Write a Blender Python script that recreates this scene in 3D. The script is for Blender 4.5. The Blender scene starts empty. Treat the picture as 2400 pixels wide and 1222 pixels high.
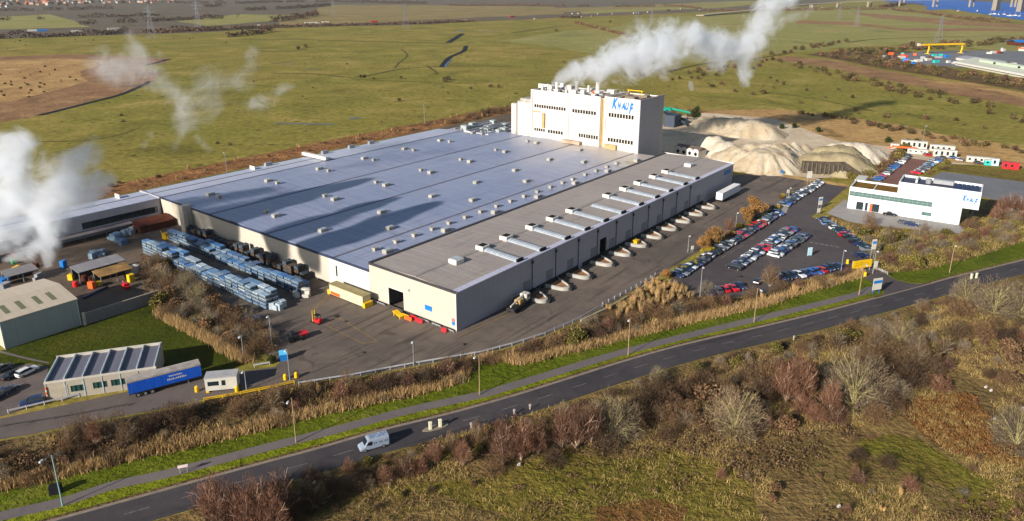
import bpy, bmesh, math, random
import numpy as np
from mathutils import Vector, Matrix, noise as mnoise
R=math.radians
rnd=random.Random(7)
nr=np.random.default_rng(11)
SC=bpy.context.scene
COL=SC.collection
# ------------------------------------------------------------------ camera geometry
# All places are surveyed from the photograph: S(x,y,z) gives the point of the site, in metres,
# that lies at height z on the line of sight through (x,y) of the 2400x1222 photograph.
FOC,PIT,ROL,HC,PCY=1705.3,R(17.435),R(.1),80.0,500.0
_c,_s=math.cos(PIT),math.sin(PIT)
W_=Vector((0,_c,-_s)); R0=Vector((1,0,0)); U0=Vector((0,_s,_c))
RV=R0*math.cos(ROL)+U0*math.sin(ROL); UV=-R0*math.sin(ROL)+U0*math.cos(ROL)
def ray(x,y): return RV*(x-1200)-UV*(y-PCY)+W_*FOC
def S(x,y,z=0.0):
    d=ray(x,max(y,-10)); t=(z-HC)/d.z
    p=Vector((0,0,HC))+d*t; p.z=z; p.x=max(-8700,min(8700,p.x))
    return p
def SY(x,y,Y):
    d=ray(x,y); return Vector((0,0,HC))+d*(Y/d.y)
A0=R(38.4)
DL=Vector((math.sin(A0),math.cos(A0),0)); LF=Vector((-math.cos(A0),math.sin(A0),0))
P0=S(1071,779); FROT=R(90)-A0
def F(l,y,z=0): q=P0+DL*l+LF*y; q.z=z; return q
def toF(p): q=p-P0; return q.dot(DL),q.dot(LF)
def lin(r,g,b,k=1.0):
    f=lambda c:((c/255/12.92) if c/255<=.04045 else ((c/255+.055)/1.055)**2.4)
    return (f(r)*k,f(g)*k,f(b)*k,1)
# ------------------------------------------------------------------ materials
MATS={}
class NT:
    def __init__(s,name):
        s.m=bpy.data.materials.new(name); s.m.use_nodes=True
        s.t=s.m.node_tree; s.n=s.t.nodes; s.l=s.t.links
        s.n.clear(); s.out=s.n.new('ShaderNodeOutputMaterial')
    def new(s,typ,**kw):
        n=s.n.new(typ)
        for k,v in kw.items():
            if k=='ins':
                for a,b in v.items(): s.put(n,a,b)
            else: setattr(n,k,v)
        return n
    def put(s,n,a,b):
        if isinstance(b,bpy.types.NodeSocket): s.l.new(b,n.inputs[a])
        else: n.inputs[a].default_value=b
    def math(s,op,a,b=0.0,c=0.0,clamp=False):
        n=s.n.new('ShaderNodeMath'); n.operation=op; n.use_clamp=clamp
        for i,v in enumerate((a,b,c)): s.put(n,i,v)
        return n.outputs[0]
    def vmath(s,op,a,b=(0,0,0),sc=None):
        n=s.n.new('ShaderNodeVectorMath'); n.operation=op
        s.put(n,0,a); s.put(n,1,b)
        if sc is not None: s.put(n,'Scale',sc)
        return n
    def mix(s,f,a,b):
        n=s.n.new('ShaderNodeMix'); n.data_type='RGBA'
        s.put(n,0,f); s.put(n,6,a); s.put(n,7,b)
        return n.outputs[2]
    def noise(s,vec,scale,detail=4,rough=.55,dist=0.0):
        n=s.n.new('ShaderNodeTexNoise'); s.put(n,'Vector',vec)
        s.put(n,'Scale',scale); s.put(n,'Detail',detail); s.put(n,'Roughness',rough); s.put(n,'Distortion',dist)
        return n.outputs[0]
    def ramp(s,f,lo,hi):
        n=s.n.new('ShaderNodeMapRange'); n.clamp=True; n.interpolation_type='SMOOTHSTEP'
        s.put(n,0,f); s.put(n,1,lo); s.put(n,2,hi); return n.outputs[0]
    def pos(s): return s.n.new('ShaderNodeNewGeometry').outputs['Position']
    def obj(s): return s.n.new('ShaderNodeTexCoord').outputs['Object']
    def scale(s,v,k):
        n=s.n.new('ShaderNodeVectorMath'); n.operation='MULTIPLY'; s.put(n,0,v); s.put(n,1,k); return n.outputs[0]
    def bsdf(s,color,rough=.8,metal=0.0,spec=.3,normal=None,**kw):
        b=s.n.new('ShaderNodeBsdfPrincipled')
        s.put(b,'Base Color',color); s.put(b,'Roughness',rough); s.put(b,'Metallic',metal)
        s.put(b,'Specular IOR Level',spec)
        if normal is not None: s.l.new(normal,b.inputs['Normal'])
        for k,v in kw.items(): s.put(b,k,v)
        s.l.new(b.outputs[0],s.out.inputs[0]); return b
    def bump(s,h,st=.5,d=.1):
        n=s.n.new('ShaderNodeBump'); s.put(n,'Strength',st); s.put(n,'Distance',d); s.l.new(h,n.inputs['Height']); return n.outputs[0]
def plain(name,col,rough=.6,metal=0.0,spec=.4,var=.12,scale=.6):
    """painted / plastic / concrete surface with mottled dirt"""
    if name in MATS: return MATS[name]
    t=NT(name); p=t.pos()
    n1=t.noise(p,scale,5,.6); n2=t.noise(p,scale*9,3,.6)
    f=t.ramp(t.math('ADD',t.math('MULTIPLY',n1,.7),t.math('MULTIPLY',n2,.3)),.3,.7)
    a=tuple(c*(1-var*1.6) for c in col[:3])+(1,); b=tuple(min(1,c*(1+var)) for c in col[:3])+(1,)
    t.bsdf(t.mix(f,a,b),rough,metal,spec)
    MATS[name]=t.m; return t.m
def cladding(name,col,var=.1,axis=None,rough=.5,streak=.25,spec=.35):
    """profiled sheet wall: panel joints and rain streaks"""
    if name in MATS: return MATS[name]
    t=NT(name); p=t.pos()
    big=t.noise(p,.05,3,.5)
    st=t.noise(t.scale(p,(1.3,1.3,.06)),1.0,4,.6)
    fine=t.noise(p,1.8,3,.6)
    f=t.ramp(t.math('ADD',t.math('ADD',t.math('MULTIPLY',big,.4),t.math('MULTIPLY',st,streak*2)),t.math('MULTIPLY',fine,.15)),.25,.75)
    a=tuple(c*(1-var*1.7) for c in col[:3])+(1,); b=tuple(min(1,c*(1+var)) for c in col[:3])+(1,)
    c=t.mix(f,a,b)
    sx=t.n.new('ShaderNodeSeparateXYZ')
    rot=t.n.new('ShaderNodeVectorRotate'); rot.rotation_type='Z_AXIS'; t.put(rot,'Vector',p); t.put(rot,'Angle',-FROT)
    t.l.new(rot.outputs[0],sx.inputs[0])
    js=None
    for k,per in ((0,6.0),(1,6.0),(2,3.9)):
        fr=t.math('FRACT',t.math('MULTIPLY',sx.outputs[k],1/per)); j=t.math('LESS_THAN',fr,.16/per*1.4); js=j if js is None else t.math('MAXIMUM',js,j)
    c=t.mix(t.math('MULTIPLY',js,.13),c,tuple(x*.4 for x in col[:3])+(1,))
    t.bsdf(c,rough,0,spec)
    MATS[name]=t.m; return t.m
def terrain(name,cols,scales=(.012,.09,.9),contrast=.5,bump=.6,dark=.5,stretch=(1,1,1),specks=.0,speckcol=None,bscale=1.0):
    """natural ground: two or more vegetation colours mixed at three scales"""
    if name in MATS: return MATS[name]
    t=NT(name); p=t.scale(t.pos(),stretch)
    n0=t.noise(p,scales[0],6,.6,.4); n1=t.noise(t.vmath('ADD',p,(31,7,0)).outputs[0],scales[1],6,.62,.6); n2=t.noise(t.vmath('ADD',p,(3,91,0)).outputs[0],scales[2],4,.65)
    c=t.mix(t.ramp(n0,.5-contrast*.4,.5+contrast*.4),cols[0],cols[1])
    if len(cols)>2: c=t.mix(t.ramp(n1,.48,.48+contrast*.5),c,cols[2])
    if len(cols)>3: c=t.mix(t.ramp(n1,.46,.46-contrast*.35),c,cols[3])
    br=t.math('ADD',t.math('MULTIPLY',n2,.9),t.math('MULTIPLY',n1,.5))
    k=t.ramp(br,.42,.98)
    dk=t.n.new('ShaderNodeMix'); dk.data_type='RGBA'; dk.blend_type='MULTIPLY'; dk.inputs[0].default_value=1
    t.l.new(c,dk.inputs[6])
    g=t.mix(k,(1-dark,)*3+(1,),(1+dark*.75,)*3+(1,)); t.l.new(g,dk.inputs[7])
    c=dk.outputs[2]
    if specks>0:
        n3=t.noise(t.vmath('ADD',p,(55,13,0)).outputs[0],scales[2]*.55,3,.5)
        c=t.mix(t.ramp(n3,.74-specks,.80-specks*.6),c,speckcol)
    h=t.math('ADD',t.math('MULTIPLY',n2,1.0),t.math('MULTIPLY',n1,1.5))
    t.bsdf(c,.95,0,.1,t.bump(h,bump,bscale) if bump else None)
    MATS[name]=t.m; return t.m
def asphalt(name,col,worn,patch=.5,tracks=0.0,rough=.8,rot_=None,fr=(.035,.55,0)):
    if name in MATS: return MATS[name]
    t=NT(name); p=t.pos()
    n0=t.noise(p,.03,5,.6,.5); n1=t.noise(p,.22,5,.65,.8); n2=t.noise(p,3.0,3,.6)
    f=t.ramp(t.math('ADD',t.math('MULTIPLY',n0,.6),t.math('MULTIPLY',n1,.4)),.35,.62)
    c=t.mix(f,col,worn)
    if tracks:
        rot=t.n.new('ShaderNodeVectorRotate'); rot.rotation_type='Z_AXIS'; t.put(rot,'Vector',p); t.put(rot,'Angle',-FROT if rot_ is None else -rot_)
        n4=t.noise(t.scale(rot.outputs[0],fr),1.0,5,.65,.3)
        c=t.mix(t.math('MULTIPLY',t.ramp(n4,.52,.66),tracks),c,tuple(x*.45 for x in col[:3])+(1,))
    n3=t.noise(t.vmath('ADD',p,(9,77,0)).outputs[0],.13,4,.6,1.2)
    c=t.mix(t.math('MULTIPLY',t.ramp(n3,.60,.68),patch),c,tuple(x*.5 for x in col[:3])+(1,))
    dk=t.n.new('ShaderNodeMix'); dk.data_type='RGBA'; dk.blend_type='MULTIPLY'; dk.inputs[0].default_value=1
    t.l.new(c,dk.inputs[6]); t.l.new(t.mix(n2,(.75,.75,.75,1),(1.25,1.25,1.25,1)),dk.inputs[7])
    t.bsdf(dk.outputs[2],rough,0,.25)
    MATS[name]=t.m; return t.m
def twig(name,c1,c2,c3=None,rough=.8):
    """vegetation: every twig / blade / leaf its own shade"""
    if name in MATS: return MATS[name]
    t=NT(name); g=t.n.new('ShaderNodeNewGeometry'); oi=t.n.new('ShaderNodeObjectInfo')
    rv=t.n.new('ShaderNodeValToRGB')
    t.l.new(g.outputs['Random Per Island'],rv.inputs[0])
    cr=rv.color_ramp; cr.elements[0].color=c1; cr.elements[1].color=c2
    if c3: e=cr.elements.new(.55); e.color=c3
    n=t.n.new('ShaderNodeMix'); n.data_type='RGBA'; n.blend_type='MULTIPLY'; n.inputs[0].default_value=1
    t.l.new(rv.outputs[0],n.inputs[6]); t.l.new(t.mix(oi.outputs['Random'],(.72,.76,.8,1),(1.28,1.2,1.12,1)),n.inputs[7])
    t.bsdf(n.outputs[2],rough,0,.1)
    MATS[name]=t.m; return t.m
def glassy(name,col,rough=.08,spec=.6):
    if name in MATS: return MATS[name]
    t=NT(name); p=t.pos(); n=t.noise(p,.7,2)
    t.bsdf(t.mix(n,tuple(c*.6 for c in col[:3])+(1,),tuple(c*1.3 for c in col[:3])+(1,)),rough,0,spec)
    MATS[name]=t.m; return t.m
# ------------------------------------------------------------------ mesh building
class MB:
    def __init__(s): s.v=[]; s.f=[]; s.mi=[]
    def add(s,vs,fs,m=0):
        o=len(s.v); s.v+= [tuple(v) for v in vs]
        for f in fs: s.f.append(tuple(i+o for i in f)); s.mi.append(m)
        return s
    def face(s,pts,m=0): return s.add(pts,[tuple(range(len(pts)))],m)
    def box(s,x0,x1,y0,y1,z0,z1,m=0,mt=None):
        v=[(x0,y0,z0),(x1,y0,z0),(x1,y1,z0),(x0,y1,z0),(x0,y0,z1),(x1,y0,z1),(x1,y1,z1),(x0,y1,z1)]
        s.add(v,[(0,3,2,1),(0,1,5,4),(1,2,6,5),(2,3,7,6),(3,0,4,7)],m)
        s.add(v,[(4,5,6,7)],m if mt is None else mt); return s
    def bbox(s,x0,x1,y0,y1,z0,z1,b,m=0):
        """box with chamfered vertical and top edges"""
        def ring(i,z): return [(x0+i,y0,z),(x1-i,y0,z),(x1,y0+i,z),(x1,y1-i,z),(x1-i,y1,z),(x0+i,y1,z),(x0,y1-i,z),(x0,y0+i,z)]
        r0=ring(b,z0); r1=ring(b,z1-b)
        r2=[(x0+2*b,y0+b,z1),(x1-2*b,y0+b,z1),(x1-b,y0+2*b,z1),(x1-b,y1-2*b,z1),(x1-2*b,y1-b,z1),(x0+2*b,y1-b,z1),(x0+b,y1-2*b,z1),(x0+b,y0+2*b,z1)]
        v=r0+r1+r2; f=[]
        for k in range(2):
            for i in range(8): j=(i+1)%8; f.append((k*8+i,k*8+j,k*8+8+j,k*8+8+i))
        f.append(tuple(range(16,24))); f.append(tuple(range(7,-1,-1)))
        return s.add(v,f,m)
    def obox(s,c,L,W,z0,z1,rz=0,m=0,mt=None):
        a=len(s.v); s.box(-L/2,L/2,-W/2,W/2,z0,z1,m,mt)
        ca,sa=math.cos(rz),math.sin(rz)
        for i in range(a,len(s.v)):
            x,y,z=s.v[i]; s.v[i]=(c[0]+x*ca-y*sa,c[1]+x*sa+y*ca,z)
        return s
    def prism(s,pts,z0,z1,m=0,mt=None):
        n=len(pts); v=[(p[0],p[1],z0) for p in pts]+[(p[0],p[1],z1) for p in pts]
        s.add(v,[(i,(i+1)%n,n+(i+1)%n,n+i) for i in range(n)],m)
        s.add(v,[tuple(range(n,2*n)),],m if mt is None else mt); s.add(v,[tuple(range(n-1,-1,-1))],m); return s
    def tube(s,p0,p1,r0,r1=None,n=6,m=0,cap=True):
        r1=r0 if r1 is None else r1
        p0,p1=Vector(p0),Vector(p1); d=(p1-p0).normalized()
        u=d.orthogonal().normalized(); w=d.cross(u)
        v=[]
        for p,r in ((p0,r0),(p1,r1)):
            for i in range(n):
                a=2*math.pi*i/n; v.append(p+u*(math.cos(a)*r)+w*(math.sin(a)*r))
        f=[(i,(i+1)%n,n+(i+1)%n,n+i) for i in range(n)]
        if cap: f+= [tuple(range(n-1,-1,-1)),tuple(range(n,2*n))]
        return s.add(v,f,m)
    def path(s,pts,r,n=6,m=0):
        for a,b in zip(pts[:-1],pts[1:]): s.tube(a,b,r,r,n,m)
        return s
    def loft(s,rings,m=0,cap=True):
        n=len(rings[0]); v=[p for r in rings for p in r]; f=[]
        for k in range(len(rings)-1):
            for i in range(n): j=(i+1)%n; f.append((k*n+i,k*n+j,(k+1)*n+j,(k+1)*n+i))
        if cap: f+= [tuple(range(n-1,-1,-1)),tuple(range((len(rings)-1)*n,len(rings)*n))]
        return s.add(v,f,m)
    def mesh(s,name,mats):
        me=bpy.data.meshes.new(name); me.from_pydata(s.v,[],s.f)
        for m in mats: me.materials.append(m)
        if any(s.mi): me.polygons.foreach_set('material_index',s.mi)
        me.update(); return me
    def build(s,name,mats,parent=None,loc=None,rz=0,smooth=False,recalc=True):
        if not isinstance(mats,(list,tuple)): mats=[mats]
        me=s.mesh(name,mats)
        if recalc:
            b=bmesh.new(); b.from_mesh(me); bmesh.ops.recalc_face_normals(b,faces=b.faces); b.to_mesh(me); b.free()
        if smooth: me.polygons.foreach_set('use_smooth',[True]*len(me.polygons))
        return link(name,me,parent,loc,rz)
def link(name,me,parent=None,loc=None,rz=0):
    o=bpy.data.objects.new(name,me); COL.objects.link(o)
    if parent is not None: o.parent=parent
    if loc is not None: o.location=loc
    if rz: o.rotation_euler=(0,0,rz)
    return o
LABELS={}
def tag(o,label=None,cat=None,group=None,kind=None):
    if label:
        o['label']=label
        if label in LABELS: print('DUP LABEL',label)
        LABELS[label]=1
        n=len(label.split())
        if n<4 or n>16: print('LABEL LENGTH',n,label)
    if cat: o['category']=cat
    if group: o['group']=group
    if kind: o['kind']=kind
    return o
def thing(name,label,cat,loc=(0,0,0),rz=0,group=None):
    o=bpy.data.objects.new(name,None); COL.objects.link(o); o.location=loc; o.rotation_euler=(0,0,rz)
    o.empty_display_size=.5
    return tag(o,label,cat,group)
def dup(o,parent=None):
    c=o.copy(); COL.objects.link(c); c.parent=parent
    for ch in list(o.children): dup(ch,c)
    return c
def setmat(o,mat,slot=0):
    """give this copy its own paint while sharing the mesh"""
    o.material_slots[slot].link='OBJECT'; o.material_slots[slot].material=mat
def ords(n):
    return '%d%s'%(n,'th' if 10<=n%100<=20 else {1:'st',2:'nd',3:'rd'}.get(n%10,'th'))
# ground sheets -----------------------------------------------------
ZL=[0]
def zone(name,pts,mat,z,jit=0.0,seg=4.0,world=False,kind='structure',label=None,cat=None,seed=0):
    P=[Vector((p[0],p[1],0)) if world else S(p[0],p[1]) for p in pts]
    out=[]; n=len(P)
    for i in range(n):
        a,b=P[i],P[(i+1)%n]; L=(b-a).length; k=max(1,int(L/seg)) if jit else 1
        for q in range(k): out.append(a.lerp(b,q/k))
    if jit:
        res=[]
        for p in out:
            s_=1/(seg*3)
            res.append(p+Vector((mnoise.noise(Vector((p.x*s_,p.y*s_,seed+1.5)))*jit*1.6+mnoise.noise(Vector((p.x*s_*3,p.y*s_*3,seed+7.5)))*jit*.7,
                                 mnoise.noise(Vector((p.x*s_,p.y*s_,seed+30.5)))*jit*1.6+mnoise.noise(Vector((p.x*s_*3,p.y*s_*3,seed+60.5)))*jit*.7,0)))
        out=res
    bm=bmesh.new(); vs=[bm.verts.new((p.x,p.y,z)) for p in out]
    f=bm.faces.new(vs); bm.normal_update()
    if f.normal.z<0: f.normal_flip()
    bmesh.ops.triangulate(bm,faces=[f])
    me=bpy.data.meshes.new(name); bm.to_mesh(me); bm.free(); me.materials.append(mat)
    o=link(name,me); tag(o,label,cat,None,kind)
    o['_poly']=1; del o['_poly']
    return o
def offset_line(P,d):
    out=[]
    for i,p in enumerate(P):
        a=P[max(0,i-1)]; b=P[min(len(P)-1,i+1)]; t=(b-a); t.z=0; t.normalize()
        out.append(p+Vector((-t.y,t.x,0))*d)
    return out
def smooth_line(P,k=6):
    """Catmull-Rom through the surveyed points"""
    out=[]
    for i in range(len(P)-1):
        p0=P[max(0,i-1)];p1=P[i];p2=P[i+1];p3=P[min(len(P)-1,i+2)]
        for q in range(k):
            t=q/k
            out.append(.5*((2*p1)+(p2-p0)*t+(2*p0-5*p1+4*p2-p3)*t*t+(3*p1-p0-3*p2+p3)*t**3))
    out.append(P[-1]); return out
def strip(name,A,B,mat,z,kind='structure',label=None,cat=None):
    v=[(p.x,p.y,z) for p in A]+[(p.x,p.y,z) for p in B]; n=len(A)
    me=bpy.data.meshes.new(name); me.from_pydata(v,[],[(i,i+1,n+i+1,n+i) for i in range(n-1)])
    b=bmesh.new(); b.from_mesh(me); b.normal_update()
    for f in b.faces:
        if f.normal.z<0: f.normal_flip()
    b.to_mesh(me); b.free(); me.materials.append(mat)
    o=link(name,me); tag(o,label,cat,None,kind); return o
def inpoly(x,y,P):
    c=False; j=len(P)-1
    for i in range(len(P)):
        if (P[i][1]>y)!=(P[j][1]>y) and x<(P[j][0]-P[i][0])*(y-P[i][1])/(P[j][1]-P[i][1]+1e-12)+P[i][0]: c=not c
        j=i
    return c
def scatter(poly,n,mind=0.0,r=None,world=False,tries=40):
    r=r or rnd
    P=[(p[0],p[1]) if world else (lambda q:(q.x,q.y))(S(p[0],p[1])) for p in poly]
    x0=min(p[0] for p in P);x1=max(p[0] for p in P);y0=min(p[1] for p in P);y1=max(p[1] for p in P)
    out=[]; t=0
    while len(out)<n and t<n*tries:
        t+=1; x=r.uniform(x0,x1);y=r.uniform(y0,y1)
        if not inpoly(x,y,P): continue
        if mind and any((x-a)**2+(y-b)**2<mind*mind for a,b in out): continue
        out.append((x,y))
    return out
# ================================================================== ground sheets
K_=1.0
def L_(r,g,b,k=.72): return lin(r,g,b,k)
M_field=terrain('marsh_grass',[L_(146,128,62,.84),L_(120,119,44,.82),L_(168,138,86,.86),L_(104,98,40,.8)],(.006,.025,.27),.9,.9,.42,specks=.11,speckcol=L_(66,62,32),bscale=.5)
M_fargrass=terrain('far_pasture',[L_(146,136,80,.85),L_(132,132,70,.85),L_(160,138,92,.85),L_(118,112,66,.85)],(.003,.012,.08),.7,.2,.22)
M_farfield=terrain('far_field',[L_(104,98,80),L_(114,100,86),L_(128,108,94),L_(92,86,74)],(.003,.01,.06),.6,.2,.2)
M_fartan=terrain('far_stubble',[L_(150,130,86),L_(140,126,74),L_(162,138,98),L_(128,118,70)],(.003,.012,.07),.6,.2,.18)
M_reed=terrain('dry_reed_bed',[L_(168,130,84,.85),L_(176,142,90,.85),L_(190,158,104,.85),L_(132,98,66,.8)],(.008,.04,.3),.7,.8,.35,specks=.05,speckcol=L_(70,58,44))
M_bracken=terrain('bracken_litter',[L_(140,104,74,.8),L_(150,116,80,.85),L_(168,134,92,.85),L_(108,82,60,.8)],(.01,.05,.4),.7,.8,.4)
M_strip=terrain('brown_reed_strip',[L_(150,104,62,.85),L_(132,92,58,.8),L_(178,136,84,.85),L_(84,62,46,.7)],(.03,.12,.6),.8,.8,.5)
M_scrub=terrain('scrub_soil',[L_(116,94,60,.8),L_(134,110,66,.8),L_(146,124,72,.8),L_(84,66,44)],(.02,.09,.9),.8,1.0,.5)
M_litter=terrain('leaf_litter',[L_(100,80,54),L_(118,96,62,.8),L_(140,118,74,.8),L_(70,56,42)],(.03,.12,1.0),.8,1.0,.5)
M_rough=terrain('rough_grass_mat',[L_(108,100,36,.85),L_(128,110,54,.85),L_(98,102,28,.8),L_(120,94,54,.8)],(.03,.1,.8),.8,1.0,.45)
M_orange=terrain('orange_bracken_mat',[L_(124,88,50),L_(140,98,56),L_(112,84,52),L_(88,66,42)],(.03,.12,.9),.8,1.0,.45)
M_lawn=terrain('mown_lawn',[L_(60,70,5),L_(72,78,9),L_(80,78,22),L_(50,62,5)],(.02,.08,.7),.6,.4,.22)
M_verge=terrain('verge_grass_mat',[L_(84,98,14),L_(104,112,20),L_(118,116,44),L_(72,84,16)],(.03,.12,.9),.7,.6,.32)
M_verge2=terrain('bright_verge_mat',[L_(124,132,16,.8),L_(104,110,22,.8),L_(134,126,50,.8),L_(90,94,24)],(.04,.14,.9),.7,.6,.34)
M_road=asphalt('road_asphalt',L_(62,58,62),L_(80,74,74),.3,.6,.8,math.atan2(*(S(1800,762)-S(600,1089)).yx),(.012,.75,0))
M_path=asphalt('path_asphalt',L_(108,100,100),L_(122,112,108),.25)
M_yard=asphalt('yard_asphalt',L_(98,88,80),L_(124,110,98),.55,.75)
M_cpark=asphalt('carpark_asphalt',L_(78,70,72),L_(94,86,84),.35)
M_access=asphalt('access_asphalt',L_(98,88,84),L_(116,104,98),.35)
M_dark=asphalt('works_ground',L_(86,74,64),L_(116,98,80),.7)
M_gyp=terrain('gypsum_dust',[L_(214,192,160,.8),L_(196,176,150,.8),L_(228,212,186,.8),L_(168,150,130,.8)],(.02,.07,.5),.7,.4,.16)
M_redtar=asphalt('red_asphalt',L_(126,88,76),L_(138,98,84),.25)
M_greytar=asphalt('grey_hardstand',L_(112,112,116),L_(128,128,130),.25)
M_paving=asphalt('pale_paving',L_(150,146,142),L_(168,162,156),.15)
M_conc=plain('concrete',L_(178,164,142),.85,0,.2,.12)
M_kerb=plain('kerb_stone',L_(150,136,120),.85,0,.2,.15)
M_white=plain('road_paint',L_(128,120,116),.7,0,.2,.35,1.5)
M_yline=plain('yellow_line_paint',L_(170,132,60),.7,0,.2,.35,1.5)
def watermat():
    t=NT('river_water_mat'); p=t.pos()
    n=t.noise(t.scale(p,(.02,.06,.02)),1.0,5,.6); n2=t.noise(p,.25,3,.6)
    c=t.mix(n,L_(30,84,160,.85),L_(50,108,190,.85))  # blue of the reflected sky painted into the base colour
    t.bsdf(c,.6,0,.12,t.bump(n2,.25,.3)); return t.m
M_water=watermat()
def ditchmat():
    t=NT('ditch_water_mat'); p=t.pos(); n=t.noise(p,.05,4)
    t.bsdf(t.mix(n,L_(26,22,22),L_(40,38,42)),.7,0,.12); return t.m
M_ditch=ditchmat()
# base sheet, reaching the far horizon, fanned so the ray precision stays good
v=[];f=[]
ys=[-300,0,200,500,1000,1800,3000,5000,9000,13500]; xs=[-8800,-6000,-3000,-1200,-500,0,500,1200,3000,6000,8800]
for y in ys:
    for x in xs: v.append((x,y,-.02))
nx=len(xs)
for j in range(len(ys)-1):
    for i in range(nx-1): f.append((j*nx+i,j*nx+i+1,(j+1)*nx+i+1,(j+1)*nx+i))
me=bpy.data.meshes.new('ground'); me.from_pydata(v,[],f); me.materials.append(M_field)
tag(link('ground',me),None,None,None,'structure')
# ---- far land
zone('field',[(-2600,20),(-1200,95),(0,90),(300,82),(480,76),(640,66),(900,60),(1200,48),(1400,38),(1700,26),(1900,14),(2050,-30),(1600,-120),(-2600,-120)],M_farfield,.05,20,80)
zone('field.001',[(1180,95),(1450,60),(1500,44),(1800,30),(1960,22),(2130,26),(2330,60),(2600,75),(3300,130),(3300,240),(2600,150),(2200,104),(2000,110),(1850,125),(1600,150),(1350,120)],M_fargrass,.06,14,50)
zone('field.002',[(640,62),(720,34),(770,12),(1000,12),(1290,16),(1330,24),(1310,34),(1150,40),(1000,47),(800,56)],M_fartan,.09,14,60)
zone('field.003',[(420,50),(560,34),(700,36),(740,40),(640,50),(480,62)],M_fargrass,.12,10,60)
zone('field.004',[(1330,34),(1420,16),(1760,2),(1820,6),(1700,18),(1500,27)],M_fargrass,.14,10,60)
zone('field.005',[(-700,62),(0,40),(120,34),(190,58),(200,64),(0,70),(-700,80)],M_fargrass,.13,10,60)
zone('moorland',[(1280,20),(1700,8),(1710,11),(1500,20),(1330,29),(1200,17)],M_fartan,.15,10,60)
zone('river_water',[(2062,-60),(2066,3),(2120,8),(2160,12),(2180,24),(2235,22),(2290,31),(2330,40),(2400,49),(2800,60),(3600,40),(3600,-60)],M_water,.30,12,70)
zone('mudflat',[(2200,-2),(2280,3),(2400,10),(2600,12),(2600,4),(2400,-2)],M_farfield,.36,10,80)
rw=[S(x,y) for x,y in [(-900,112),(-300,88),(0,81),(180,76.5),(340,71.5),(600,62),(860,56),(1000,51.5),(1200,44.5),(1320,40),(1450,34),(1600,28),(1760,22),(1960,19),(2080,18),(2180,20)]]
rw=smooth_line(rw,8)
strip('motorway',offset_line(rw,13),offset_line(rw,-13),M_road,.20)
strip('motorway_verge',offset_line(rw,24),offset_line(rw,-24),M_bracken,.17)
# dry strips in the marsh on the right
zone('reed_strip',[(1795,139),(1850,131),(1950,141),(2100,171),(2250,198),(2400,228),(2700,282),(2700,330),(2400,252),(2200,214),(2050,184),(1900,151)],M_bracken,.08,5,14)
zone('reed_strip.001',[(1995,30),(2060,33),(2200,44),(2330,55),(2420,60),(2420,68),(2200,58),(2050,42)],M_bracken,.10,8,40)
zone('reed_strip.002',[(1870,48),(2000,52),(2100,66),(2400,68),(2400,74),(2130,73),(2000,60),(1870,56)],M_bracken,.11,6,30)
zone('reed_strip.003',[(2140,186),(2260,194),(2400,222),(2600,255),(2600,268),(2400,232),(2250,203)],M_reed,.11,4,14)
zone('rough_ground',[(1900,128),(2000,116),(2140,120),(2160,130),(2260,172),(2400,186),(2700,228),(2700,262),(2400,216),(2260,190),(2100,168),(1960,141)],M_litter,.07,5,16)
zone('works_yard',[(2060,136),(2110,126),(2160,122),(2300,119),(2400,121),(2700,138),(2700,200),(2400,168),(2245,158),(2150,152)],M_greytar,.12,3,14)
zone('reed_strip.004',[(1600,262),(1830,256),(1960,270),(2110,296),(2250,322),(2400,346),(2700,404),(2700,440),(2400,398),(2240,384),(2110,346),(1980,332),(1820,280)],M_reed,.05,4,10)
zone('grass_strip',[(2215,402),(2235,386),(2400,398),(2700,440),(2700,480),(2400,426),(2280,411)],M_rough,.06,1,6)
# marsh reed bed on the left with its ditches
zone('reed_bed',[(-700,175),(-200,146),(0,133),(150,128),(300,130),(395,137),(380,147),(335,153),(345,166),(388,172),(352,192),(310,212),(200,244),(95,271),(0,286),(-200,300),(-700,330)],M_bracken,.05,5,14)
zone('reed_bed.001',[(-700,190),(-200,160),(0,142),(120,138),(240,140),(200,166),(215,190),(150,208),(60,232),(-100,248),(-700,290)],M_reed,.08,6,14)
def ditch(name,px,w,mat,z=.12,jit=0):
    Q=smooth_line([S(x,y) for x,y in px],6); return strip(name,offset_line(Q,w/2),offset_line(Q,-w/2),mat,z)
ditch('ditch_water',[(92,271),(200,244),(280,223),(322,206),(352,191)],4.5,M_ditch)
ditch('ditch_water.001',[(340,154),(372,146),(396,139)],6,M_ditch)
ditch('ditch_water.002',[(1036,158),(1044,145),(1056,134),(1074,126),(1088,119),(1092,108)],6,M_ditch)
ditch('ditch_water.003',[(1050,101),(1066,91),(1084,79)],9,M_ditch)
M_wet=plain('wet_pool',L_(84,104,140),.4,0,.2,.2,.05)
for k,(a,b,w) in enumerate([((648,289),(780,292),2.2),((818,279),(846,276),3),((1120,75.5),(1168,74.5),6),((1066,76),(1088,71.5),5),((650,151),(690,150),2.5),((720,163),(745,161),2)]):
    ditch('pool_water' if k==0 else 'pool_water.%03d'%k,[a,((a[0]+b[0])/2,(a[1]+b[1])/2+.4),b],w,M_wet,.10)
ditch('pool_water.010',[(1043,157),(1050,147),(1058,141)],2.2,M_wet,.16)
M_track=terrain('ditch_edge',[L_(96,90,44),L_(108,100,50),L_(88,80,44),L_(80,72,42)],(.02,.06,.4),.6,.5,.35)
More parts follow.
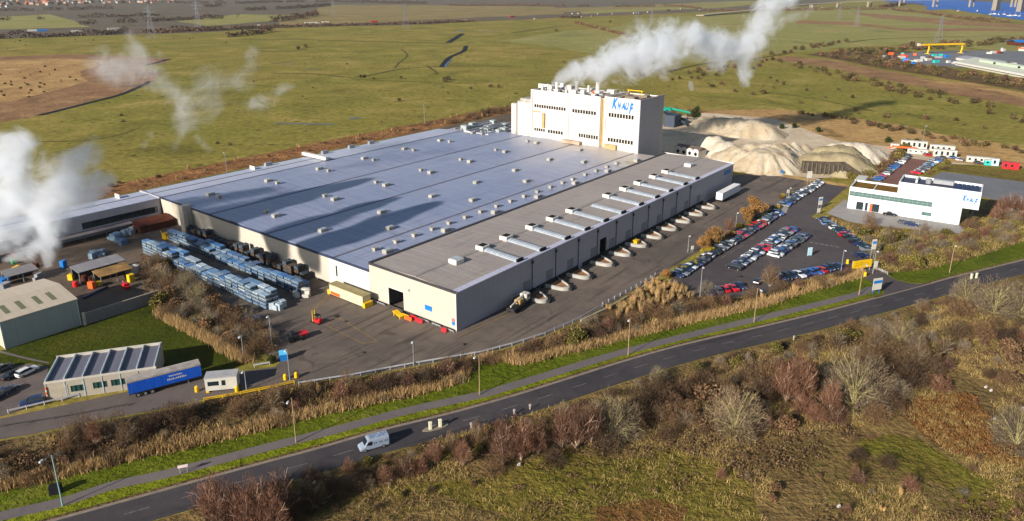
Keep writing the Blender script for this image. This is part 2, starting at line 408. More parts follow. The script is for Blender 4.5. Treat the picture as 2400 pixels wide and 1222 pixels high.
for k,(px,w) in enumerate([([(560,93),(700,93),(800,96),(1000,101),(1050,104)],7),([(640,172),(740,174),(820,182),(870,176),(960,160),(1100,155),(1200,156)],4.5),([(940,116),(955,130),(935,148),(925,160)],2.5),([(1000,155),(1025,172),(1005,178)],3),([(600,118),(660,122),(720,116)],5),([(0,122),(120,118),(260,102)],3),([(1200,78),(1280,66),(1340,60)],9),([(820,185),(900,190),(1000,193),(1120,196)],2.5),([(-100,330),(200,330),(330,300)],1.6),([(1560,170),(1650,150),(1760,140),(1850,124)],6),([(430,160),(520,150),(620,152),(700,140)],1.6),([(700,232),(800,228),(900,240),(1010,232),(1120,240)],1.0),([(1230,180),(1300,176),(1380,165)],3),([(480,205),(560,198),(650,205)],2.4),([(1780,215),(1900,230),(2050,262)],2.2),([(1990,100),(2060,92),(2200,88),(2400,84)],7)]):
    ditch('ditch' if k==0 else 'ditch.%03d'%k,px,w,M_track,.09)
# ---- site
YARD=[(596,908),(720,892),(825,886),(975,858),(1125,832),(1200,812),(1275,788),(1360,751),(1475,687),(1535,652),(1620,600),(1720,548),(1800,494),(1850,462),(1895,430),(1880,413),(1790,404),(1650,420),(1400,430),(900,480),(390,500),(200,545),(-300,655),(-300,830),(190,764),(370,714),(374,690),(470,715),(560,790),(655,850)]
zone('works_yard_ground',YARD,M_yard,.010)
zone('works_ground',[(-300,655),(0,600),(200,545),(330,540),(390,600),(372,660),(372,700),(190,758),(-300,880)],M_dark,.016,1.0,3)
zone('gypsum_yard',[(1500,330),(1556,292),(1600,272),(1680,258),(1810,268),(1990,328),(2110,345),(2112,366),(2064,396),(2022,412),(1880,420),(1760,402),(1720,392),(1640,378),(1500,368)],M_gyp,.018,1.2,5)
zone('grass_bank',[(1722,398),(1790,408),(1890,424),(1990,440),(1990,434),(1885,416),(1760,398),(1722,390)],M_reed,.026,.4,3)
CPARK=[(1566,661),(1640,604),(1720,555),(1822,500),(1832,476),(1892,439),(1926,423),(1994,436),(1974,448),(1925,490),(1902,508),(1938,526),(1992,566),(2048,600),(2036,627),(1994,643),(1960,641),(1835,668),(1790,690),(1700,700),(1630,692),(1600,670)]
zone('car_park',CPARK,M_cpark,.020)
zone('kerb_island',[(1822,503),(1838,484),(1848,486),(1842,502)],M_paving,.028)
zone('car_park.001',[(2066,428),(2133,370),(2218,374),(2150,412),(2118,434)],M_redtar,.024)
zone('hardstanding',[(2150,434),(2208,403),(2280,411),(2400,427),(2700,480),(2700,560),(2420,486),(2300,462),(2200,452)],M_greytar,.030)
zone('compound',[(2090,348),(2180,338),(2300,352),(2420,370),(2600,394),(2600,402),(2420,385),(2236,386),(2112,368)],M_gyp,.034,.5,4)
zone('scrub_ground',[(1935,512),(1990,548),(2050,596),(2052,640),(2084,640),(2170,632),(2290,601),(2400,567),(2700,490),(2700,440),(2430,470),(2420,490),(2330,460),(2250,520),(2130,530),(1985,492)],M_scrub,.014,.5,3)
zone('paving',[(1938,500),(1982,466),(1990,486),(2246,527),(2262,540),(2250,548),(2130,537),(2040,528),(1990,520)],M_paving,.032)
zone('grass_verge.002',[(2076,641),(2170,632),(2290,601),(2400,567),(2700,490),(2700,531),(2400,608),(2237,648),(2176,664.5),(2138,664.5),(2101,656)],M_verge,.022,.25,3)
zone('lawn',[(-300,880),(-150,852),(25,817),(195,763),(362,713),(380,746),(475,801),(568,853),(540,869),(480,880),(372,905),(108,925),(112,862),(70,852),(0,862),(-300,905)],M_lawn,.022)
zone('footpath.001',[(-60,818),(0,822),(60,838),(116,850),(114,853),(58,842),(0,827),(-60,822)],M_path,.030)
zone('car_park.002',[(-300,905),(0,863),(70,853),(112,858),(112,940),(20,972),(-300,1050)],M_access,.026)
zone('access_road',[(662,858),(560,872),(480,884),(300,918),(160,948),(20,978),(-300,1045),(-300,1105),(0,1030),(63,1021),(200,990),(330,968),(400,955),(520,927),(598,907)],M_access,.034)
zone('gate_road',[(600,908),(664,856),(720,846),(800,852),(830,884),(720,893)],M_yard,.036)
# brown strips along the back of the works
zone('reed_strip.005',[(F(x,y).x,F(x,y).y) for x,y in ((-120,186),(60,187),(300,186),(330,189),(330,207),(240,206),(120,207),(40,205),(-120,206))],M_strip,.04,.9,5,world=True)
zone('works_ground.001',[(F(x,y).x,F(x,y).y) for x,y in ((-130,140),(300,140),(300,185.5),(-130,185.5))],M_dark,.03,0,5,world=True)
# ---- hedge strip, verges, path, road
KERB=[(-700,1450),(-300,1340),(-120,1290),(0,1255),(126,1219),(232,1190),(453,1129),(600,1089),(732,1054),(890,1009),(1048,970),(1200,928),(1300,897),(1450,850),(1600,808),(1800,762),(1925,732),(2025,706),(2100,686),(2175,666),(2237,649),(2400,609),(2700,533)]
KL=smooth_line([S(x,y) for x,y in KERB],6)
PATHC=[(-700,1395),(-300,1300),(-120,1244),(0,1211),(150,1176),(263,1139),(395,1110),(600,1056),(784,1009),(969,960),(1127,926),(1200,905),(1450,829),(1625,784),(1800,742),(2000,693),(2046,674)]
PL=smooth_line([S(x,y) for x,y in PATHC],6)
SCRUBEDGE=[(-700,1340),(-300,1240),(-120,1186),(0,1153),(132,1124),(263,1090),(421,1055),(600,1013),(784,966),(969,929),(1076,896),(1104,858),(1195,846),(1215,855),(1360,822),(1450,800),(1662,747),(1800,716),(1875,690),(2000,655),(2026,642)]
zone('hedge_bank',SCRUBEDGE+[(2010,636),(1960,644),(1835,670),(1790,692),(1700,702),(1630,694),(1600,672),(1566,662),(1540,652),(1475,690),(1360,754),(1275,791),(1200,815),(1125,835),(975,861),(825,889),(720,895),(596,910),(520,930),(400,958),(330,972),(200,996),(63,1024),(0,1034),(-300,1108),(-700,1240)],M_litter,.012)
zone('grass_verge',SCRUBEDGE+[(2070,676),(2074,688),(2065,697),(2025,706.5),(1925,732.5),(1800,763),(1450,851),(1300,898),(1200,929),(1048,971),(890,1010),(732,1055),(600,1090),(453,1130),(232,1191),(126,1220),(0,1256),(-300,1341),(-700,1450)],M_verge,.018,.0)
pk=[p for p in KL if p.x<S(2060,697).x]
pp=[p for p in PL if p.x<S(2035,680).x]
def resample(L,n):
    d=[0]
    for a,b in zip(L[:-1],L[1:]): d.append(d[-1]+(b-a).length)
    out=[];j=0
    for i in range(n):
        t=d[-1]*i/(n-1)
        while j<len(d)-2 and d[j+1]<t: j+=1
        k=(t-d[j])/max(1e-9,d[j+1]-d[j]); out.append(L[j].lerp(L[j+1],min(1,max(0,k))))
    return out
strip('grass_verge.001',resample(offset_line(pk,.3),160),resample(offset_line(pp,-1.2),160),M_verge2,.026)
strip('footpath',offset_line(PL,1.25),offset_line(PL,-1.25),M_path,.040)
strip('road',KL,offset_line(KL,-7.3),M_road,.044)
strip('road_edge',offset_line(KL,-.02),offset_line(KL,-.42),M_kerb,.052)
strip('verge_edge',offset_line(KL,.18),offset_line(KL,.9),M_litter,.032)
# kerb upstand
kb=MB()
kl=[p for p in KL if not (S(2062,697).x<p.x<S(2178,665).x)]
for seg in ([p for p in kl if p.x<S(2100,690).x],[p for p in kl if p.x>S(2100,690).x]):
    A=seg; B=offset_line(seg,.18)
    kb.loft([[(a.x,a.y,.0),(a.x,a.y,.12),(b.x,b.y,.12),(b.x,b.y,.0)] for a,b in zip(A,B)])
tag(kb.build('kerb',M_kerb),None,None,None,'structure')
zone('entrance_road',[(2062,698.5),(2074,688),(2068,675),(2035,656),(1992,644),(1999,620),(2040,628),(2075,642),(2100,657),(2137,665.5),(2178,666.5),(2120,683)],M_cpark,.048)
# rough land below the road
NEAR=offset_line(KL,-7.5)
poly=[(p.x,p.y) for p in NEAR]+[(600,500),(600,-60),(-400,-60)]
zone('scrub_ground.001',poly,M_scrub,.012,.0,world=True)
zone('rough_grass',[(700,1222),(1000,1130),(1190,1100),(1330,1065),(1450,1080),(1560,1050),(1640,1075),(1760,1130),(1800,1260),(1700,1400),(1000,1400),(560,1330)],M_rough,.022,1.6,4)
zone('rough_grass.001',[(2000,1035),(2090,1018),(2150,1030),(2230,1080),(2330,1130),(2380,1190),(2300,1200),(2200,1140),(2080,1080)],M_rough,.026,1.2,3)
zone('rough_grass.002',[(2230,1150),(2420,1120),(2600,1180),(2600,1300),(2300,1280)],M_rough,.028,1.5,4)
zone('bracken_patch',[(2110,950),(2200,925),(2290,930),(2300,965),(2350,1000),(2440,1030),(2440,1080),(2330,1090),(2230,1060),(2170,1020),(2130,990)],M_orange,.030,1.2,3)
zone('bracken_patch.001',[(1400,1190),(1520,1165),(1600,1200),(1560,1260),(1380,1280)],M_orange,.032,1.2,3)
zone('bracken_patch.002',[(700,1222),(900,1170),(1060,1150),(1200,1200),(1000,1300),(650,1330)],M_scrub,.030,1.5,4)
# ---- markings
mk=MB()
CL=offset_line(KL,-3.65); d=0
pts=resample(CL,800)
i=0
step=(pts[1]-pts[0]).length
while i<len(pts)-8:
    a=pts[i]; n=int(4/step); b=pts[i+n]; t=(b-a).normalized(); nrm=Vector((-t.y,t.x,0))*.09
    mk.face([a+nrm,a-nrm,b-nrm,b+nrm]); i+=n+int(5/step)
mk.v=[(x,y,.054) for x,y,z in mk.v]
tag(mk.build('road_marking',M_white),None,None,None,'structure')
def line(mb,a,b,w=.12):
    a,b=Vector(a),Vector(b); t=(b-a).normalized(); n=Vector((-t.y,t.x,0))*w/2; mb.face([a+n,a-n,b-n,b+n])
ym=MB()
for a,b in [((765,763),(850,805)),((790,743),(885,800)),((765,763),(790,743)),((725,735),(778,690)),((728,728),(770,692)),((1195,735),(1072,790)),((885,800),(850,805))]: line(ym,S(*a,.022),S(*b,.022),.16)
tag(ym.build('yard_marking',M_yline),None,None,None,'structure')
wm=MB()
for i in range(6):
    x=1902+i*12; y=569+i*2
    p=S(x,y,.034); wm.obox((p.x,p.y),1.1,1.1,.034,.036,R(40))
for x,y in [(1712,592),(1733,580),(1690,605),(1760,562)]:
    p=S(x,y,.034); q=S(x+10,y-6,.034); line(wm,p,q,.3)
def bays(a,b,n,L=2.3,off=0.0):
    A,B=S(*a,.034),S(*b,.034); d=(B-A)/(n-1); nrm=Vector((-d.y,d.x,0)).normalized()
    for i in range(n+1): p=A+d*(i-.5)+nrm*off; line(wm,p-nrm*L,p+nrm*L,.14)
bays((1722,631),(1853,541),23); bays((1812,602),(1884,556),15); bays((1588,648),(1822,503),40); bays((1927,518),(2034,588),14); bays((1832,655),(1962,629),11)
tag(wm.build('carpark_marking',M_white),None,None,None,'structure')
# ================================================================== buildings
C_cream=cladding('cream_cladding',lin(230,218,200,.56),.04,streak=.2)
C_white=cladding('white_cladding',lin(244,238,228,.62),.04,streak=.22)
C_tan=plain('tan_cladding',lin(196,164,112,.7))
C_grey=cladding('grey_cladding',lin(182,177,186,.70),.06)
C_shed=cladding('grey_green_cladding',lin(168,176,172,.72),.07)
M_dk=plain('dark_opening',(.012,.012,.014,1),.8,0,.1)
M_black=plain('black_rubber',(.02,.02,.02,1),.85,0,.2)
M_steel=plain('galvanised_steel',lin(170,172,176,.7),.45,.3,.5)
M_sky=glassy('rooflight_glazing',lin(196,206,216,.6),.35,.5)
M_glass=glassy('window_glass',lin(40,56,60,.6),.06,.6)
M_glassg=glassy('green_glazing',lin(120,160,152,.42),.12,.5)
M_yel=plain('yellow_paint',lin(236,188,10,.8),.5)
M_org=plain('orange_paint',lin(238,96,30,.8),.5)
M_red=plain('red_paint',lin(206,30,40,.8),.45)
M_blue=plain('blue_paint',lin(20,120,200,.8),.45)
M_rust=plain('rusty_sheet',lin(116,60,38,.5),.8,0,.2,.35,.4)
M_wood=plain('weathered_boarding',lin(170,132,80,.7),.8,0,.2,.3,.5)
M_offw=plain('off_white_paint',lin(232,226,212,.6),.55,0,.4,.06)
def roofmat(name,c1,c2,dust=None,rough=.42,spec=.5,wet=.3,laps=0):
    t=NT(name); p=t.obj()
    n0=t.noise(p,.02,5,.6,.4); n1=t.noise(t.scale(p,(.05,.4,.1)),1.0,5,.65,.4); n2=t.noise(p,1.2,4,.6)
    st=t.noise(t.scale(p,(1.1,.03,.1)),1.0,4,.6)
    c=t.mix(t.ramp(t.math('ADD',t.math('MULTIPLY',n0,.5),t.math('MULTIPLY',st,.5)),.36,.64),c1,c2)
    c=t.mix(t.math('MULTIPLY',t.ramp(n1,.54,.70),wet),c,tuple(x*.55 for x in c1[:3])+(1,))
    if laps:
        s2=t.n.new('ShaderNodeSeparateXYZ'); t.l.new(p,s2.inputs[0])
        w=t.math('ADD',s2.outputs[1],t.math('MULTIPLY',t.math('FLOOR',t.math('MULTIPLY',s2.outputs[0],1/11.9)),2.3))
        a=t.math('LESS_THAN',t.math('FRACT',t.math('MULTIPLY',s2.outputs[0],1/5.95)),.035); b=t.math('LESS_THAN',t.math('FRACT',t.math('MULTIPLY',w,1/7.9)),.02)
        c=t.mix(t.math('MULTIPLY',t.math('MAXIMUM',a,b),t.math('MULTIPLY',t.ramp(n0,.3,.7),laps)),c,tuple(x*.45 for x in c1[:3])+(1,))
        sk=t.noise(t.vmath('ADD',t.scale(p,(.9,.055,.1)),(17,5,0)).outputs[0],1.0,5,.7)
        c=t.mix(t.math('MULTIPLY',t.ramp(sk,.56,.72),.35),c,lin(206,204,206,.8)); c=t.mix(t.math('MULTIPLY',t.ramp(sk,.44,.30),.4),c,lin(96,98,112,.6))
    if dust:
        sx=t.n.new('ShaderNodeSeparateXYZ'); t.l.new(p,sx.inputs[0])
        d=t.math('ADD',t.math('ADD',t.ramp(sx.outputs[0],85,178),t.math('MULTIPLY',t.math('SUBTRACT',n0,.5),1.5)),t.math('MULTIPLY',t.math('SUBTRACT',n1,.5),.5))
        dy=t.ramp(sx.outputs[1],120,70); 
        d=t.math('MULTIPLY',t.ramp(d,.35,.95),dy)
        c=t.mix(t.math('MULTIPLY',d,.85),c,dust)
        n5=t.noise(t.vmath('ADD',p,(9,3,0)).outputs[0],.09,4,.6,.8)
        d2=t.math('MULTIPLY',t.ramp(n5,.56,.66),t.math('MULTIPLY',t.ramp(sx.outputs[0],70,120),t.ramp(sx.outputs[1],60,44)))
        c=t.mix(t.math('MULTIPLY',d2,.8),c,lin(176,150,112,.55))
    dk=t.n.new('ShaderNodeMix'); dk.data_type='RGBA'; dk.blend_type='MULTIPLY'; dk.inputs[0].default_value=1
    t.l.new(c,dk.inputs[6]); t.l.new(t.mix(n2,(.86,.86,.86,1),(1.14,1.14,1.14,1)),dk.inputs[7])
    t.bsdf(dk.outputs[2],rough,0,spec); return t.m
R_blue=roofmat('blue_grey_sheet_roof',lin(130,139,166,.86),lin(149,154,176,.86),lin(196,184,172,.72),.42,.5,.42,.55)
R_grey=roofmat('grey_felt_roof',lin(148,138,132,.86),lin(162,151,143,.86),None,.75,.3,.4,.3)
R_lav=roofmat('pale_gutter_sheet',lin(180,178,196,.82),lin(198,196,210,.82),None,.5,.4,.2)
R_lt=roofmat('light_sheet_roof',lin(166,170,188,.85),lin(182,186,200,.85),None,.5,.4,.25)
R_valley=plain('valley_gutter_metal',lin(118,114,128,.62),.6,0,.3,.2)
def front_wall(mb,x,y0,y1,z0,z1,th,holes,m=0,axis='y'):
    """wall with real openings: holes=(a0,a1,b0,b1) along the wall and in height"""
    As=sorted({y0,y1,*[h[0] for h in holes],*[h[1] for h in holes]})
    for a0,a1 in zip(As[:-1],As[1:]):
        c=(a0+a1)/2; zs=z0
        for h in sorted([h for h in holes if h[0]<c<h[1]],key=lambda h:h[2])+[(0,0,z1,z1)]:
            if h[2]-zs>1e-6:
                if axis=='y': mb.box(x,x+th,a0,a1,zs,h[2],m)
                else: mb.box(a0,a1,x,x+th,zs,h[2],m)
            zs=h[3]
# ------------------------------------------------ grey-roofed warehouse
wh=thing('warehouse','long warehouse wing with grey felt roof and glazed rooflight strips beside the loading bays','warehouse',P0,FROT)
LW=167.0
mb=MB(); front_wall(mb,0,.3,31,0,10.3,.3,[(18.2,23.8,0,5.4)])
mb.build('wall',C_cream,wh)
mb=MB(); front_wall(mb,0,0,LW,0,10.3,.3,[(64.6,68.6,0,5.8)],axis='x'); mb.build('wall',C_grey,wh)
mb=MB(); mb.box(LW-.3,LW,.3,31,0,10.3); mb.build('wall',C_grey,wh)
mb=MB(); mb.box(.3,LW-.3,30.7,31,0,10.3); mb.build('wall',C_grey,wh)
mb=MB()
prof=[(0,10.30),(1.55,10.42),(14,10.95),(31,10.35)]
def roofprof(mb,prof,x0,x1,th=.25,m=0):
    top=prof; bot=[(y,z-th) for y,z in prof][::-1]
    ring=top+bot
    mb.loft([[(x0,y,z) for y,z in ring],[(x1,y,z) for y,z in ring]],m)
roofprof(mb,prof[1:],.0,LW); mb.build('roof',R_grey,wh)
mb=MB(); roofprof(mb,[(-.18,10.36),(1.50,10.50)],-.12,LW+.1,.3); mb.build('gutter',R_lav,wh)
mb=MB(); mb.box(-.18,.0,-.1,31,9.95,10.62); mb.build('fascia',plain('dark_trim',lin(60,58,62,.7)),wh)
mb=MB(); mb.box(LW,LW+.35,0,31,9.9,10.75); mb.build('fascia',C_white,wh)
mb=MB(); mb.box(0,LW,30.2,31.2,10.36,10.62); mb.build('flashing',plain('dark_trim',lin(60,58,62,.7)),wh)
mb=MB(); mb.box(.0,LW,13.4,14.6,10.965,11.03); mb.build('ridge_cap',plain('ridge_metal',lin(168,158,150,.62),.6),wh)
mb=MB(); mb.box(-.08,.0,.0,.3,0,9.9); mb.build('corner_trim',C_white,wh); mb=MB(); mb.box(-.08,.0,17.9,18.2,0,5.4); mb.box(-.08,0,23.8,24.1,0,5.4); mb.box(-.08,0,17.9,24.1,5.4,5.7); mb.build('door_frame',C_white,wh)
mb=MB(); mb.box(.3,14,17.5,17.7,.03,7); mb.box(.3,14,24.4,24.6,.03,7);mb.box(13.8,14,17.7,24.4,.03,7); mb.box(.3,14,17.5,24.6,7,7.2); mb.build('loading_doorway',plain('inner_wall',lin(110,110,120,.5)),wh)
mb=MB(); mb.box(64,69.2,5,5.2,.03,7); mb.box(64,64.2,.3,5,.03,7); mb.box(69,69.2,.3,5,.03,7); mb.box(64,69.2,.3,5.2,7,7.2); mb.build('loading_doorway',M_dk,wh)
# glazed strips on the roof, each with a ventilator box at its upper end
zr=lambda y: 10.42+(y-1.55)*(.53/12.45) if y<14 else 10.95-(y-14)*.6/17
lx=[25.6,35.9,48.0,58.4,69.0,79.6,91.2,102.4,112.6,124.2,134.2]
for i,x in enumerate(lx):
    mb=MB(); y0,y1=1.0,12.2
    rings=[]
    for y in (y0,y1):
        z=zr(max(y,1.55))+.05
        rings.append([(x-1.35,y,z),(x-1.35,y,z+.25),(x-.8,y,z+.55),(x,y,z+.68),(x+.8,y,z+.55),(x+1.35,y,z+.25),(x+1.35,y,z)])
    mb.loft(rings)
    o=mb.build('rooflight',M_sky,wh)
    mb=MB()
    for k in range(12):
        y=y0+.1+k*(y1-y0-.2)/11; z=zr(max(y,1.55))+.05
        mb.tube((x-1.36,y,z+.27),(x-.8,y,z+.58),.05,n=4); mb.tube((x-.8,y,z+.58),(x,y,z+.71),.05,n=4); mb.tube((x,y,z+.71),(x+.8,y,z+.58),.05,n=4); mb.tube((x+.8,y,z+.58),(x+1.36,y,z+.27),.05,n=4)
    mb.build('glazing_bar',M_steel,o)
    mb=MB(); mb.box(x-1.3,x+1.25,.45,.98,10.52,11.2); mb.build('end_upstand',M_dk,o)
    if i!=5:
        mb=MB(); z=zr(12)+.0; mb.bbox(x-1.7,x+1.5,12.22,14.9,z,z+1.25,.12); mb.box(x-1.25,x+1.05,12.6,14.5,z+1.25,z+1.34,1)
        mb.build('ridge_ventilator',[C_white,M_dk],o)
for x,y in ((13.6,12.2),(149.8,11.4)):
    mb=MB(); z=zr(12); mb.bbox(x-1.7,x+1.5,y-1.3,y+1.6,z,z+1.2,.12); mb.box(x-1.3,x+1.1,y-.9,y+1.2,z+1.2,z+1.28,1); mb.build('ridge_ventilator',[C_white,M_sky],wh)
# loading doors (closed) and their canopies on the shaded long wall
dx=[24.9,35.3,45.7,58.2,68.9,79.1,89.6,100.3,110.9,121.6,132.3]
for i,x in enumerate(dx):
    mb=MB(); mb.box(x+1.2,x+4.4,-.06,-.002,1.25,4.3); mb.build('dock_door',plain('dock_door_panel',lin(150,148,158,.62)),wh)
    mb=MB(); mb.box(x-3.2,x+6.4,-.45,-.002,0,1.2); mb.build('dock_buffer',M_black,wh)
for x in (30,41,52.5,63,74,84.5,95,105.5,116,127):
    mb=MB(); mb.tube((x,-.14,.3),(x,-.14,9.9),.10,n=6); mb.box(x-.3,x+.3,-.4,-.02,8.6,9.4); mb.build('downpipe',plain('dark_trim',lin(60,58,62,.7)),wh)
mb=MB(); mb.box(-.15,-.02,.6,30.8,0,.55); mb.build('plinth',plain('dark_plinth',lin(74,66,62,.6)),wh)
mb=MB(); mb.box(-.1,-.02,8.2,10.6,3.0,4.3); mb.build('wall_sign',M_blue,wh); mb=MB(); mb.box(-.11,-.02,.55,1.5,2.5,3.3,0); mb.box(-.11,-.02,.55,1.5,1.6,2.5,1); mb.build('wall_sign',[plain('pink_sign',lin(230,120,120,.7)),M_blue],wh)
mb=MB(); mb.box(158,164,-.14,-.02,7.2,9.0); mb.build('wall_sign',M_blue,wh)
mb=MB(); mb.box(-.16,-.02,15.8,16.4,6.3,6.9); mb.build('wall_lamp',M_steel,wh)
# ------------------------------------------------ blue roofed hall
hall=thing('factory_hall','huge factory hall under a shallow blue-grey sheet roof dotted with white vents','factory hall',P0,FROT)
mb=MB(); mb.box(0,.3,48,141.5,0,8.05); mb.build('wall',C_cream,hall)
mb=MB(); front_wall(mb,-.06,31.02,48,0,8.15,.36,[(44.4,45.1,3.0,6.2)]); mb.build('wall_panel',C_white,hall)
mb=MB(); mb.box(.3,167.5,141.2,141.5,0,8.0); mb.build('wall',C_grey,hall)
mb=MB(); mb.box(.2,.3,44.2,45.3,2.9,6.3); mb.build('loading_doorway',M_dk,hall)
hp=[(31.2,8.35)]
for v in (46.2,78.0,109.6,141.5): hp+= [(v-15.8,8.75),(v-.55,8.12)] if v>50 else [(38,8.45),(v-.55,8.14)]; hp+=[(v+.55,8.12)]
hp=[(31.2,8.38),(45.65,8.14),(46.75,8.14),(62,8.78),(77.45,8.12),(78.55,8.12),(93.8,8.78),(109.05,8.12),(110.15,8.12),(125.6,8.78),(141.0,8.12)]
mb=MB(); roofprof(mb,hp,-.05,168,.2); mb.build('roof',R_blue,hall)
for y in (46.2,78,109.6,141.5):
    mb=MB(); mb.box(.1,168,y-.45,y+.45,8.10,8.17); mb.build('valley_gutter',R_valley,hall)
mb=MB(); mb.box(-.2,-.07,31.02,141.6,7.75,8.42); mb.build('fascia',plain('dark_blue_trim',lin(50,62,92,.6)),hall)
def rz(y):
    for (a,za),(b,zb) in zip(hp[:-1],hp[1:]):
        if a<=y<=b: return za+(zb-za)*(y-a)/(b-a)
    return 8.2
ventA=MB(); ventA.bbox(-1.35,1.35,-.9,.9,-.25,.95,.12); ventA.box(-1.0,1.0,-.6,.6,.95,1.03,1); ventA.box(1.35,1.6,-.7,.7,-.2,.5,1)
C_vent=plain('vent_grey',lin(214,208,196,.46),.6,0,.3,.2)
meA=ventA.mesh('roof_ventilator',[C_vent,M_sky])
ventB=MB(); ventB.bbox(-.7,.7,-.6,.6,-.25,.75,.08); ventB.bbox(-.85,.85,-.75,.75,.75,.98,.06)
meB=ventB.mesh('roof_ventilator',[C_vent])
for i in range(7):
    x=11.6+i*23.85
    for y,me_ in ((128.6+.4*i,meA),(122.8+.35*i,meB),(89.2+.3*i,meA),(94.8+.25*i,meB),(65.4+.2*i,meA)):
        if y>120 and x>166: continue
        link('roof_ventilator',me_,hall,(x,y,rz(y)),R(rnd.uniform(-3,3)))
    link('roof_ventilator',meA,hall,(12.0+i*23.6,37.1,8.4))
for x,y in ((26.5,51.8),(65.3,52.2),(97,53),(137,53.1)): link('roof_ventilator',meA,hall,(x,y,rz(y)))
for x in (11.1,19.2,26.5,34.1,41.6,49.2,56.8,65,72.6,80.3,88.2,96.3,104.2,110.9,119.8,127.8,136.2,143.8): link('roof_ventilator',meB,hall,(x,41.2,rz(41.2)))
# wall duct and pipe bridge
mb=MB(); mb.box(-3.2,-.1,120.5,123,0,9.4); mb.box(-3.6,-2.4,119.4,120.4,0,7.4); mb.build('air_duct',C_cream,hall)
mb=MB(); mb.box(71,72.4,140.5,157,8.6,9.9); mb.build('roof_duct',C_white,hall)
# rear strip of the hall with the extension to the left
ext=thing('rear_extension','long low rear range with light sheet roof and dark window band behind the stack yard','building',P0,FROT)
mb=MB(); roofprof(mb,[(141.9,7.9),(146,8.05),(151,8.05),(156.2,7.7)],-125,156,.2); mb.build('roof',R_lt,ext)
for y in (149.0,):
    mb=MB(); mb.box(-124,74,y-.35,y+.35,8.04,8.1); mb.build('roof_seam',R_valley,ext)
mb=MB(); front_wall(mb,142.0,-125,-.2,0,7.7,.3,[(-59,-41,2.6,5.2),(-26.5,-1.4,2.9,5.2),(-110,-70,2.6,5.2)],axis='x'); mb.build('wall',C_grey,ext)
mb=MB(); mb.box(-125,156,155.6,155.9,0,7.6); mb.build('wall',C_grey,ext)
mb=MB(); mb.box(-125,-124.7,142.3,155.6,0,7.6); mb.build('wall',C_cream,ext)
for a,b in ((-59,-41),(-26.5,-1.4),(-110,-70)):
    mb=MB(); mb.box(a,b,142.16,142.26,2.6,5.2); o=mb.build('window',M_glass,ext)
    mb=MB(); k=a
    while k<b: mb.box(k-.08,k+.08,142.02,142.15,2.6,5.2); k+=1.6
    mb.build('mullion',M_black,o)
mb=MB(); mb.box(-64,-6,137.8,142.0,2.2,2.45); 
for x in range(-63,-6,7): mb.tube((x,138.1,0),(x,138.1,2.2),.09)
mb.build('canopy',plain('canopy_sheet',lin(150,140,140,.6)),ext)
for x in (-9.6,44): 
    mb=MB(); mb.box(x,x+.4,151.5,155.0,7.9,9.3); mb.build('parapet',C_white,ext)
mb=MB(); mb.box(-.5,.1,141.6,156,7.6,8.3); mb.build('parapet',C_grey,ext)
for x in (52,81,96,108): 
    mb=MB(); mb.bbox(x-1.6,x+1.6,153.3,154.8,7.6,9.3,.15); mb.build('air_handler',M_steel,ext)
rs=thing('rusty_shed','low rust-red sheet shed in the corner between the hall and the rear range','shed',P0,FROT)
mb=MB(); mb.face([(-13,131.5,2.4),(-.6,131.5,2.4),(-.6,137.5,3.4),(-13,137.5,3.4)]); mb.face([(-13,131.5,2.3),(-13,137.5,3.3),(-.6,137.5,3.3),(-.6,131.5,2.3)]); mb.build('roof',M_rust,rs)
mb=MB(); mb.box(-12.8,-.7,131.8,132,0,2.3);mb.box(-12.8,-12.6,132,137.3,0,2.3);mb.box(-12.6,-.7,137,137.3,0,3.2); mb.build('wall',M_rust,rs)
# ------------------------------------------------ white process tower
tw=thing('process_tower','tall white processing block with window rows, blue lettering and roof plant above the hall','tower building',P0,FROT)
XT,XB=167.5,189.5
mb=MB(); front_wall(mb,XT,44.7,62.6,0,32,.4,[(47.2,60.4,23.0,24.9),(47.0,60.3,11.7,13.5)]); mb.box(XT+.4,XB,62.2,62.6,0,32); mb.build('wall',C_white,tw)
mb=MB(); mb.box(XT+.0,XB,44.3,44.7,0,32); mb.build('wall',C_grey,tw)
mb=MB(); mb.box(XB,XB+.4,44.3,116,0,31.2); mb.build('wall',C_white,tw)
mb=MB(); front_wall(mb,XT,64.8,104.3,0,31.6,.4,[(66.8,80.1,22.9,24.6),(83.6,102.3,23.1,24.7),(65.3,76.2,11.7,13.5),(84.9,94.0,11.5,13.1),(95.5,102.2,11.6,13.1)]); mb.box(XT+.4,XB,103.9,104.3,0,31.6);mb.box(XT+.4,XB,64.8,65.2,0,31.6); mb.build('wall',C_white,tw)
mb=MB(); mb.box(XT+.9,XT+1.2,62.6,64.8,0,31.0); mb.build('wall_recess',C_tan,tw)
mb=MB(); mb.tube((XT+7.4,110.5,0),(XT+7.4,110.5,24.4),6.1,6.1,28); mb.build('silo',C_white,tw); mb=MB(); mb.tube((XT+5,118.2,0),(XT+5,118.2,22.8),1.7,1.7,16); mb.build('silo',C_white,tw); mb=MB(); mb.box(XT+11,XB,104.3,116,0,23); mb.build('stair_annex',C_white,tw)
mb=MB(); mb.box(XT+3,XT+9,106,113,24.4,26.2); mb.tube((XT+7,107,26.2),(XT+7,104.2,29),.5); mb.build('silo_head',C_vent,tw)
mb=MB(); mb.box(XT+.4,XB,44.7,62.2,30.6,30.8); mb.box(XT+.4,XB,65.2,103.9,30.2,30.4); mb.build('roof',plain('dusty_roof',lin(186,164,140,.75),.8,0,.2,.2,.3),tw)
mb=MB(); mb.box(XT+1.2,XB,62.6,64.8,29.0,29.2); mb.build('roof',C_tan,tw)
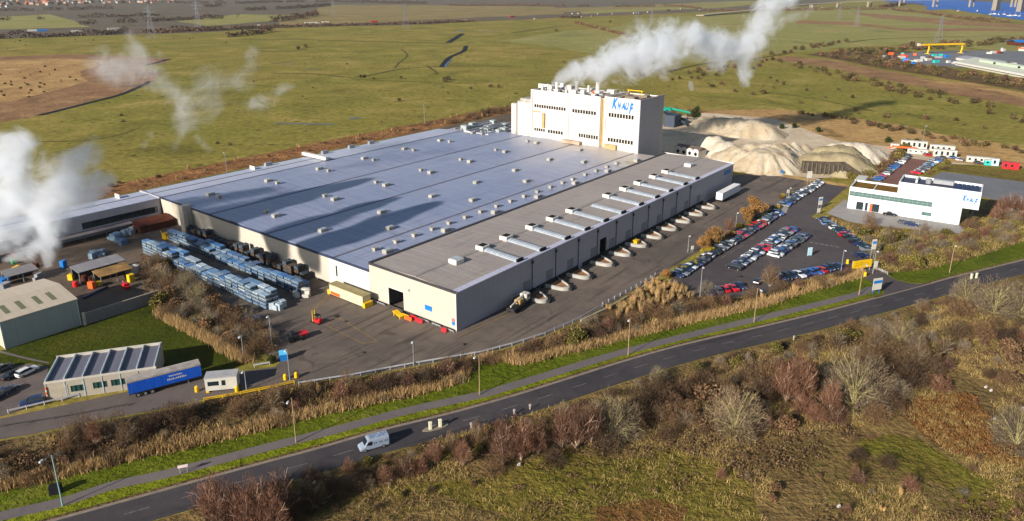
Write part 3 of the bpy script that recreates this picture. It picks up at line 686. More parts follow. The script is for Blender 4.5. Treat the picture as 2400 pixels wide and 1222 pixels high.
for rows in ((47.2,60.4,23.0,24.9,9),(47.0,60.3,11.7,13.5,9),(66.8,80.1,22.9,24.6,9),(83.6,102.3,23.1,24.7,13),(65.3,76.2,11.7,13.5,8),(84.9,94,11.5,13.1,6),(95.5,102.2,11.6,13.1,5)):
    a,b,z0,z1,n=rows
    mb=MB(); mb.box(XT+.22,XT+.3,a,b,z0,z1); o=mb.build('window',glassy('tower_glazing',lin(58,56,48,.35),.15,.4),tw)
    mb=MB()
    for k in range(n+1):
        y=a+(b-a)*k/n; mb.box(XT+.04,XT+.2,y-.16,y+.16,z0,z1)
    mb.build('mullion',C_white,o)
mb=MB(); mb.box(XT-1.0,XT,95.4,96.9,13.8,20.9); mb.box(XT-.6,XT,98.5,103,21.0,21.5); mb.build('wall_duct',C_tan,tw)
def text(name,body,size,parent,loc,rot,mat,ext=.04,shear=.25,spacing=1.0,align='LEFT'):
    cu=bpy.data.curves.new(name,'FONT'); cu.body=body; cu.size=size; cu.extrude=ext; cu.shear=shear; cu.space_character=spacing; cu.align_x=align; cu.offset=.055*size
    tmp=bpy.data.objects.new(name,cu); COL.objects.link(tmp)
    dg=bpy.context.evaluated_depsgraph_get(); dg.update(); me=bpy.data.meshes.new_from_object(tmp.evaluated_get(dg)); bpy.data.objects.remove(tmp)
    me.materials.clear(); me.materials.append(mat); o=link(name,me,parent,loc); o.rotation_euler=rot; return o
def fit(o,w,h):
    me=o.data; n=len(me.vertices); co=np.empty(n*3,np.float32); me.vertices.foreach_get('co',co); co=co.reshape(-1,3)
    for k,s in ((0,w),(1,h)): a=co[:,k].min(); b=co[:,k].max(); co[:,k]=(co[:,k]-a)*s/(b-a)
    me.vertices.foreach_set('co',co.reshape(-1)); me.update(); return o
M_let=plain('blue_lettering',lin(0,120,214,.72),.5)
def logo(parent,w,h,at,rot):
    """the slanted company wordmark: tall K, level NAU, F dropping below the line"""
    for ch,u,wd,v,hh in (('K',0,.27,0,1.45),('N',.25,.17,0,1),('A',.42,.18,0,1),('U',.60,.17,0,1),('F',.78,.20,-.42,1.42)):
        fit(text('lettering',ch,h,parent,at(u*w,v*h),rot,M_let,.04,.3,1),wd*w,hh*h)
# text reads from local +y towards -y on the face that looks along -x
logo(tw,11.2,3.4,lambda u,v:(XT-.07,58.6-u,26.9+v),(R(90),0,R(-90)))
for y,z0,z1 in ((64.3,8.5,31),(81.8,8.5,30.5),(103.2,8.5,31),(61.6,8.5,30)):
    mb=MB(); mb.tube((XT-.18,y,z0),(XT-.18,y,z1),.14,n=6); mb.build('downpipe',plain('tower_pipe',lin(196,190,176,.6)),tw)
mb=MB(); mb.tube((XT-.35,70.4,8.5),(XT-.35,70.4,32.6),.05,n=4); mb.tube((XT-.35,71.1,8.5),(XT-.35,71.1,32.6),.05,n=4)
for z in np.arange(8.8,32.4,.6): mb.tube((XT-.35,70.4,z),(XT-.35,71.1,z),.03,n=4)
mb.build('cat_ladder',M_steel,tw)
mb=MB(); mb.box(XT-1.6,XT,55,61,8.4,10.6); mb.build('roof_lean_to',C_tan,tw); mb=MB(); mb.box(XT-2.4,XT,74,84,8.4,9.8); mb.build('roof_lean_to',plain('dusty_roof',lin(186,164,140,.75)),tw)
plant=MB()
for x,y,w,d,h in ((176,98,3,3,2.6),(172,92,2.2,2.2,1.8),(181,90,4,3,3),(174,84,2,4,2.0),(183,80,3,3,2.4),(172,77,2,2,2.8),(179,73,4,3,1.9),(170.5,70,2,2,1.8),(184,97,2,2,3.2),(186,70,3,4,2)):
    plant.bbox(x-w/2,x+w/2,y-d/2,y+d/2,30.4,30.4+h,.1)
for x,y,h,r in ((176,95,4.5,.8),(180,86,5.2,.9),(174,88,3.6,.5),(183,76,5.4,1.0),(178,78,4.2,.6),(171.5,97,4.0,.35),(171,100,3.2,.6)):
    plant.tube((x,y,30.4),(x,y,30.4+h),r,r,10)
plant.build('roof_plant',C_white,tw)
mb=MB(); mb.tube((175,101,31.2),(175,68,31.2),.6,n=8); mb.tube((181,101,31.6),(181,68,31.6),.45,n=8); mb.tube((170,75,31.0),(186,75,31.0),.5,n=8); mb.build('roof_duct',M_steel,tw)
mb=MB(); mb.box(170.2,171.2,70.4,71.3,30.4,33.2); mb.build('roof_cabinet',M_org,tw)
mb=MB(); 
for y in (48,58): mb.box(171,184,y-.3,y+.3,30.8,31.5)
mb.bbox(172,176,50,55,30.8,32.2,.1); mb.bbox(179,182,47.5,50,30.8,32.4,.1); mb.tube((178,57,30.8),(178,57,33),.5,n=10)
mb.build('roof_grille',plain('tan_plant',lin(160,142,122,.5)),tw)
mb=MB()
for a in ((186,54),(186,61)): mb.tube((a[0],a[1],30.8),(a[0],a[1],33.0),.16)
mb.tube((186,53.4,33.0),(186,61.6,33.0),.22); mb.build('hoist_frame',M_yel,tw)
mb=MB()
for y in np.arange(65.5,104,2.4): mb.tube((XB-.2,y,31.2),(XB-.2,y,32.3),.05,n=4)
mb.tube((XB-.2,65.5,32.3),(XB-.2,103.6,32.3),.05,n=4); mb.build('handrail',M_steel,tw)
# plant behind the hall at the left foot of the tower
pl=thing('rooftop_plant','cluster of grey ducts and filters left of the white tower','plant',P0,FROT)
mb=MB()
for i in range(16):
    mb=MB(); x=rnd.uniform(159,184);y=rnd.uniform(123,149);w=rnd.uniform(1.5,4);d=rnd.uniform(1.5,4);h=rnd.uniform(1,3.5); mb.bbox(x-w/2,x+w/2,y-d/2,y+d/2,7.61,7.6+h,.1)
    mb.build('filter_unit',C_shed,pl)
mb=MB(); mb.box(156.5,188,120,152,0,7.6); mb.build('base_building',C_grey,pl)
mb=MB(); mb.box(156.0,156.5,122,138,7.6,8.9); mb.build('parapet',C_white,pl)
mb=MB()
for k in range(6):
    y=124+k*4.5; mb.tube((158,y,8.6+rnd.random()),(186,y+rnd.uniform(-2,2),9+rnd.random()),.45,n=8)
mb.build('pipe',M_steel,pl)
# ------------------------------------------------ loading bay pens along the shaded wall
def pen():
    """teardrop loading pen: a low curved white wall round a brown ramp"""
    out=[(0,-.6),(.35,-3.4),(1.0,-5.9),(2.4,-7.0),(3.9,-6.2),(5.3,-3.8),(6.6,-.6)]
    P=smooth_line([Vector((x,y,0)) for x,y in out],6)
    c=Vector((3.2,-2.4,0)); inn=[p+(c-p).normalized()*.55 for p in P]
    mb=MB(); mb.loft([[(a.x,a.y,0),(a.x,a.y,.85),(b.x,b.y,1.0),(b.x,b.y,0)] for a,b in zip(P,inn)])
    fl=MB(); fl.face([(p.x,p.y,.42) for p in inn])
    bp=MB()
    for k in (20,23,26,29,32):
        if k<len(P): p=P[k]; q=(p-c).normalized(); bp.obox((p.x+q.x*.55,p.y+q.y*.55),.8,.75,0,.75,math.atan2(q.y,q.x))
    return mb.mesh('pen_wall',[plain('pen_white',lin(214,210,200,.5),.7,0,.2,.15)]),fl.mesh('ramp_floor',[plain('brown_ramp',lin(168,124,88,.75),.8,0,.2,.25,.3)]),bp.mesh('bumper',[M_black])
pw,pf,pb=pen()
for i,x in enumerate(dx):
    t=thing('loading_pen','white curved loading pen with brown floor, %s from the near warehouse corner'%ords(i+1),'loading pen',F(x,0,0.012),FROT,'loading pens along the warehouse wall')
    link('pen_wall',pw,t); link('ramp_floor',pf,t); link('bumper',pb,t)
# ------------------------------------------------ white office building
OA=S(1985,488); OB=S(2246,528); od=(OB-OA).normalized(); orz=math.atan2(od.y,od.x)
of=thing('office_building','white two-storey office with blue lettering, ribbon window and overhanging upper end','office',OA,orz)
mb=MB(); front_wall(mb,0,0,16.2,0,8.4,.4,[(3.0,5.9,.2,3.2),(6.1,11,.2,3.2)] if 0 else [],axis='x')
DEP=12.5
M_ow=plain('white_render',lin(248,252,254,.62),.6,0,.3,.03)
mb=MB()
def fw(x0,x1,z0,z1,holes): front_wall(mb,0,x0,x1,z0,z1,.4,holes,axis='x')
fw(0,16.2,0,4.6,[(3.0,5.4,.1,3.1),(6.0,6.9,.1,3.2),(7.6,10.8,.1,3.1)]); fw(0,16.2,4.6,8.4,[(.15,16.2,5.0,6.8)])
fw(16.2,36.2,0,4.6,[(24.5,27.6,1.6,2.9)]); fw(16.2,36.2,4.6,12.6,[(16.2,27.4,5.0,6.8)])
mb.box(36.2,41.2,0,.4,6.3,12.6)
mb.box(0,.4,.4,DEP,0,8.4); mb.box(.4,16,DEP-.4,DEP,0,8.4)
mb.box(15.8,16.2,.41,DEP,8.2,12.6); mb.box(36.0,36.4,.4,DEP,0,6.3); mb.box(40.8,41.2,.4,DEP,6.3,12.6); mb.box(16,41.2,DEP,DEP+.4,6.3,12.6); mb.box(36.2,40.8,.4,DEP,6.3,6.6); mb.box(16.2,36.2,DEP,DEP+.4,0,6.3)
mb.build('wall',M_ow,of)
mb=MB(); mb.box(.4,15.8,.4,DEP-.4,7.6,7.7); mb.build('sedum_roof',plain('sedum_brown',lin(140,104,40,.6),.9,0,.1,.3,.5),of)
mb=MB(); mb.box(7.6,7.9,.4,DEP-.4,7.7,7.95); mb.build('roof_kerb',M_ow,of)
mb=MB(); mb.box(16.2,40.8,.4,DEP,11.7,11.8); mb.build('roof',plain('dark_membrane',lin(66,72,96,.6),.6),of)
mb=MB()
for k in range(6): mb.add([(32.5+k*1.3,3,11.8),(33.4+k*1.3,3,11.8),(33.4+k*1.3,10,12.5),(32.5+k*1.3,10,12.5),(32.5+k*1.3,3,11.81),(33.4+k*1.3,3,11.81),(33.4+k*1.3,10,12.51),(32.5+k*1.3,10,12.51)],[(4,5,6,7),(0,3,2,1),(0,1,5,4),(2,3,7,6)])
mb.build('solar_panel',glassy('solar_glass',lin(30,40,90,.6),.1,.6),of)
mb=MB(); mb.bbox(26,32.5,6.2,8.4,12.2,13.7,.2); mb.tube((24.6,7,11.8),(24.6,7,13.4),1.0,n=10); mb.build('air_handler',M_steel,of)
mb=MB(); mb.box(20.6,21.2,5,11,11.8,13.0); mb.build('roof_screen',M_ow,of)
mb=MB(); mb.box(.15,16.2,.2,.3,5,6.8); mb.box(16.2,27.4,.2,.3,5,6.8); o=mb.build('ribbon_window',M_glassg,of)
mb=MB(); 
for k in range(19): mb.box(.2+k*1.5-.05,.2+k*1.5+.05,.05,.18,5,6.8)
mb.box(.15,27.4,.05,.18,5.85,5.93); mb.build('mullion',M_steel,o)
mb=MB(); mb.box(24.5,27.6,.2,.3,1.6,2.9); mb.build('window',M_glassg,of)
for a,b,m in ((3.0,5.4,M_glass),(6.0,6.9,M_glass),(7.6,10.8,M_glass)):
    mb=MB(); mb.box(a,b,.25,.35,.1,3.15); mb.build('window',m,of)
mb=MB(); mb.box(7.7,8.4,.05,.2,.1,2.9); mb.build('door',M_org,of)
logo(of,4.6,1.55,lambda u,v:(36.0+u,-.07,8.75+v),(R(90),0,0))
mb=MB(); mb.tube((38,10,0),(40,10,6.3),.25); mb.tube((38.6,2,0),(40.2,2,6.3),.25); mb.build('prop',M_dk,of)
wb=thing('store_building','small white store with pale flat roof at the head of the car park','store',S(2000,448),orz)
mb=MB(); mb.box(0,3.5,0,.3,0,4.6); mb.box(0,.3,.3,9,0,4.6); mb.box(3.2,3.5,.3,9,0,4.6); mb.box(.3,3.2,8.7,9,0,4.6); mb.build('wall',M_ow,wb)
mb=MB(); mb.box(-.1,3.6,-.1,9.1,4.6,4.8); mb.build('roof',M_offw,wb)
# ------------------------------------------------ grey-green shed and its yard wall
sh=thing('sheet_shed','grey-green sheet shed with pale roof and green rooflights beside the lawn','shed',F(-71,74.8,0),FROT)
mb=MB(); mb.box(0,16.2,-.0,.3,0,7.0); mb.build('wall',C_shed,sh)
mb=MB(); mb.prism([(0,0.3),(.3,.3),(.3,19.7),(0,19.7)],0,7.0); mb.face([(0.0,0,7),(0,20,7),(0,10,8.2)]); mb.face([(.3,0,7),(.3,10,8.2),(.3,20,7)]); mb.build('wall',C_cream,sh)
mb=MB(); mb.box(15.9,16.2,.3,19.7,0,7.0); mb.box(0,16.2,19.7,20,0,7.0); mb.face([(16.2,0,7),(16.2,10,8.2),(16.2,20,7)]); mb.build('wall',C_shed,sh)
mb=MB(); roofprof(mb,[(-.25,7.0),(10,8.3),(20.25,7.0)],-.3,16.5,.15); mb.build('roof',roofmat('cream_sheet_roof',lin(204,188,166,.7),lin(212,198,176,.7),None,.6,.3,.15),sh)
for x in (2.2,5.4,9.0,12.0):
    mb=MB(); z=lambda y:7.0+(y+.25)*1.3/10.25+.02
    mb.face([(x,2.6,z(2.6)),(x+1.1,2.6,z(2.6)),(x+1.1,7.2,z(7.2)),(x,7.2,z(7.2))]); mb.face([(x,2.6,z(2.6)-.01),(x,7.2,z(7.2)-.01),(x+1.1,7.2,z(7.2)-.01),(x+1.1,2.6,z(2.6)-.01)]); mb.build('rooflight',plain('green_rooflight',lin(128,130,92,.6),.5),sh)
mb=MB(); mb.box(-.12,.12,-.15,.15,0,7.0); mb.box(16.1,16.3,-.14,.1,0,7.0); mb.build('corner_trim',plain('pale_green_trim',lin(206,216,206,.7)),sh)
yw=thing('yard_wall','long grey panel wall running from the shed across the top of the lawn','wall',S(200,762),R(90-39.5))
mb=MB(); mb.box(0,18,-.15,.15,0,3.0); mb.build('panel',plain('grey_panel',lin(150,144,144,.6),.8,0,.2,.12),yw)
mb=MB(); mb.box(-.25,.25,-.3,.3,0,3.3); mb.build('end_post',plain('pale_post',lin(214,206,190,.7)),yw)
mb=MB(); mb.box(-.1,18.1,-.22,.22,3.0,3.12); mb.build('coping',M_conc,yw)
# ------------------------------------------------ portable office by the gate
pa=S(112,942); pbb=S(372,903); pd=(pbb-pa).normalized(); prz=math.atan2(pd.y,pd.x)
po=thing('site_office','cream portable office of six bays with grey roof trays and green windows','office',pa,prz)
PL_=20.3
mb=MB(); PD=10.6
holes=[]
for k,(a,b) in enumerate([(4.4,7.0),(8.4,11.0),(11.7,14.3),(17.8,19.7)]): holes.append((a,b,1.35,2.75))
front_wall(mb,0,.3,PL_-.3,0,4.2,.25,holes,axis='x'); mb.box(0,.3,0,PD,0,4.2); mb.box(PL_-.3,PL_,0,PD,0,4.2); mb.box(.3,PL_-.3,PD-.3,PD,0,4.2)
mb.build('wall',plain('cream_panel',lin(222,210,190,.46),.6,0,.3,.05),po)
for k in range(6):
    x0=.25+k*(PL_-.5)/6; x1=x0+(PL_-.5)/6
    mb=MB(); mb.box(x0+.12,x1-.12,.3,PD-.3,4.1,4.22); o=mb.build('roof_tray',roofmat('tray_grey_%d'%k,lin(118,118,132,.6),lin(132,132,146,.6),None,.6,.3,.2) if k==0 else bpy.data.materials['tray_grey_0'],po)
for k in range(7):
    x=.25+k*(PL_-.5)/6
    mb=MB(); mb.box(x-.12,x+.12,.05,PD-.05,4.2,4.75); mb.build('roof_rib',plain('pale_blue_trim',lin(186,196,204,.7)),po)
mb=MB(); mb.box(-.05,PL_+.05,PD-.15,PD+.05,4.2,4.8); mb.box(-.06,PL_+.06,-.06,.12,3.95,4.4); mb.build('fascia',plain('cream_trim',lin(234,226,210,.56)),po)
M_gwin=glassy('green_window',lin(40,90,80,.6),.1,.6)
for a,b,z0,z1 in holes:
    mb=MB(); mb.box(a,b,.1,.16,z0,z1); o=mb.build('window',M_gwin,po)
    mb=MB(); 
    for q in (0,.33,.67,1): xx=a+(b-a)*q; mb.box(xx-.06,xx+.06,.01,.1,z0,z1)
    mb.build('mullion',M_dk,o)
for k in range(7):
    x=.15+k*(PL_-.3)/6; mb=MB(); mb.box(x-.1,x+.1,-.08,-.0,0,3.95); mb.build('corner_post',plain('pale_blue_trim',lin(186,196,204,.7)),po)
mb=MB(); mb.box(1.2,3.9,-.05,-.01,.3,3.2); mb.build('door',plain('beige_shutter',lin(200,188,166,.62)),po)
# ------------------------------------------------ gatehouse
ga=S(483,922); gb=S(555,915); gd=(gb-ga).normalized()
gh=thing('gatehouse','small white gatehouse cabin on yellow feet beside the blue trailer','gatehouse',ga,math.atan2(gd.y,gd.x))
mb=MB(); front_wall(mb,0,0,6.2,.45,3.2,.15,[(.5,2.7,1.5,2.5),(3.2,4.0,1.4,2.6)],axis='x'); mb.box(0,.15,.15,2.8,.45,3.2); mb.box(6.05,6.2,.15,2.8,.45,3.2); mb.box(.15,6.05,2.65,2.8,.45,3.2); mb.box(.15,6.05,.15,2.65,.45,.55); mb.build('wall',M_offw,gh)
mb=MB(); mb.box(-.1,6.3,-.1,2.9,3.2,3.4); mb.build('roof',plain('pale_grey_roof',lin(186,184,184,.66)),gh)
mb=MB(); mb.box(.5,2.7,.06,.1,1.5,2.5); mb.box(3.2,4.0,.06,.1,1.4,2.6); mb.build('window',M_glass,gh)
mb=MB()
for x in (.3,5.9): 
    for y in (.3,2.5): mb.box(x-.3,x+.3,y-.3,y+.3,0,.45)
mb.build('foot',M_yel,gh)
# ------------------------------------------------ open canopies in the works yard
def canopy(name,label,px,L,W,rz,z,mat,slope=.6):
    t=thing(name,label,'canopy',S(*px),rz)
    mb=MB(); mb.add([(0,0,z),(L,0,z),(L,W,z+slope),(0,W,z+slope),(0,0,z+.15),(L,0,z+.15),(L,W,z+slope+.15),(0,W,z+slope+.15)],[(0,3,2,1),(4,5,6,7),(0,1,5,4),(1,2,6,5),(2,3,7,6),(3,0,4,7)]); mb.build('roof',mat,t)
    for x in (.3,L/2,L-.3):
        for y in (.3,W-.3):
            mb=MB(); mb.tube((x,y,0),(x,y,z+slope*y/W),.12); mb.build('post',M_steel,t)
    mb=MB(); mb.box(.1,L-.1,W-.2,W,0,z); mb.build('back_wall',plain('dark_boarding',lin(70,62,56,.5)),t); return t
canopy('storage_canopy','grey roofed open canopy above the coloured clutter in the works yard',(188,668),13,5.5,FROT,3.4,roofmat('canopy_grey',lin(150,146,150,.6),lin(166,162,164,.6),None,.7,.3,.2))
canopy('storage_canopy','brown roofed open canopy right of the grey one in the works yard',(238,672),9,5,FROT,2.6,M_wood)
canopy('storage_canopy','weathered low lean-to behind the pale shed',(20,672),8,5,FROT,2.6,roofmat('canopy_grey2',lin(140,134,134,.6),lin(150,146,146,.6),None,.7,.3,.2))
# ------------------------------------------------ bungalow by the gypsum heaps
bg=thing('weighbridge_office','white gabled bungalow with four round openings in front of the pale heaps','bungalow',S(1582,362),R(90-135.7))
mb=MB(); mb.box(0,13,0,.3,0,3.6); mb.box(0,.3,.3,7,0,3.6); mb.box(12.7,13,.3,7,0,3.6); mb.box(.3,12.7,6.7,7,0,3.6)
for k in range(4): 
    x=1.6+k*3.3; mb.loft([[(x+1.5*math.cos(a),y,3.4+.9*math.sin(a)) for a in np.linspace(0,math.pi,9)] for y in (-.04,.3)])
mb.build('wall',C_white,bg)
mb=MB(); mb.face([(-.3,-.0,3.6),(13.3,-.0,3.6),(13.3,3.5,5.0),(-.3,3.5,5.0)]); mb.face([(-.3,3.5,5.0),(13.3,3.5,5.0),(13.3,7.3,3.6),(-.3,7.3,3.6)]); mb.face([(-.3,0,3.58),(-.3,7.3,3.58),(13.3,7.3,3.58),(13.3,0,3.58)]); mb.face([(-.3,0,3.6),(-.3,3.5,5),(-.3,7.3,3.6)]); mb.face([(13.3,0,3.6),(13.3,7.3,3.6),(13.3,3.5,5)]); mb.build('roof',plain('brown_tiles',lin(122,104,92,.6)),bg)
for k in range(4):
    x=1.6+k*3.3; mb=MB(); mb.loft([[(x+.85*math.cos(a),y,1.9+.95*math.sin(a)) for a in np.linspace(0,2*math.pi,12,endpoint=False)] for y in (-.06,-.0)]); mb.build('window',M_dk,bg)
# ================================================================== vehicles
def carpaint(name,col,metal=.0,rough=.3):
    t=NT(name); p=t.obj(); n=t.noise(p,1.5,3)
    t.bsdf(t.mix(n,tuple(c*.85 for c in col[:3])+(1,),tuple(min(1,c*1.1) for c in col[:3])+(1,)),rough,metal,.5,**{'Coat Weight':.5,'Coat Roughness':.1}); return t.m
PAINT={'white':carpaint('paint_white',lin(232,232,232,.8)),'silver':carpaint('paint_silver',lin(170,174,180,.75),.5),'grey':carpaint('paint_grey',lin(96,100,108,.7),.3),
 'black':carpaint('paint_black',lin(24,26,32,.8)),'dark blue':carpaint('paint_navy',lin(24,44,90,.8)),'blue':carpaint('paint_blue',lin(28,92,170,.8)),'red':carpaint('paint_red',lin(200,16,40,.85)),'light blue':carpaint('paint_sky',lin(120,160,205,.75),.2),'dark green':carpaint('paint_green',lin(26,60,52,.8))}
M_cg=glassy('car_glass',(.012,.018,.024,1),.05,.6)
M_tyre=plain('tyre_rubber',(.015,.015,.016,1),.85,0,.2)
M_lamp=plain('lamp_lens',lin(230,228,220,.7),.2,0,.5)
M_rlamp=plain('tail_lens',lin(150,10,16,.8),.2,0,.5)
def ring(x,w,z0,zb,z1,k=.86):
    return [(x,-w*.96,z0),(x,-w,z0+.12),(x,-w,zb-.12),(x,-w*k,z1),(x,0,z1+.02),(x,w*k,z1),(x,w,zb-.12),(x,w,z0+.12),(x,w*.96,z0)]
def car_meshes(kind):
    # nose at +x; returns body and glass meshes (paint slot 0, dark slot 1)
    if kind=='hatchback': L,hw,bel,top=4.05,.86,.92,1.47; prof=[(-1,.62,.8),(-.97,.9,.95),(-.6,.95,.96),(.45,.93,.93),(.9,.8,.84),(1,.55,.6)]; roof=(-.92,-.62,.12,.52)
    elif kind=='saloon': L,hw,bel,top=4.6,.89,.92,1.43; prof=[(-1,.6,.78),(-.97,.88,.96),(-.55,.93,.95),(.4,.92,.92),(.9,.8,.83),(1,.55,.6)]; roof=(-.62,-.34,.14,.48)
    elif kind=='estate': L,hw,bel,top=4.65,.89,.94,1.5; prof=[(-1,.6,.8),(-.97,.92,.96),(-.55,.95,.96),(.4,.94,.93),(.9,.82,.85),(1,.55,.6)]; roof=(-.93,-.8,.14,.48)
    else: L,hw,bel,top=4.5,.92,1.08,1.7; prof=[(-1,.7,.9),(-.97,1.02,1.1),(-.6,1.08,1.1),(.45,1.06,1.06),(.92,.95,.98),(1,.62,.7)]; roof=(-.93,-.78,.16,.5)
    h=L/2; mb=MB()
    rings=[]
    for x,zb,z1 in prof:
        e=.86 if abs(x)>.99 else (.95 if abs(x)>.9 else 1)
        rings.append(ring(x*h,hw*e,.30 if abs(x)<.99 else .36,zb,z1))
    mb.loft(rings)
    r0,r1,r2,r3=[v*h for v in roof]; tw=hw*.74
    mb.loft([[(r1,-tw,top-.06),(r1,-tw*.8,top),(r1,tw*.8,top),(r1,tw,top-.06)],[((r1+r2)/2,-tw,top-.02),((r1+r2)/2,-tw*.8,top+.04),((r1+r2)/2,tw*.8,top+.04),((r1+r2)/2,tw,top-.02)],[(r2,-tw,top-.08),(r2,-tw*.8,top-.02),(r2,tw*.8,top-.02),(r2,tw,top-.08)]])
    for sx,x in ((1,.97*h),(-1,-.985*h)):
        for sy in (-1,1): mb.box(x-.06,x+.03,sy*hw*.72-.16,sy*hw*.72+.16,.62,.78,2 if sx>0 else 3)
    for xw in (-.60*h,.62*h):
        for sy in (-1,1): mb.tube((xw,sy*(hw-.2),.31),(xw,sy*(hw+.012),.31),.31,n=12,m=1); mb.tube((xw,sy*(hw-.05),.31),(xw,sy*(hw+.02),.31),.17,n=8,m=4)
    g=MB(); bw=hw*.9
    g.loft([[(r0,-bw,bel-.06),(r1+.02,-tw+.02,top-.045),(r1+.02,tw-.02,top-.045),(r0,bw,bel-.06)],[(r3,-bw,bel-.06),(r2-.02,-tw+.02,top-.06),(r2-.02,tw-.02,top-.06),(r3,bw,bel-.06)]])
    b=mb.mesh('body',[PAINT['silver'],M_tyre,M_lamp,M_rlamp,M_steel]); 
    bmm=bmesh.new(); bmm.from_mesh(b); bmesh.ops.recalc_face_normals(bmm,faces=bmm.faces); bmm.to_mesh(b); bmm.free()
    gg=g.mesh('window_glass',[M_cg]); bmm=bmesh.new(); bmm.from_mesh(gg); bmesh.ops.recalc_face_normals(bmm,faces=bmm.faces); bmm.to_mesh(gg); bmm.free()
    return b,gg
CARM={k:car_meshes(k) for k in ('hatchback','saloon','estate','off-roader')}
def car(kind,color,loc,rz,label,group='parked cars',cat='car'):
    o=link('parked_car',CARM[kind][0],None,loc,rz); setmat(o,PAINT[color]); tag(o,label,cat,group)
    link('window_glass',CARM[kind][1],o)
    return o
def row(a,b,n,side,colors,where,frm,skip=(),z=.022,jig=.25,angle=90,flip=.4,group=None):
    A=S(*a);B=S(*b); d=(B-A); base=math.atan2(d.y,d.x)
    for i in range(n):
        if i in skip: continue
        c=colors[i%len(colors)]
        kind=rnd.choice(['hatchback','hatchback','saloon','estate','off-roader','hatchback'])
        p=A.lerp(B,i/(n-1)); p=p+Vector((math.cos(base+R(90)),math.sin(base+R(90)),0))*rnd.uniform(-jig,jig); p.z=z
        rz=base+R(angle)+(math.pi if rnd.random()<flip else 0)+R(rnd.uniform(-2,2))
        car(kind,c,p,rz,'%s %s in %s, %s car from %s'%(c,kind,where,ords(i+1),frm),group or 'cars in '+where)
c1='dark blue,silver,black,dark blue,white,black,dark blue,grey,silver,black,white,dark blue,dark green,black,silver,white,black,silver,white,grey,dark blue,dark green,red,red,dark blue,grey,silver,dark green,dark blue,red,silver,red,white,dark green,grey,dark blue,silver,dark blue,white,blue'.split(',')
row((1588,648),(1822,503),40,1,c1,'the long kerbside row','the lower end')
c2='silver,blue,dark blue,black,silver,dark blue,white,silver,black,white,silver,grey,white,white,silver,white'.split(',')
row((1836,484),(1921,430),16,1,c2,'the upper kerbside row','its lower end')
c3='black,dark blue,silver,dark blue,silver,white,silver,dark blue,white,dark blue,red,red,silver,grey,white,blue,silver,white,dark blue,black,silver,red,blue'.split(',')
row((1722,631),(1853,541),23,1,c3,'the middle double row','the lower end')
c4='white,white,dark blue,blue,dark blue,white,silver,black,blue,silver,dark green,grey,dark blue,silver,dark blue'.split(',')
row((1812,602),(1884,556),15,1,c4,'the short right-hand row','its lower end')
c5='dark blue,silver,light blue,grey,white,dark green,dark blue,red,black,dark green,black,dark blue,dark green,silver'.split(',')
row((1927,518),(2034,588),14,1,c5,'the diagonal row below the office','the upper end')
c6='dark blue,black,dark blue,white,dark blue,blue,blue,red,dark blue,black,dark blue'.split(',')
row((1832,655),(1962,629),11,1,c6,'the bottom row by the hedge','the left end')
car('estate','dark blue',S(2018,602,.022),R(12),'dark blue estate parked crosswise beside the yellow entrance gantry')
car('hatchback','black',S(1775,664,.022),R(60),'lone black hatchback behind the bare bush at the car park bottom')
row((1660,688),(1735,676),5,1,['dark blue','grey','red','red','dark blue'],'the half-hidden row behind verge bushes','the left end')
c7='blue,blue,red,white,dark green,silver,blue,blue,dark blue,white,white,grey,black,black'.split(',')
row((2055,424),(2126,368),14,1,c7,'the row left of red tarmac','the near end',z=.026)
c8='red,white,grey,silver,grey,light blue,silver,white,blue,dark blue,grey'.split(',')
row((2148,408),(2205,372),11,1,c8,'the row right of red tarmac','the near end',z=.026)
car('saloon','black',S(2085,505,.034),R(-25),'black saloon parked against the white office wall')
car('hatchback','grey',S(2118,524,.034),R(-35),'grey hatchback below the office among bare bushes')
car('off-roader','dark blue',S(2136,529,.034),R(-35),'dark blue off-roader parked below the right part of the office')
# cars on the left by the site office
for kind,c,px,rz,lab in (('estate','white',(64,876),68,'white estate car nosed in beside the lawn path'),('saloon','black',(28,884),70,'black saloon left of the white estate on the left edge'),('hatchback','grey',(8,868),66,'grey hatchback at the far left edge by the lawn'),('hatchback','dark blue',(20,920),72,'dark blue hatchback behind the black saloon on the left'),('saloon','dark blue',(-6,935),74,'dark blue saloon cut by the left frame edge'),):
    car(kind,c,S(*px,.03),R(rz),lab,'cars by the site office')
car('off-roader','dark blue',S(78,948,.03),R(205),'dark blue off-roader beside the orange and white post','cars by the site office')
car('hatchback','light blue',S(588,752,.02),R(30),'light blue hatchback half hidden in the hedge beside the yard','cars by the site office')
# ------------------------------------------------ white van on the road
def at_lane(px,off):
    p=S(*px); 
    j=min(range(len(KL)-1),key=lambda i:(KL[i]-p).length); t=(KL[j+1]-KL[j]).normalized(); return p,math.atan2(t.y,t.x)
vp,va=at_lane((876,1049),0); vp.z=.05
van_k=.92; van=thing('panel_van','white panel van with blue chequer lettering on its roof driving along the road','van',vp,va+math.pi)
van.scale=(.92,.92,.92); mb=MB(); pv=carpaint('paint_van',lin(176,190,208,.62))
def vring(x,w,z0,z1,k=.9): return [(x,-w*.95,z0),(x,-w,z0+.2),(x,-w,z1-.35),(x,-w*k,z1),(x,w*k,z1),(x,w,z1-.35),(x,w,z0+.2),(x,w*.95,z0)]
mb.loft([vring(-2.95,.95,.45,2.3),vring(-2.85,1.0,.38,2.5),vring(1.0,1.0,.38,2.5),vring(1.35,1.0,.38,2.36),vring(1.95,.99,.38,1.38,.86),vring(2.75,.95,.40,1.12,.84),vring(2.95,.84,.5,.95,.84)])
mb.build('body',pv,van)
mb=MB(); mb.face([(1.40,-.84,2.30),(1.40,.84,2.30),(1.97,.80,1.42),(1.97,-.80,1.42)]); mb.build('windscreen',M_cg,van,loc=(.02,0,.03))
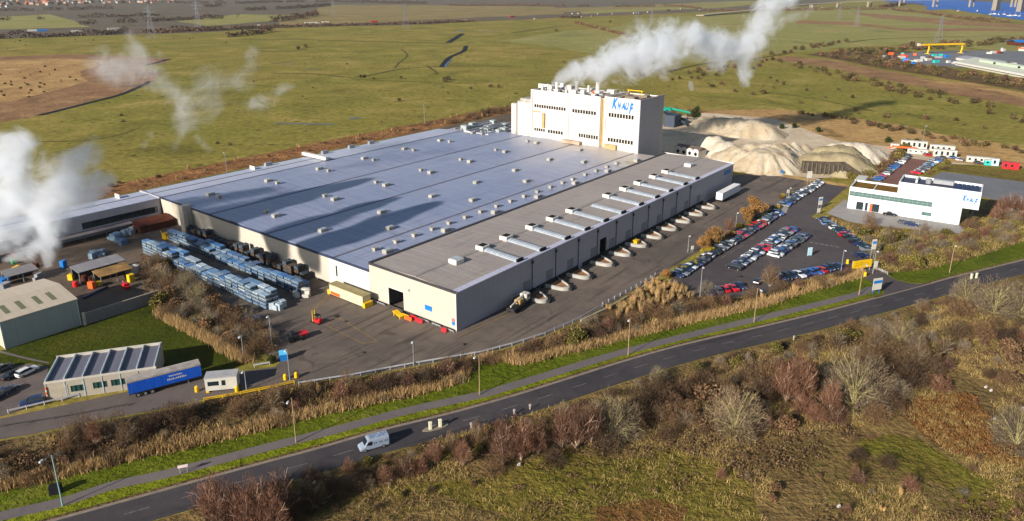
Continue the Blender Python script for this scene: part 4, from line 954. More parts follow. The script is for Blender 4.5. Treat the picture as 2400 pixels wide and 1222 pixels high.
for sy in (-1,1):
    mb=MB(); mb.face([(.45,sy*1.012,2.1),(1.22,sy*1.012,2.1),(1.72,sy*1.012,1.38),(.45,sy*1.012,1.38)]); mb.build('side_window',M_cg,van)
    for x in (-1.75,1.95):
        mb=MB(); mb.tube((x,sy*.78,.36),(x,sy*1.02,.36),.36,n=14,m=0); mb.tube((x,sy*.9,.36),(x,sy*1.03,.36),.2,n=10,m=1); mb.build('wheel',[M_tyre,M_steel],van)
    mb=MB(); mb.box(2.80,2.93,sy*.66-.2,sy*.66+.2,.78,.98); mb.build('headlight',M_lamp,van)
    mb=MB(); mb.box(1.35,1.5,sy*1.02,sy*1.28,1.5,1.75); mb.build('mirror',M_tyre,van)
mb=MB()
for i in range(8):
    for j in range(3):
        if (i*7+j*3)%5!=1: mb.box(-2.6+i*.42,-2.32+i*.42,-.62+j*.45,-.36+j*.45,2.505,2.512)
for i in range(8):
    if i%3!=2: mb.box(-2.6+i*.36,-2.36+i*.36,1.003,1.012,1.35,1.7)
mb.build('livery_marking',plain('livery_blue',lin(70,96,150,.7)),van)
# ------------------------------------------------ blue curtain-sided trailer
ta=S(305,937,0); tb=S(475,892,0); td=(tb-ta).normalized(); trz=math.atan2(td.y,td.x)
tr=thing('curtain_trailer','long blue curtain-sided trailer with grey roof parked by the gatehouse','trailer',ta,trz)
def curtain(col,name):
    t=NT(name); p=t.obj(); w=t.noise(t.scale(p,(2.2,.1,.15)),1.0,3,.6); b=t.noise(p,.4,3)
    t.bsdf(t.mix(w,tuple(c*.75 for c in col[:3])+(1,),tuple(c*1.15 for c in col[:3])+(1,)),.45,0,.4,t.bump(w,.5,.15)); return t.m
M_cb=curtain(lin(10,84,196,.85),'blue_curtain')
mb=MB(); mb.box(0,13.8,.0,.05,1.15,3.6); mb.box(0,.06,.05,2.5,1.15,3.8);mb.box(0,13.8,2.45,2.5,1.15,3.6); mb.box(13.74,13.8,.05,2.45,1.15,3.8); mb.build('curtain',M_cb,tr)
mb=MB(); mb.box(-.03,13.83,-.04,2.54,3.62,3.95); mb.build('roof',plain('dirty_white_roof',lin(186,176,166,.66),.6,0,.3,.2),tr)
mb=MB(); mb.box(0,13.8,.05,2.45,.95,1.15); mb.box(1.0,4.8,.5,2.0,.6,.95); mb.box(-.02,-.0,.1,2.4,1.3,3.5); mb.build('chassis',plain('dark_chassis',lin(40,40,44,.6)),tr)
for x in (1.6,2.9,4.2):
    for y in (.12,2.38):
        mb=MB(); mb.tube((x,y-.16,.5),(x,y+.16,.5),.5,n=16,m=0); mb.tube((x,y-.19,.5),(x,y+.19,.5),.26,n=10,m=1); mb.build('wheel',[M_tyre,M_steel],tr)
for y in (.5,2.0):
    mb=MB(); mb.box(11,11.25,y-.1,y+.1,0,.95); mb.build('landing_leg',M_steel,tr)
mb=MB(); r2=random.Random(3)
for line_,z,x0,x1 in ((0,2.75,7.6,10.0),(1,2.0,7.2,10.6)):
    x=x0
    while x<x1: w=r2.uniform(.14,.3); h=r2.uniform(.25,.42); mb.box(x,x+w,-.012,-.002,z,z+h); x+=w+.1
mb.build('livery_marking',M_offw,tr)
# ------------------------------------------------ white trailer on the far dock
wt=thing('box_trailer','white box trailer backed along the far end of the shaded warehouse wall','trailer',F(143.6,-5.9,0),FROT)
mb=MB(); mb.box(0,17.5,0,2.6,1.2,3.9); mb.build('body',plain('white_box',lin(226,228,232,.75),.5,0,.4,.06),wt)
mb=MB(); mb.box(-.05,17.55,-.05,2.65,3.9,4.02); 
for k in range(1,12): mb.box(k*1.45-.05,k*1.45+.05,0,2.6,4.02,4.06)
mb.build('roof',plain('white_roof_sheet',lin(232,230,228,.72),.5,0,.4,.1),wt)
mb=MB(); mb.box(0,17,.3,2.3,.9,1.2); mb.build('chassis',bpy.data.materials['dark_chassis'],wt)
for x in (2,3.3,4.6):
    for y in (.2,2.4): mb=MB(); mb.tube((x,y-.18,.5),(x,y+.18,.5),.5,n=12); mb.build('wheel',M_tyre,wt)
# ------------------------------------------------ cream container against the hall
cc=thing('site_container','long cream container with yellow ends and orange marking against the hall wall','container',F(-4.9,42.9,0),FROT-R(90))
mb=MB(); mb.box(.9,14.4,0,2.7,.25,3.0); mb.build('body',plain('cream_container',lin(222,214,176,.68),.6,0,.3,.12),cc)
mb=MB(); mb.box(0.6,14.7,-.06,2.76,3.0,3.12); mb.build('roof',plain('sand_roof',lin(176,160,112,.6),.7,0,.3,.15),cc)
for x in (0,14.4): mb=MB(); mb.box(x,x+.9,-.1,2.6,0,1.3); mb.build('end_ballast',M_yel,cc)
mb=MB(); mb.box(1.3,5.2,-.05,-.005,.35,1.2); mb.build('marking_panel',M_org,cc)
# ------------------------------------------------ mobile machine beside the first pen
mm=thing('mobile_crane','white and grey mobile machine with low boom parked beside the nearest loading pens','mobile crane',F(16,-5.0,0),FROT+R(8))
mb=MB(); mb.bbox(0,9.5,0,2.4,.8,1.5,.1); mb.build('chassis',bpy.data.materials['dark_chassis'],mm)
for x in (1.2,2.6,6.4,8.2):
    for y in (.1,2.3): mb=MB(); mb.tube((x,y-.2,.55),(x,y+.2,.55),.55,n=12); mb.build('wheel',M_tyre,mm)
mb=MB(); mb.bbox(6.5,8.6,.1,2.3,1.5,3.1,.15); mb.build('cab',M_offw,mm)
mb=MB(); mb.box(7.2,8.3,.05,.1,2.1,2.9); mb.build('cab_window',M_glass,mm)
mb=MB(); mb.tube((7.5,1.2,3.0),(0.2,1.2,2.0),.32,.22,8); mb.build('boom',M_offw,mm)
mb=MB(); mb.bbox(3.4,5.6,.3,2.1,1.5,2.6,.15); mb.build('counterweight',plain('tan_panel',lin(190,150,90,.7)),mm)
mb=MB(); mb.tube((10,1.2,1.0),(15.5,1.2,1.2),.5,.5,8); mb.build('towed_hose',bpy.data.materials['dark_chassis'],mm)
# ------------------------------------------------ forklifts, skip and clutter
def forklift(loc,rz,body,label):
    t=thing('forklift',label,'forklift',loc,rz)
    mb=MB(); mb.bbox(-1.2,.9,-.6,.6,.35,1.1,.1); mb.bbox(-1.3,-.7,-.55,.55,1.1,1.5,.1); mb.build('body',body,t)
    mb=MB(); 
    for x,y in ((-.7,-.5),(-.7,.5),(.5,-.5),(.5,.5)): mb.tube((x,y,1.1),(x,y,2.25),.05)
    mb.box(-.8,.6,-.6,.6,2.25,2.33); mb.build('roll_cage',M_dk,t)
    mb=MB(); mb.box(1.0,1.15,-.45,-.3,.1,3.2); mb.box(1.0,1.15,.3,.45,.1,3.2); mb.box(1.0,1.12,-.3,.3,1.2,1.4); mb.build('mast',plain('mast_yellow',lin(226,180,20,.8)),t)
    mb=MB(); mb.box(1.15,2.3,-.4,-.25,.12,.2); mb.box(1.15,2.3,.25,.4,.12,.2); mb.build('fork',M_dk,t)
    for x in (-.8,.6):
        for y in (-.55,.55): mb=MB(); mb.tube((x,y-.12,.33),(x,y+.12,.33),.33,n=10); mb.build('wheel',M_tyre,t)
forklift(S(744,758),R(150),M_red,'red and yellow forklift standing alone in the open yard')
dm=thing('dumper','dark wheeled dumper with bright red skip in the near yard','dumper',S(696,796),R(35))
mb=MB(); mb.bbox(-2.4,.6,-.9,.9,.6,1.5,.12); mb.bbox(-1.6,-.4,-.7,.7,1.5,2.3,.12); mb.build('body',bpy.data.materials['dark_chassis'],dm)
mb=MB(); mb.loft([[(.7,-.8,.7),(1.9,-.8,.7),(1.9,.8,.7),(.7,.8,.7)],[(.4,-1.1,1.5),(2.6,-1.1,1.5),(2.6,1.1,1.5),(.4,1.1,1.5)]]); mb.build('skip',M_red,dm)
for x in (-1.6,1.2):
    for y in (-1,1): mb=MB(); mb.tube((x,y-.2,.6),(x,y+.2,.6),.6,n=12); mb.build('wheel',M_tyre,dm)
bs=thing('waste_skip','bright blue lidded skip at the foot of the hedge in the near yard','skip',S(665,843),R(20)); bs.scale=(.72,.72,.8)
mb=MB(); mb.loft([[(-1.0,-.9,0),(1.0,-.9,0),(1.0,.9,0),(-1.0,.9,0)],[(-1.2,-1,1.9),(1.2,-1,1.9),(1.2,1,1.9),(-1.2,1,1.9)]]); mb.build('body',M_blue,bs)
mb=MB(); mb.add([(-1.25,-1.05,1.9),(1.25,-1.05,1.9),(1.25,1.05,2.5),(-1.25,1.05,2.5)],[(0,1,2,3)]); mb.face([(-1.25,-1.05,1.88),(-1.25,1.05,2.48),(1.25,1.05,2.48),(1.25,-1.05,1.88)]); mb.build('lid',plain('pale_blue_lid',lin(90,190,236,.8)),bs)
sk=thing('yellow_skip','small yellow skip standing inside a loading pen beside the dark doorway','skip',F(82,-3.0,.09),FROT)
mb=MB(); mb.loft([[(-.6,-.6,0),(.6,-.6,0),(.6,.6,0),(-.6,.6,0)],[(-.9,-.8,1.5),(.9,-.8,1.5),(.9,.8,1.5),(-.9,.8,1.5)]]); mb.build('body',M_yel,sk)
def barrier(loc,rz,mat,label,L=2.0):
    o=MB(); o.loft([[(-L/2,-.3,0),(L/2,-.3,0),(L/2,.3,0),(-L/2,.3,0)],[(-L/2,-.28,.25),(L/2,-.28,.25),(L/2,.28,.25),(-L/2,.28,.25)],[(-L/2,-.1,.5),(L/2,-.1,.5),(L/2,.1,.5),(-L/2,.1,.5)],[(-L/2,-.08,.95),(L/2,-.08,.95),(L/2,.08,.95),(-L/2,.08,.95)]])
    return tag(o.build('traffic_barrier',mat,None,loc,rz),label,'barrier','plastic barriers by the end wall')
for k,(x,y,m,l) in enumerate([(-2.2,15.5,M_yel,'yellow plastic barrier nearest the big doorway'),(-2.6,14.0,M_org,'orange plastic barrier beside the yellow ones'),(-1.5,13.3,M_red,'red plastic barrier tight against the end wall'),(-1.8,11.0,M_red,'longer red plastic barrier right of the orange group'),(-1.7,2.6,M_red,'lone red plastic barrier by the sunlit wall corner')]):
    barrier(F(x,y,.01),FROT+R(90),m,l,2.4 if k!=4 else 1.6)
yl=thing('loading_ramp','yellow mobile loading ramp on wheels beside the big doorway','loading ramp',F(-2.9,17.3,0),FROT+R(80))
mb=MB(); mb.loft([[(-1.6,-.7,.5),(-1.6,.7,.5),(-1.6,.7,.7),(-1.6,-.7,.7)],[(1.6,-.7,1.1),(1.6,.7,1.1),(1.6,.7,1.3),(1.6,-.7,1.3)]]); mb.box(1.1,1.3,-.6,.6,0,1.1); mb.box(-1.5,-1.3,-.6,.6,0,.5); mb.build('frame',M_yel,yl)
for i,(y0,y1) in enumerate(((24.6,30),(8.6,12.4),(4.6,7.4),(.2,2.2))):
    t=thing('guard_rail','white guard rail along the sunlit end wall, %s from the left'%ords(i+1),'guard rail',F(-1.0,y0,0),FROT+R(90),'guard rails along the end wall')
    mb=MB(); mb.box(0,y1-y0,-.06,.06,.45,.75); mb.build('rail',M_steel,t)
    for q in (0,.5,1): mb=MB(); mb.box(q*(y1-y0)-.06,q*(y1-y0)+.06,-.17,-.06,0,.7); mb.build('post',M_steel,t)
# ------------------------------------------------ stacks of wrapped boards
M_wrap=[]
for i,(a,b) in enumerate(((lin(96,150,206,.6),lin(140,180,214,.6)),(lin(128,164,196,.66),lin(186,206,218,.7)),(lin(50,116,196,.6),lin(96,154,210,.6)),(lin(168,188,202,.74),lin(214,224,230,.8)))):
    t=NT('film_wrap_%d'%i); p=t.pos(); oi=t.n.new('ShaderNodeObjectInfo')
    n=t.noise(t.scale(p,(2,2,7)),1.0,4,.7)
    c=t.mix(t.ramp(n,.35,.65),a,b); c=t.mix(t.math('MULTIPLY',oi.outputs['Random'],.5),c,lin(120,130,140,.55))
    t.bsdf(c,.28,0,.5,t.bump(n,.4,.08)); M_wrap.append(t.m)
M_edge=plain('board_edge',lin(146,160,170,.5),.7,0,.2,.5,2.0)
def pack(L,Wd,H):
    mb=MB(); n=4
    for k in range(n):
        z0=.2+(H-.2)*k/n; j=.04*(k%2); mb.box(-L/2+j,L/2-j,-Wd/2+j,Wd/2-j,z0+.03,z0+(H-.2)/n-.02,1)
    mb.box(-L/2-.02,L/2+.02,-Wd/2-.02,Wd/2+.02,H-.22,H,0)
    for x in (-L*.35,-L*.12,L*.12,L*.35): mb.box(x-.07,x+.07,-Wd/2,Wd/2,0,.2,2)
    return mb.mesh('board_pack',[M_wrap[0],M_edge,M_dk])
PK=[pack(2.9,1.8,.95),pack(2.5,1.85,.9),pack(3.05,1.7,1.0)]
tier=['bottom','second','third','fourth','fifth']
def stackrow(xs,y0,y1,nb,heights,name,mats,seed):
    r=random.Random(seed); cnt={}
    for ci,x in enumerate(xs):
        for b in range(nb):
            if r.random()<.03: continue
            y=y0+(y1-y0)*(b+.5)/nb; h=max(1,heights(b/nb,ci,r)); z=.012
            for k in range(h):
                m=PK[r.randrange(3)]; H=[.95,.9,1.0][PK.index(m)]
                if k<h-1 and ci==0 and False: pass
                o=link('board_pack',m,None,F(x+r.uniform(-.05,.05),y+r.uniform(-.08,.08),z),FROT+R(90)+R(r.uniform(-.6,.6)))
                setmat(o,r.choice(mats)); z+=H
                tag(o,'%s pack of %s stack, %s file of the %s'%(('lowest','second-tier','third-tier','fourth-tier')[k] if k<h-1 else ('topmost' if k else 'single'),ords(b+1),['outer','inner','back'][ci],name),'board pack','film wrapped board packs in the stack yard')
stackrow([-20.6,-18.6],46.5,112,21,lambda t,c,r:max(3,min(5,int(4.5+1.1*math.sin(t*9+c)+r.uniform(-.5,.5)))),'scrub-side pale pack row',[M_wrap[1],M_wrap[3],M_wrap[1],M_wrap[0],M_wrap[2]],1)
stackrow([-9.6,-7.6],48,118,22,lambda t,c,r:max(2,min(4,int(3.4+1.0*math.sin(t*8+c*2+1)+r.uniform(-.4,.4)))),'middle blue pack row',[M_wrap[0],M_wrap[2],M_wrap[2],M_wrap[1]],2)
# third row in the shade of the hall: dark crates
M_crate=plain('dark_crate',lin(88,98,108,.5),.7,0,.2,.4,1.0); M_crate2=plain('brown_crate',lin(110,92,78,.5),.7,0,.2,.4,1.0)
cr=MB(); 
for k in range(3): cr.box(-1.2,1.2,-1,1,.1+k*.75,.75+k*.75,k%2)
for x in (-.9,0,.9): cr.box(x-.08,x+.08,-1,1,0,.1,1)
crm=cr.mesh('stillage',[M_crate,M_crate2]); r=random.Random(9)
for i in range(24):
    y=56+i*2.75
    o=link('stillage',crm,None,F(-2.4+r.uniform(-.4,.4),y,.012),FROT+R(r.uniform(-4,4))); setmat(o,r.choice([M_crate,M_crate,M_crate2]))
    o.scale=(1,1,r.uniform(.8,1.7)); tag(o,'dark banded stillage against the hall wall, %s from the near end'%ords(i+1),'stillage','dark stillages along the hall wall')
# loose piles at row ends
for k,(px,m,l) in enumerate([((655,722),M_wrap[3],'low heap of pale offcuts at the near end of the outer row'),((706,693),M_offw,'white bagged heap at the near end of the middle row'),((268,560),M_wrap[1],'pale wrapped heap at the far left end of the stack yard'),((300,548),M_wrap[3],'white sheeted heap beside the rear range'),((280,572),M_wrap[0],'small blue sheeted heap nearest the works yard'),((232,600),M_wrap[1],'pale heap half veiled by steam')]):
    mb=MB(); rr=random.Random(k)
    for q in range(7): mb.obox((rr.uniform(-2,2),rr.uniform(-1.4,1.4)),rr.uniform(1,2.6),rr.uniform(.8,1.6),0,rr.uniform(.6,1.9),rr.uniform(0,3))
    tag(mb.build('material_heap',m,None,S(*px),rr.uniform(0,3)),l,'heap')
# clutter in the works yard
cl=[((30,606),M_org,'orange hopper beside the rear range wall','hopper'),((34,618),plain('green_paint',lin(30,140,80,.8)),'green bin under the orange hopper','bin'),((40,640),M_yel,'pale yellow box in the steam-veiled yard','box'),((58,636),M_rust,'long rust-red heap of scrap by the steam','scrap heap'),((92,655),M_steel,'grey machine with lilac hood above the shed roof','machine'),((178,672),M_red,'red drum stack at the foot of the grey canopy','drum'),((170,655),M_yel,'yellow cabinet left of the grey canopy','cabinet'),((232,670),M_yel,'tall yellow cabinet between the canopies','cabinet'),((216,676),M_org,'orange bin beside the tall yellow cabinet','bin'),((200,664),M_rust,'maroon tank under the grey canopy','tank'),((296,676),M_red,'red and green machine under the brown canopy','machine'),((308,660),M_yel,'yellow post cabinet right of the brown canopy','cabinet'),((318,640),M_offw,'white tank with orange top at the hedge end','tank'),((150,628),M_blue,'light blue box beside the steam vent','box'),((10,668),M_blue,'blue skip at the left edge behind the shed','skip'),((14,684),M_steel,'grey skip near the blue one behind the shed','skip'),((382,645),plain('lime_paint',lin(190,225,30,.8)),'lime-yellow marker drum in the brown scrub','drum'),((225,688),plain('dark_blue_beam',lin(50,60,110,.6)),'long dark blue beam lying in front of the canopies','beam'),((390,560),M_yel,'small yellow loader between the board rows','loader')]
for k,(px,m,l,c) in enumerate(cl):
    rr=random.Random(k+50); mb=MB(); w=rr.uniform(1.2,2.2);d=rr.uniform(1,1.8);h=rr.uniform(1.2,2.4)
    if c=='beam': mb.box(-4,4,-.2,.2,0,.5); mb.box(-4,4,-.3,.3,.5,.56)
    elif c in ('scrap heap',):
        for q in range(12): mb.obox((rr.uniform(-4,4),rr.uniform(-1.5,1.5)),rr.uniform(1,2),rr.uniform(.5,1.4),0,rr.uniform(.4,1.6),rr.uniform(0,3))
    elif c in ('drum','tank'):
        mb.tube((0,0,0),(0,0,h),w*.6,w*.6,14); mb.tube((0,0,h),(0,0,h+.25),w*.6,w*.2,14); mb.tube((w*.95,.2,0),(w*.95,.2,h*.7),w*.35,w*.35,12)
    elif c in ('hopper','skip'):
        mb.loft([[(-w*.5,-d*.5,.3),(w*.5,-d*.5,.3),(w*.5,d*.5,.3),(-w*.5,d*.5,.3)],[(-w*.8,-d*.8,h+.3),(w*.8,-d*.8,h+.3),(w*.8,d*.8,h+.3),(-w*.8,d*.8,h+.3)]]); mb.box(-w*.45,-w*.3,-d*.4,d*.4,0,.3); mb.box(w*.3,w*.45,-d*.4,d*.4,0,.3)
    else:
        mb.bbox(-w/2,w/2,-d/2,d/2,.1,h,.08); mb.box(-w*.4,w*.4,-d/2-.05,-d/2,.3,h*.8); mb.box(-w*.45,-w*.3,-d*.4,d*.4,0,.1); mb.box(w*.3,w*.45,-d*.4,d*.4,0,.1)
        if c in ('machine','loader'): mb.bbox(-w*.9,-w*.5,-d*.4,d*.4,.2,h*.6,.06); mb.tube((w*.5,0,h*.5),(w*1.2,0,h*1.2),.12)
    tag(mb.build(c.replace(' ','_'),m,None,S(*px),rr.uniform(0,3)),l,c)
# ------------------------------------------------ fences, rails, walls
def fence(name,label,px,h,gap,mat,rails=(.9,.5),pw=.06,world=None,solid=False):
    Q=world or [S(*p) for p in px]; t=thing(name,label,'fence',Q[0])
    o=Q[0]; Q=[q-o for q in Q]
    mb=MB()
    for a,b in zip(Q[:-1],Q[1:]):
        for rz_ in rails:
            d=(b-a); mb.obox(((a.x+b.x)/2,(a.y+b.y)/2),d.length,.06 if not solid else .1,rz_*h-(.08 if not solid else .16),rz_*h+(.08 if not solid else .16),math.atan2(d.y,d.x))
    mb.build('rail',mat,t)
    pm=MB(); pm.box(-pw,pw,-pw,pw,0,h); pm=pm.mesh('post',[mat])
    L=sum((b-a).length for a,b in zip(Q[:-1],Q[1:])); n=min(95,int(L/gap)); 
    for p in resample(Q,n+1): link('post',pm,t,p+Vector((0,.0,0)))
    return t
M_galv=plain('bright_galvanised',lin(196,196,200,.72),.5,.1)
FEN=[(700,904),(825,884.5),(900,870),(975,856.5),(1125,831),(1200,811),(1275,787),(1360,750),(1412,720)]
fence('crash_barrier','long galvanised crash barrier curving along the near edge of the yard',FEN,.95,3.2,M_galv,(.75,),.06,None,True)
fence('picket_fence','white post fence between the bare scrub and the shaded yard road',[(1412,718),(1475,684),(1535,648)],1.1,2.6,M_galv,(.9,.45),.12)
fence('crash_barrier','galvanised crash barrier below the site office',[(20,970),(105,950),(200,928),(303,906)],.95,3.0,M_galv,(.75,),.06,None,True)
fence('crash_barrier','low dark barrier along the middle of the left access road',[(-120,1030),(0,1003),(150,980),(300,952)],.6,4,plain('dull_rail',lin(90,84,80,.6)),(.8,),.05)
fence('hand_rail','yellow rail beside the lane below the gatehouse',[(478,942),(560,928),(640,912),(690,900)],.9,3,M_yel,(.9,.5),.05)
fence('crash_barrier','short white barrier behind the gatehouse lane',[(596,862),(632,856)],.9,2,M_galv,(.75,),.05,None,True)
fence('crash_barrier','white barrier curving along the entrance road beside the yellow gantry',[(2040,627),(2062,636),(2080,644)],.9,2,M_galv,(.8,.4),.06)
rw_=thing('retaining_wall','low pale retaining wall between the yard fence and the brown hedge','wall',S(1360,755))
Q=[S(*p)-S(1360,755) for p in ((1360,755),(1420,727),(1480,693),(1537,655))]
mb=MB(); mb.loft([[(a.x,a.y,0),(a.x,a.y,.7),(b.x,b.y,.7),(b.x,b.y,0)] for a,b in zip(Q,offset_line(Q,-.4))]); mb.build('wall_body',M_conc,rw_)
# ------------------------------------------------ lamp posts
def lamp(px,h,label,col,head=1,two=False,lean=0,group='street lamps along the road',arm=1.6,rzz=0.0):
    t=thing('street_lamp',label,'street lamp',S(*px),rzz,group)
    mb=MB(); mb.tube((0,0,0),(0,0,1.2),.13,.13,8); mb.tube((0,0,1.2),(lean*h*.02,0,h),.1,.07,8); mb.build('pole',col,t)
    mb=MB(); mb.tube((lean*h*.02,0,h),(0,-arm,h+.25),.05,.05,6); mb.build('arm',col,t)
    mb=MB(); mb.bbox(-.2,.2,-arm-.75,-arm,h+.12,h+.38,.06); mb.build('lamp_head',plain('lamp_head_grey',lin(210,212,214,.7)),t)
M_pole=plain('tan_concrete_pole',lin(176,150,112,.66),.8); M_polet=plain('pale_green_pole',lin(150,186,190,.7),.5)
for px,h,l,m in [((147,1186),9.6,'pale green lamp post at the lower left beside the footpath',M_polet),((694,1038),9.4,'tan lamp post by the path above the white van',M_pole),((1124,926),9.3,'tan lamp post beside the green verge below the hall corner',M_pole),((1472,834),9.4,'tan lamp post on the verge below the loading pens',M_pole),((1767,756),9.2,'tan lamp post by the path below the car park',M_pole),((2013,692),9.2,'tan lamp post beside the entrance road mouth',M_pole),((2225,640),8.8,'tan lamp post on the grass right of the entrance',M_pole)]:
    lamp(px,h,l,m,rzz=R(rnd.uniform(-25,10)))
for px,h,l in [((638,815),8,'grey lighting mast at the hedge corner of the near yard'),((572,845),6,'thin grey mast at the lower corner of the lawn'),((970,858),6,'short grey mast behind the crash barrier'),((680,895),7.5,'grey mast beside the yellow bollard'),((1640,700),9,'grey mast among the verge bushes left of the car park'),((1612,592),5.5,'short grey mast beside the leftmost orange tree'),((1724,535),5.5,'short grey mast between the two orange trees'),((2045,642),7,'grey mast above the bushes beside the office paving'),((1971,636),6.5,'grey mast left of the yellow gantry'),((995,290),11,'tall thin pole standing in the marsh behind the hall'),((532,405),9,'thin pole rising behind the rear range'),((1890,446),6,'white headed mast at the top of the car park'),((2162,335),9,'thin pale mast among the compound cabins'),((578,915),4.5,'short pole beside the gatehouse'),((1848,470),5,'thin grey mast in the yellow kerb hedge')]:
    lamp(px,h,l,M_steel,group='masts about the works',arm=.6)
# ------------------------------------------------ signs
def sign(px,w,h,z0,rz,label,mat=None,stripe=None,name='sign_board',posts=M_steel):
    t=thing(name,label,'sign',S(*px),rz)
    mb=MB(); mb.bbox(-w/2,w/2,-.06,.06,z0,z0+h,.02); mb.build('panel',mat or M_offw,t)
    if stripe: mb=MB(); mb.box(-w/2+.1,w/2-.1,-.075,-.062,z0+h*.55,z0+h*.8); mb.build('band',stripe,t)
    for x in (-w*.36,w*.36): mb=MB(); mb.box(x-.07,x+.07,.07,.2,0,z0+h*.9); mb.build('post',posts,t)
sign((2053,689),3.0,3.4,1.2,R(18),'large white board with blue frame at the entrance road mouth',M_offw,M_blue,posts=M_blue)
sign((2044,606),1.6,3.2,3.0,R(15),'white board on tall posts above the yellow gantry',M_offw,M_blue)
sign((1921,490),1.8,3.0,1.6,R(20),'white board beside the car park road junction',M_offw,M_blue)
sign((1918,503),1.4,1.6,.8,R(20),'smaller white board just below the junction board',M_offw)
sign((1895,432),2.2,3.0,2.6,R(10),'white board at the head of the upper kerbside row',M_offw)
sign((1846,463),1.2,1.4,1.8,R(20),'small white board in the yellow kerb hedge',M_offw)
sign((1832,411),1.4,1.4,.8,R(10),'round-looking light blue board on the grass bank',M_blue)
sign((1897,601),1.6,2.6,.3,R(15),'pale blue and white board standing in the car park',plain('pale_blue_panel',lin(190,226,240,.8)))
sign((1622,592),.9,1.2,1.0,R(20),'tiny white board beside the orange tree hedge',M_offw)
sign((431,1110),1.6,.5,1.2,R(20),'white finger board on two legs beside the footpath',plain('pinkish_white',lin(238,214,214,.78)))
sign((2052,630),1.2,2.0,.4,R(15),'small white kiosk board beside the barrier',M_offw)
yg=thing('entrance_gantry','yellow height-warning gantry beam with dark lettering marks over the car park entrance','gantry',S(1996,640),R(22))
a=S(1996,640);b=S(2040,634); LL=(b-a).length; yg.rotation_euler=(0,0,math.atan2(b.y-a.y,b.x-a.x))
mb=MB(); mb.bbox(0,LL,-.12,.12,1.2,3.6,.04); mb.build('beam_panel',M_yel,yg)
mb=MB(); 
for x0,x1,z in ((.8,LL*.3,2.2),(LL*.36,LL*.6,2.4),(LL*.66,LL-.8,2.2)): mb.box(x0,x1,-.14,-.125,z-.05,z+.05); mb.box(x0+.2,x1-.3,-.14,-.125,z+.5,z+.58)
mb.build('marking',plain('dim_marking',lin(120,90,10,.7)),yg)
for x in (.15,LL-.15): mb=MB(); mb.tube((x,0.3,0),(x,.3,3.6),.14); mb.build('post',M_steel,yg)
bl=[((695,885),'yellow bollard beside the lane junction'),((669,890),'yellow post box beside the grey mast'),((2027,648),'cream and yellow lantern bollard under the gantry'),((1986,618),'cream bollard left of the gantry'),((462,918),'yellow gate motor beside the trailer'),((556,918),'yellow end bollard of the gatehouse')]
for px,l in bl:
    mb=MB(); mb.tube((0,0,0),(0,0,1.1),.45,.4,10); mb.tube((0,0,1.1),(0,0,1.35),.4,.15,10); tag(mb.build('bollard',M_yel,None,S(*px)),l,'bollard')
pp_=thing('striped_post','orange and white post at the corner of the site office','post',S(114,942))
mb=MB(); 
for k in range(6): mb.tube((0,0,k*.55),(0,0,k*.55+.55),.16,.16,8,m=k%2)
mb.build('shaft',[M_offw,M_org],pp_)
# road island with two lit bollards
isl=thing('traffic_island','small kerbed island in the middle of the road','island',S(1021,1003,.046))
mb=MB(); mb.prism([(2.6*math.cos(a),.8*math.sin(a)) for a in np.linspace(0,2*math.pi,16,endpoint=False)],0,.14); isl.rotation_euler=(0,0,at_lane((1021,990),0)[1]); mb.build('kerb_ring',M_kerb,isl)
for px,l in (((1009,1006),'left white bollard on the road island'),((1032,1000),'right white bollard on the road island'),((2276,654),'left white bollard by the far road bend'),((2288,652),'right white bollard by the far road bend')):
    mb=MB(); mb.bbox(-.32,.32,-.2,.2,0,1.35,.08); mb.bbox(-.36,.36,-.24,.24,1.35,1.6,.08); tag(mb.build('lit_bollard',plain('bollard_white',lin(226,222,190,.75)),None,S(px[0],px[1],.18 if px[0]<2000 else .05),.3),l,'bollard','white road bollards')
for px,l in (((1104,1004),'small pinkish marker post on the near road edge'),((1566,895),'grey marker post on the near road edge by the bare bush'),((1860,798),'pale marker plate on the near road edge'),((1242,960),'grey marker post between island and red birches'),((1205,972),'low grey marker post above the red birches')):
    mb=MB(); mb.box(-.12,.12,-.06,.06,0,1.1); mb.box(-.2,.2,-.08,.08,.75,1.2); tag(mb.build('marker_post',plain('marker_pale',lin(214,200,196,.7)),None,S(*px),.4),l,'marker post')
gm=[((140,1150),'dark utility box behind the pale green lamp post'),]
mb=MB(); mb.bbox(-.9,.9,-.6,.6,0,1.5,.06); tag(mb.build('utility_box',M_dk,None,S(132,1155),.4),gm[0][1],'utility box')
for i,px in enumerate(((1440,1016),(1216,1092),(735,1135),(700,1160),(1965,1190),(1690,960),(2310,910),(2322,918),(2396,960),(2330,985))):
    mb=MB(); mb.obox((0,0),.5,.35,.1,.4,.5); mb.obox((.15,.1),.35,.3,.1,.5,1.2); tag(mb.build('litter_bag',plain('litter_white',lin(214,204,200,.7)),None,S(*px)),'pale discarded bag in the rough ground, %s from the left of its kind'%ords(sorted([1440,1216,735,700,1965,1690,2310,2322,2396,2330]).index(px[0])+1),'litter','bags of litter in the rough ground')
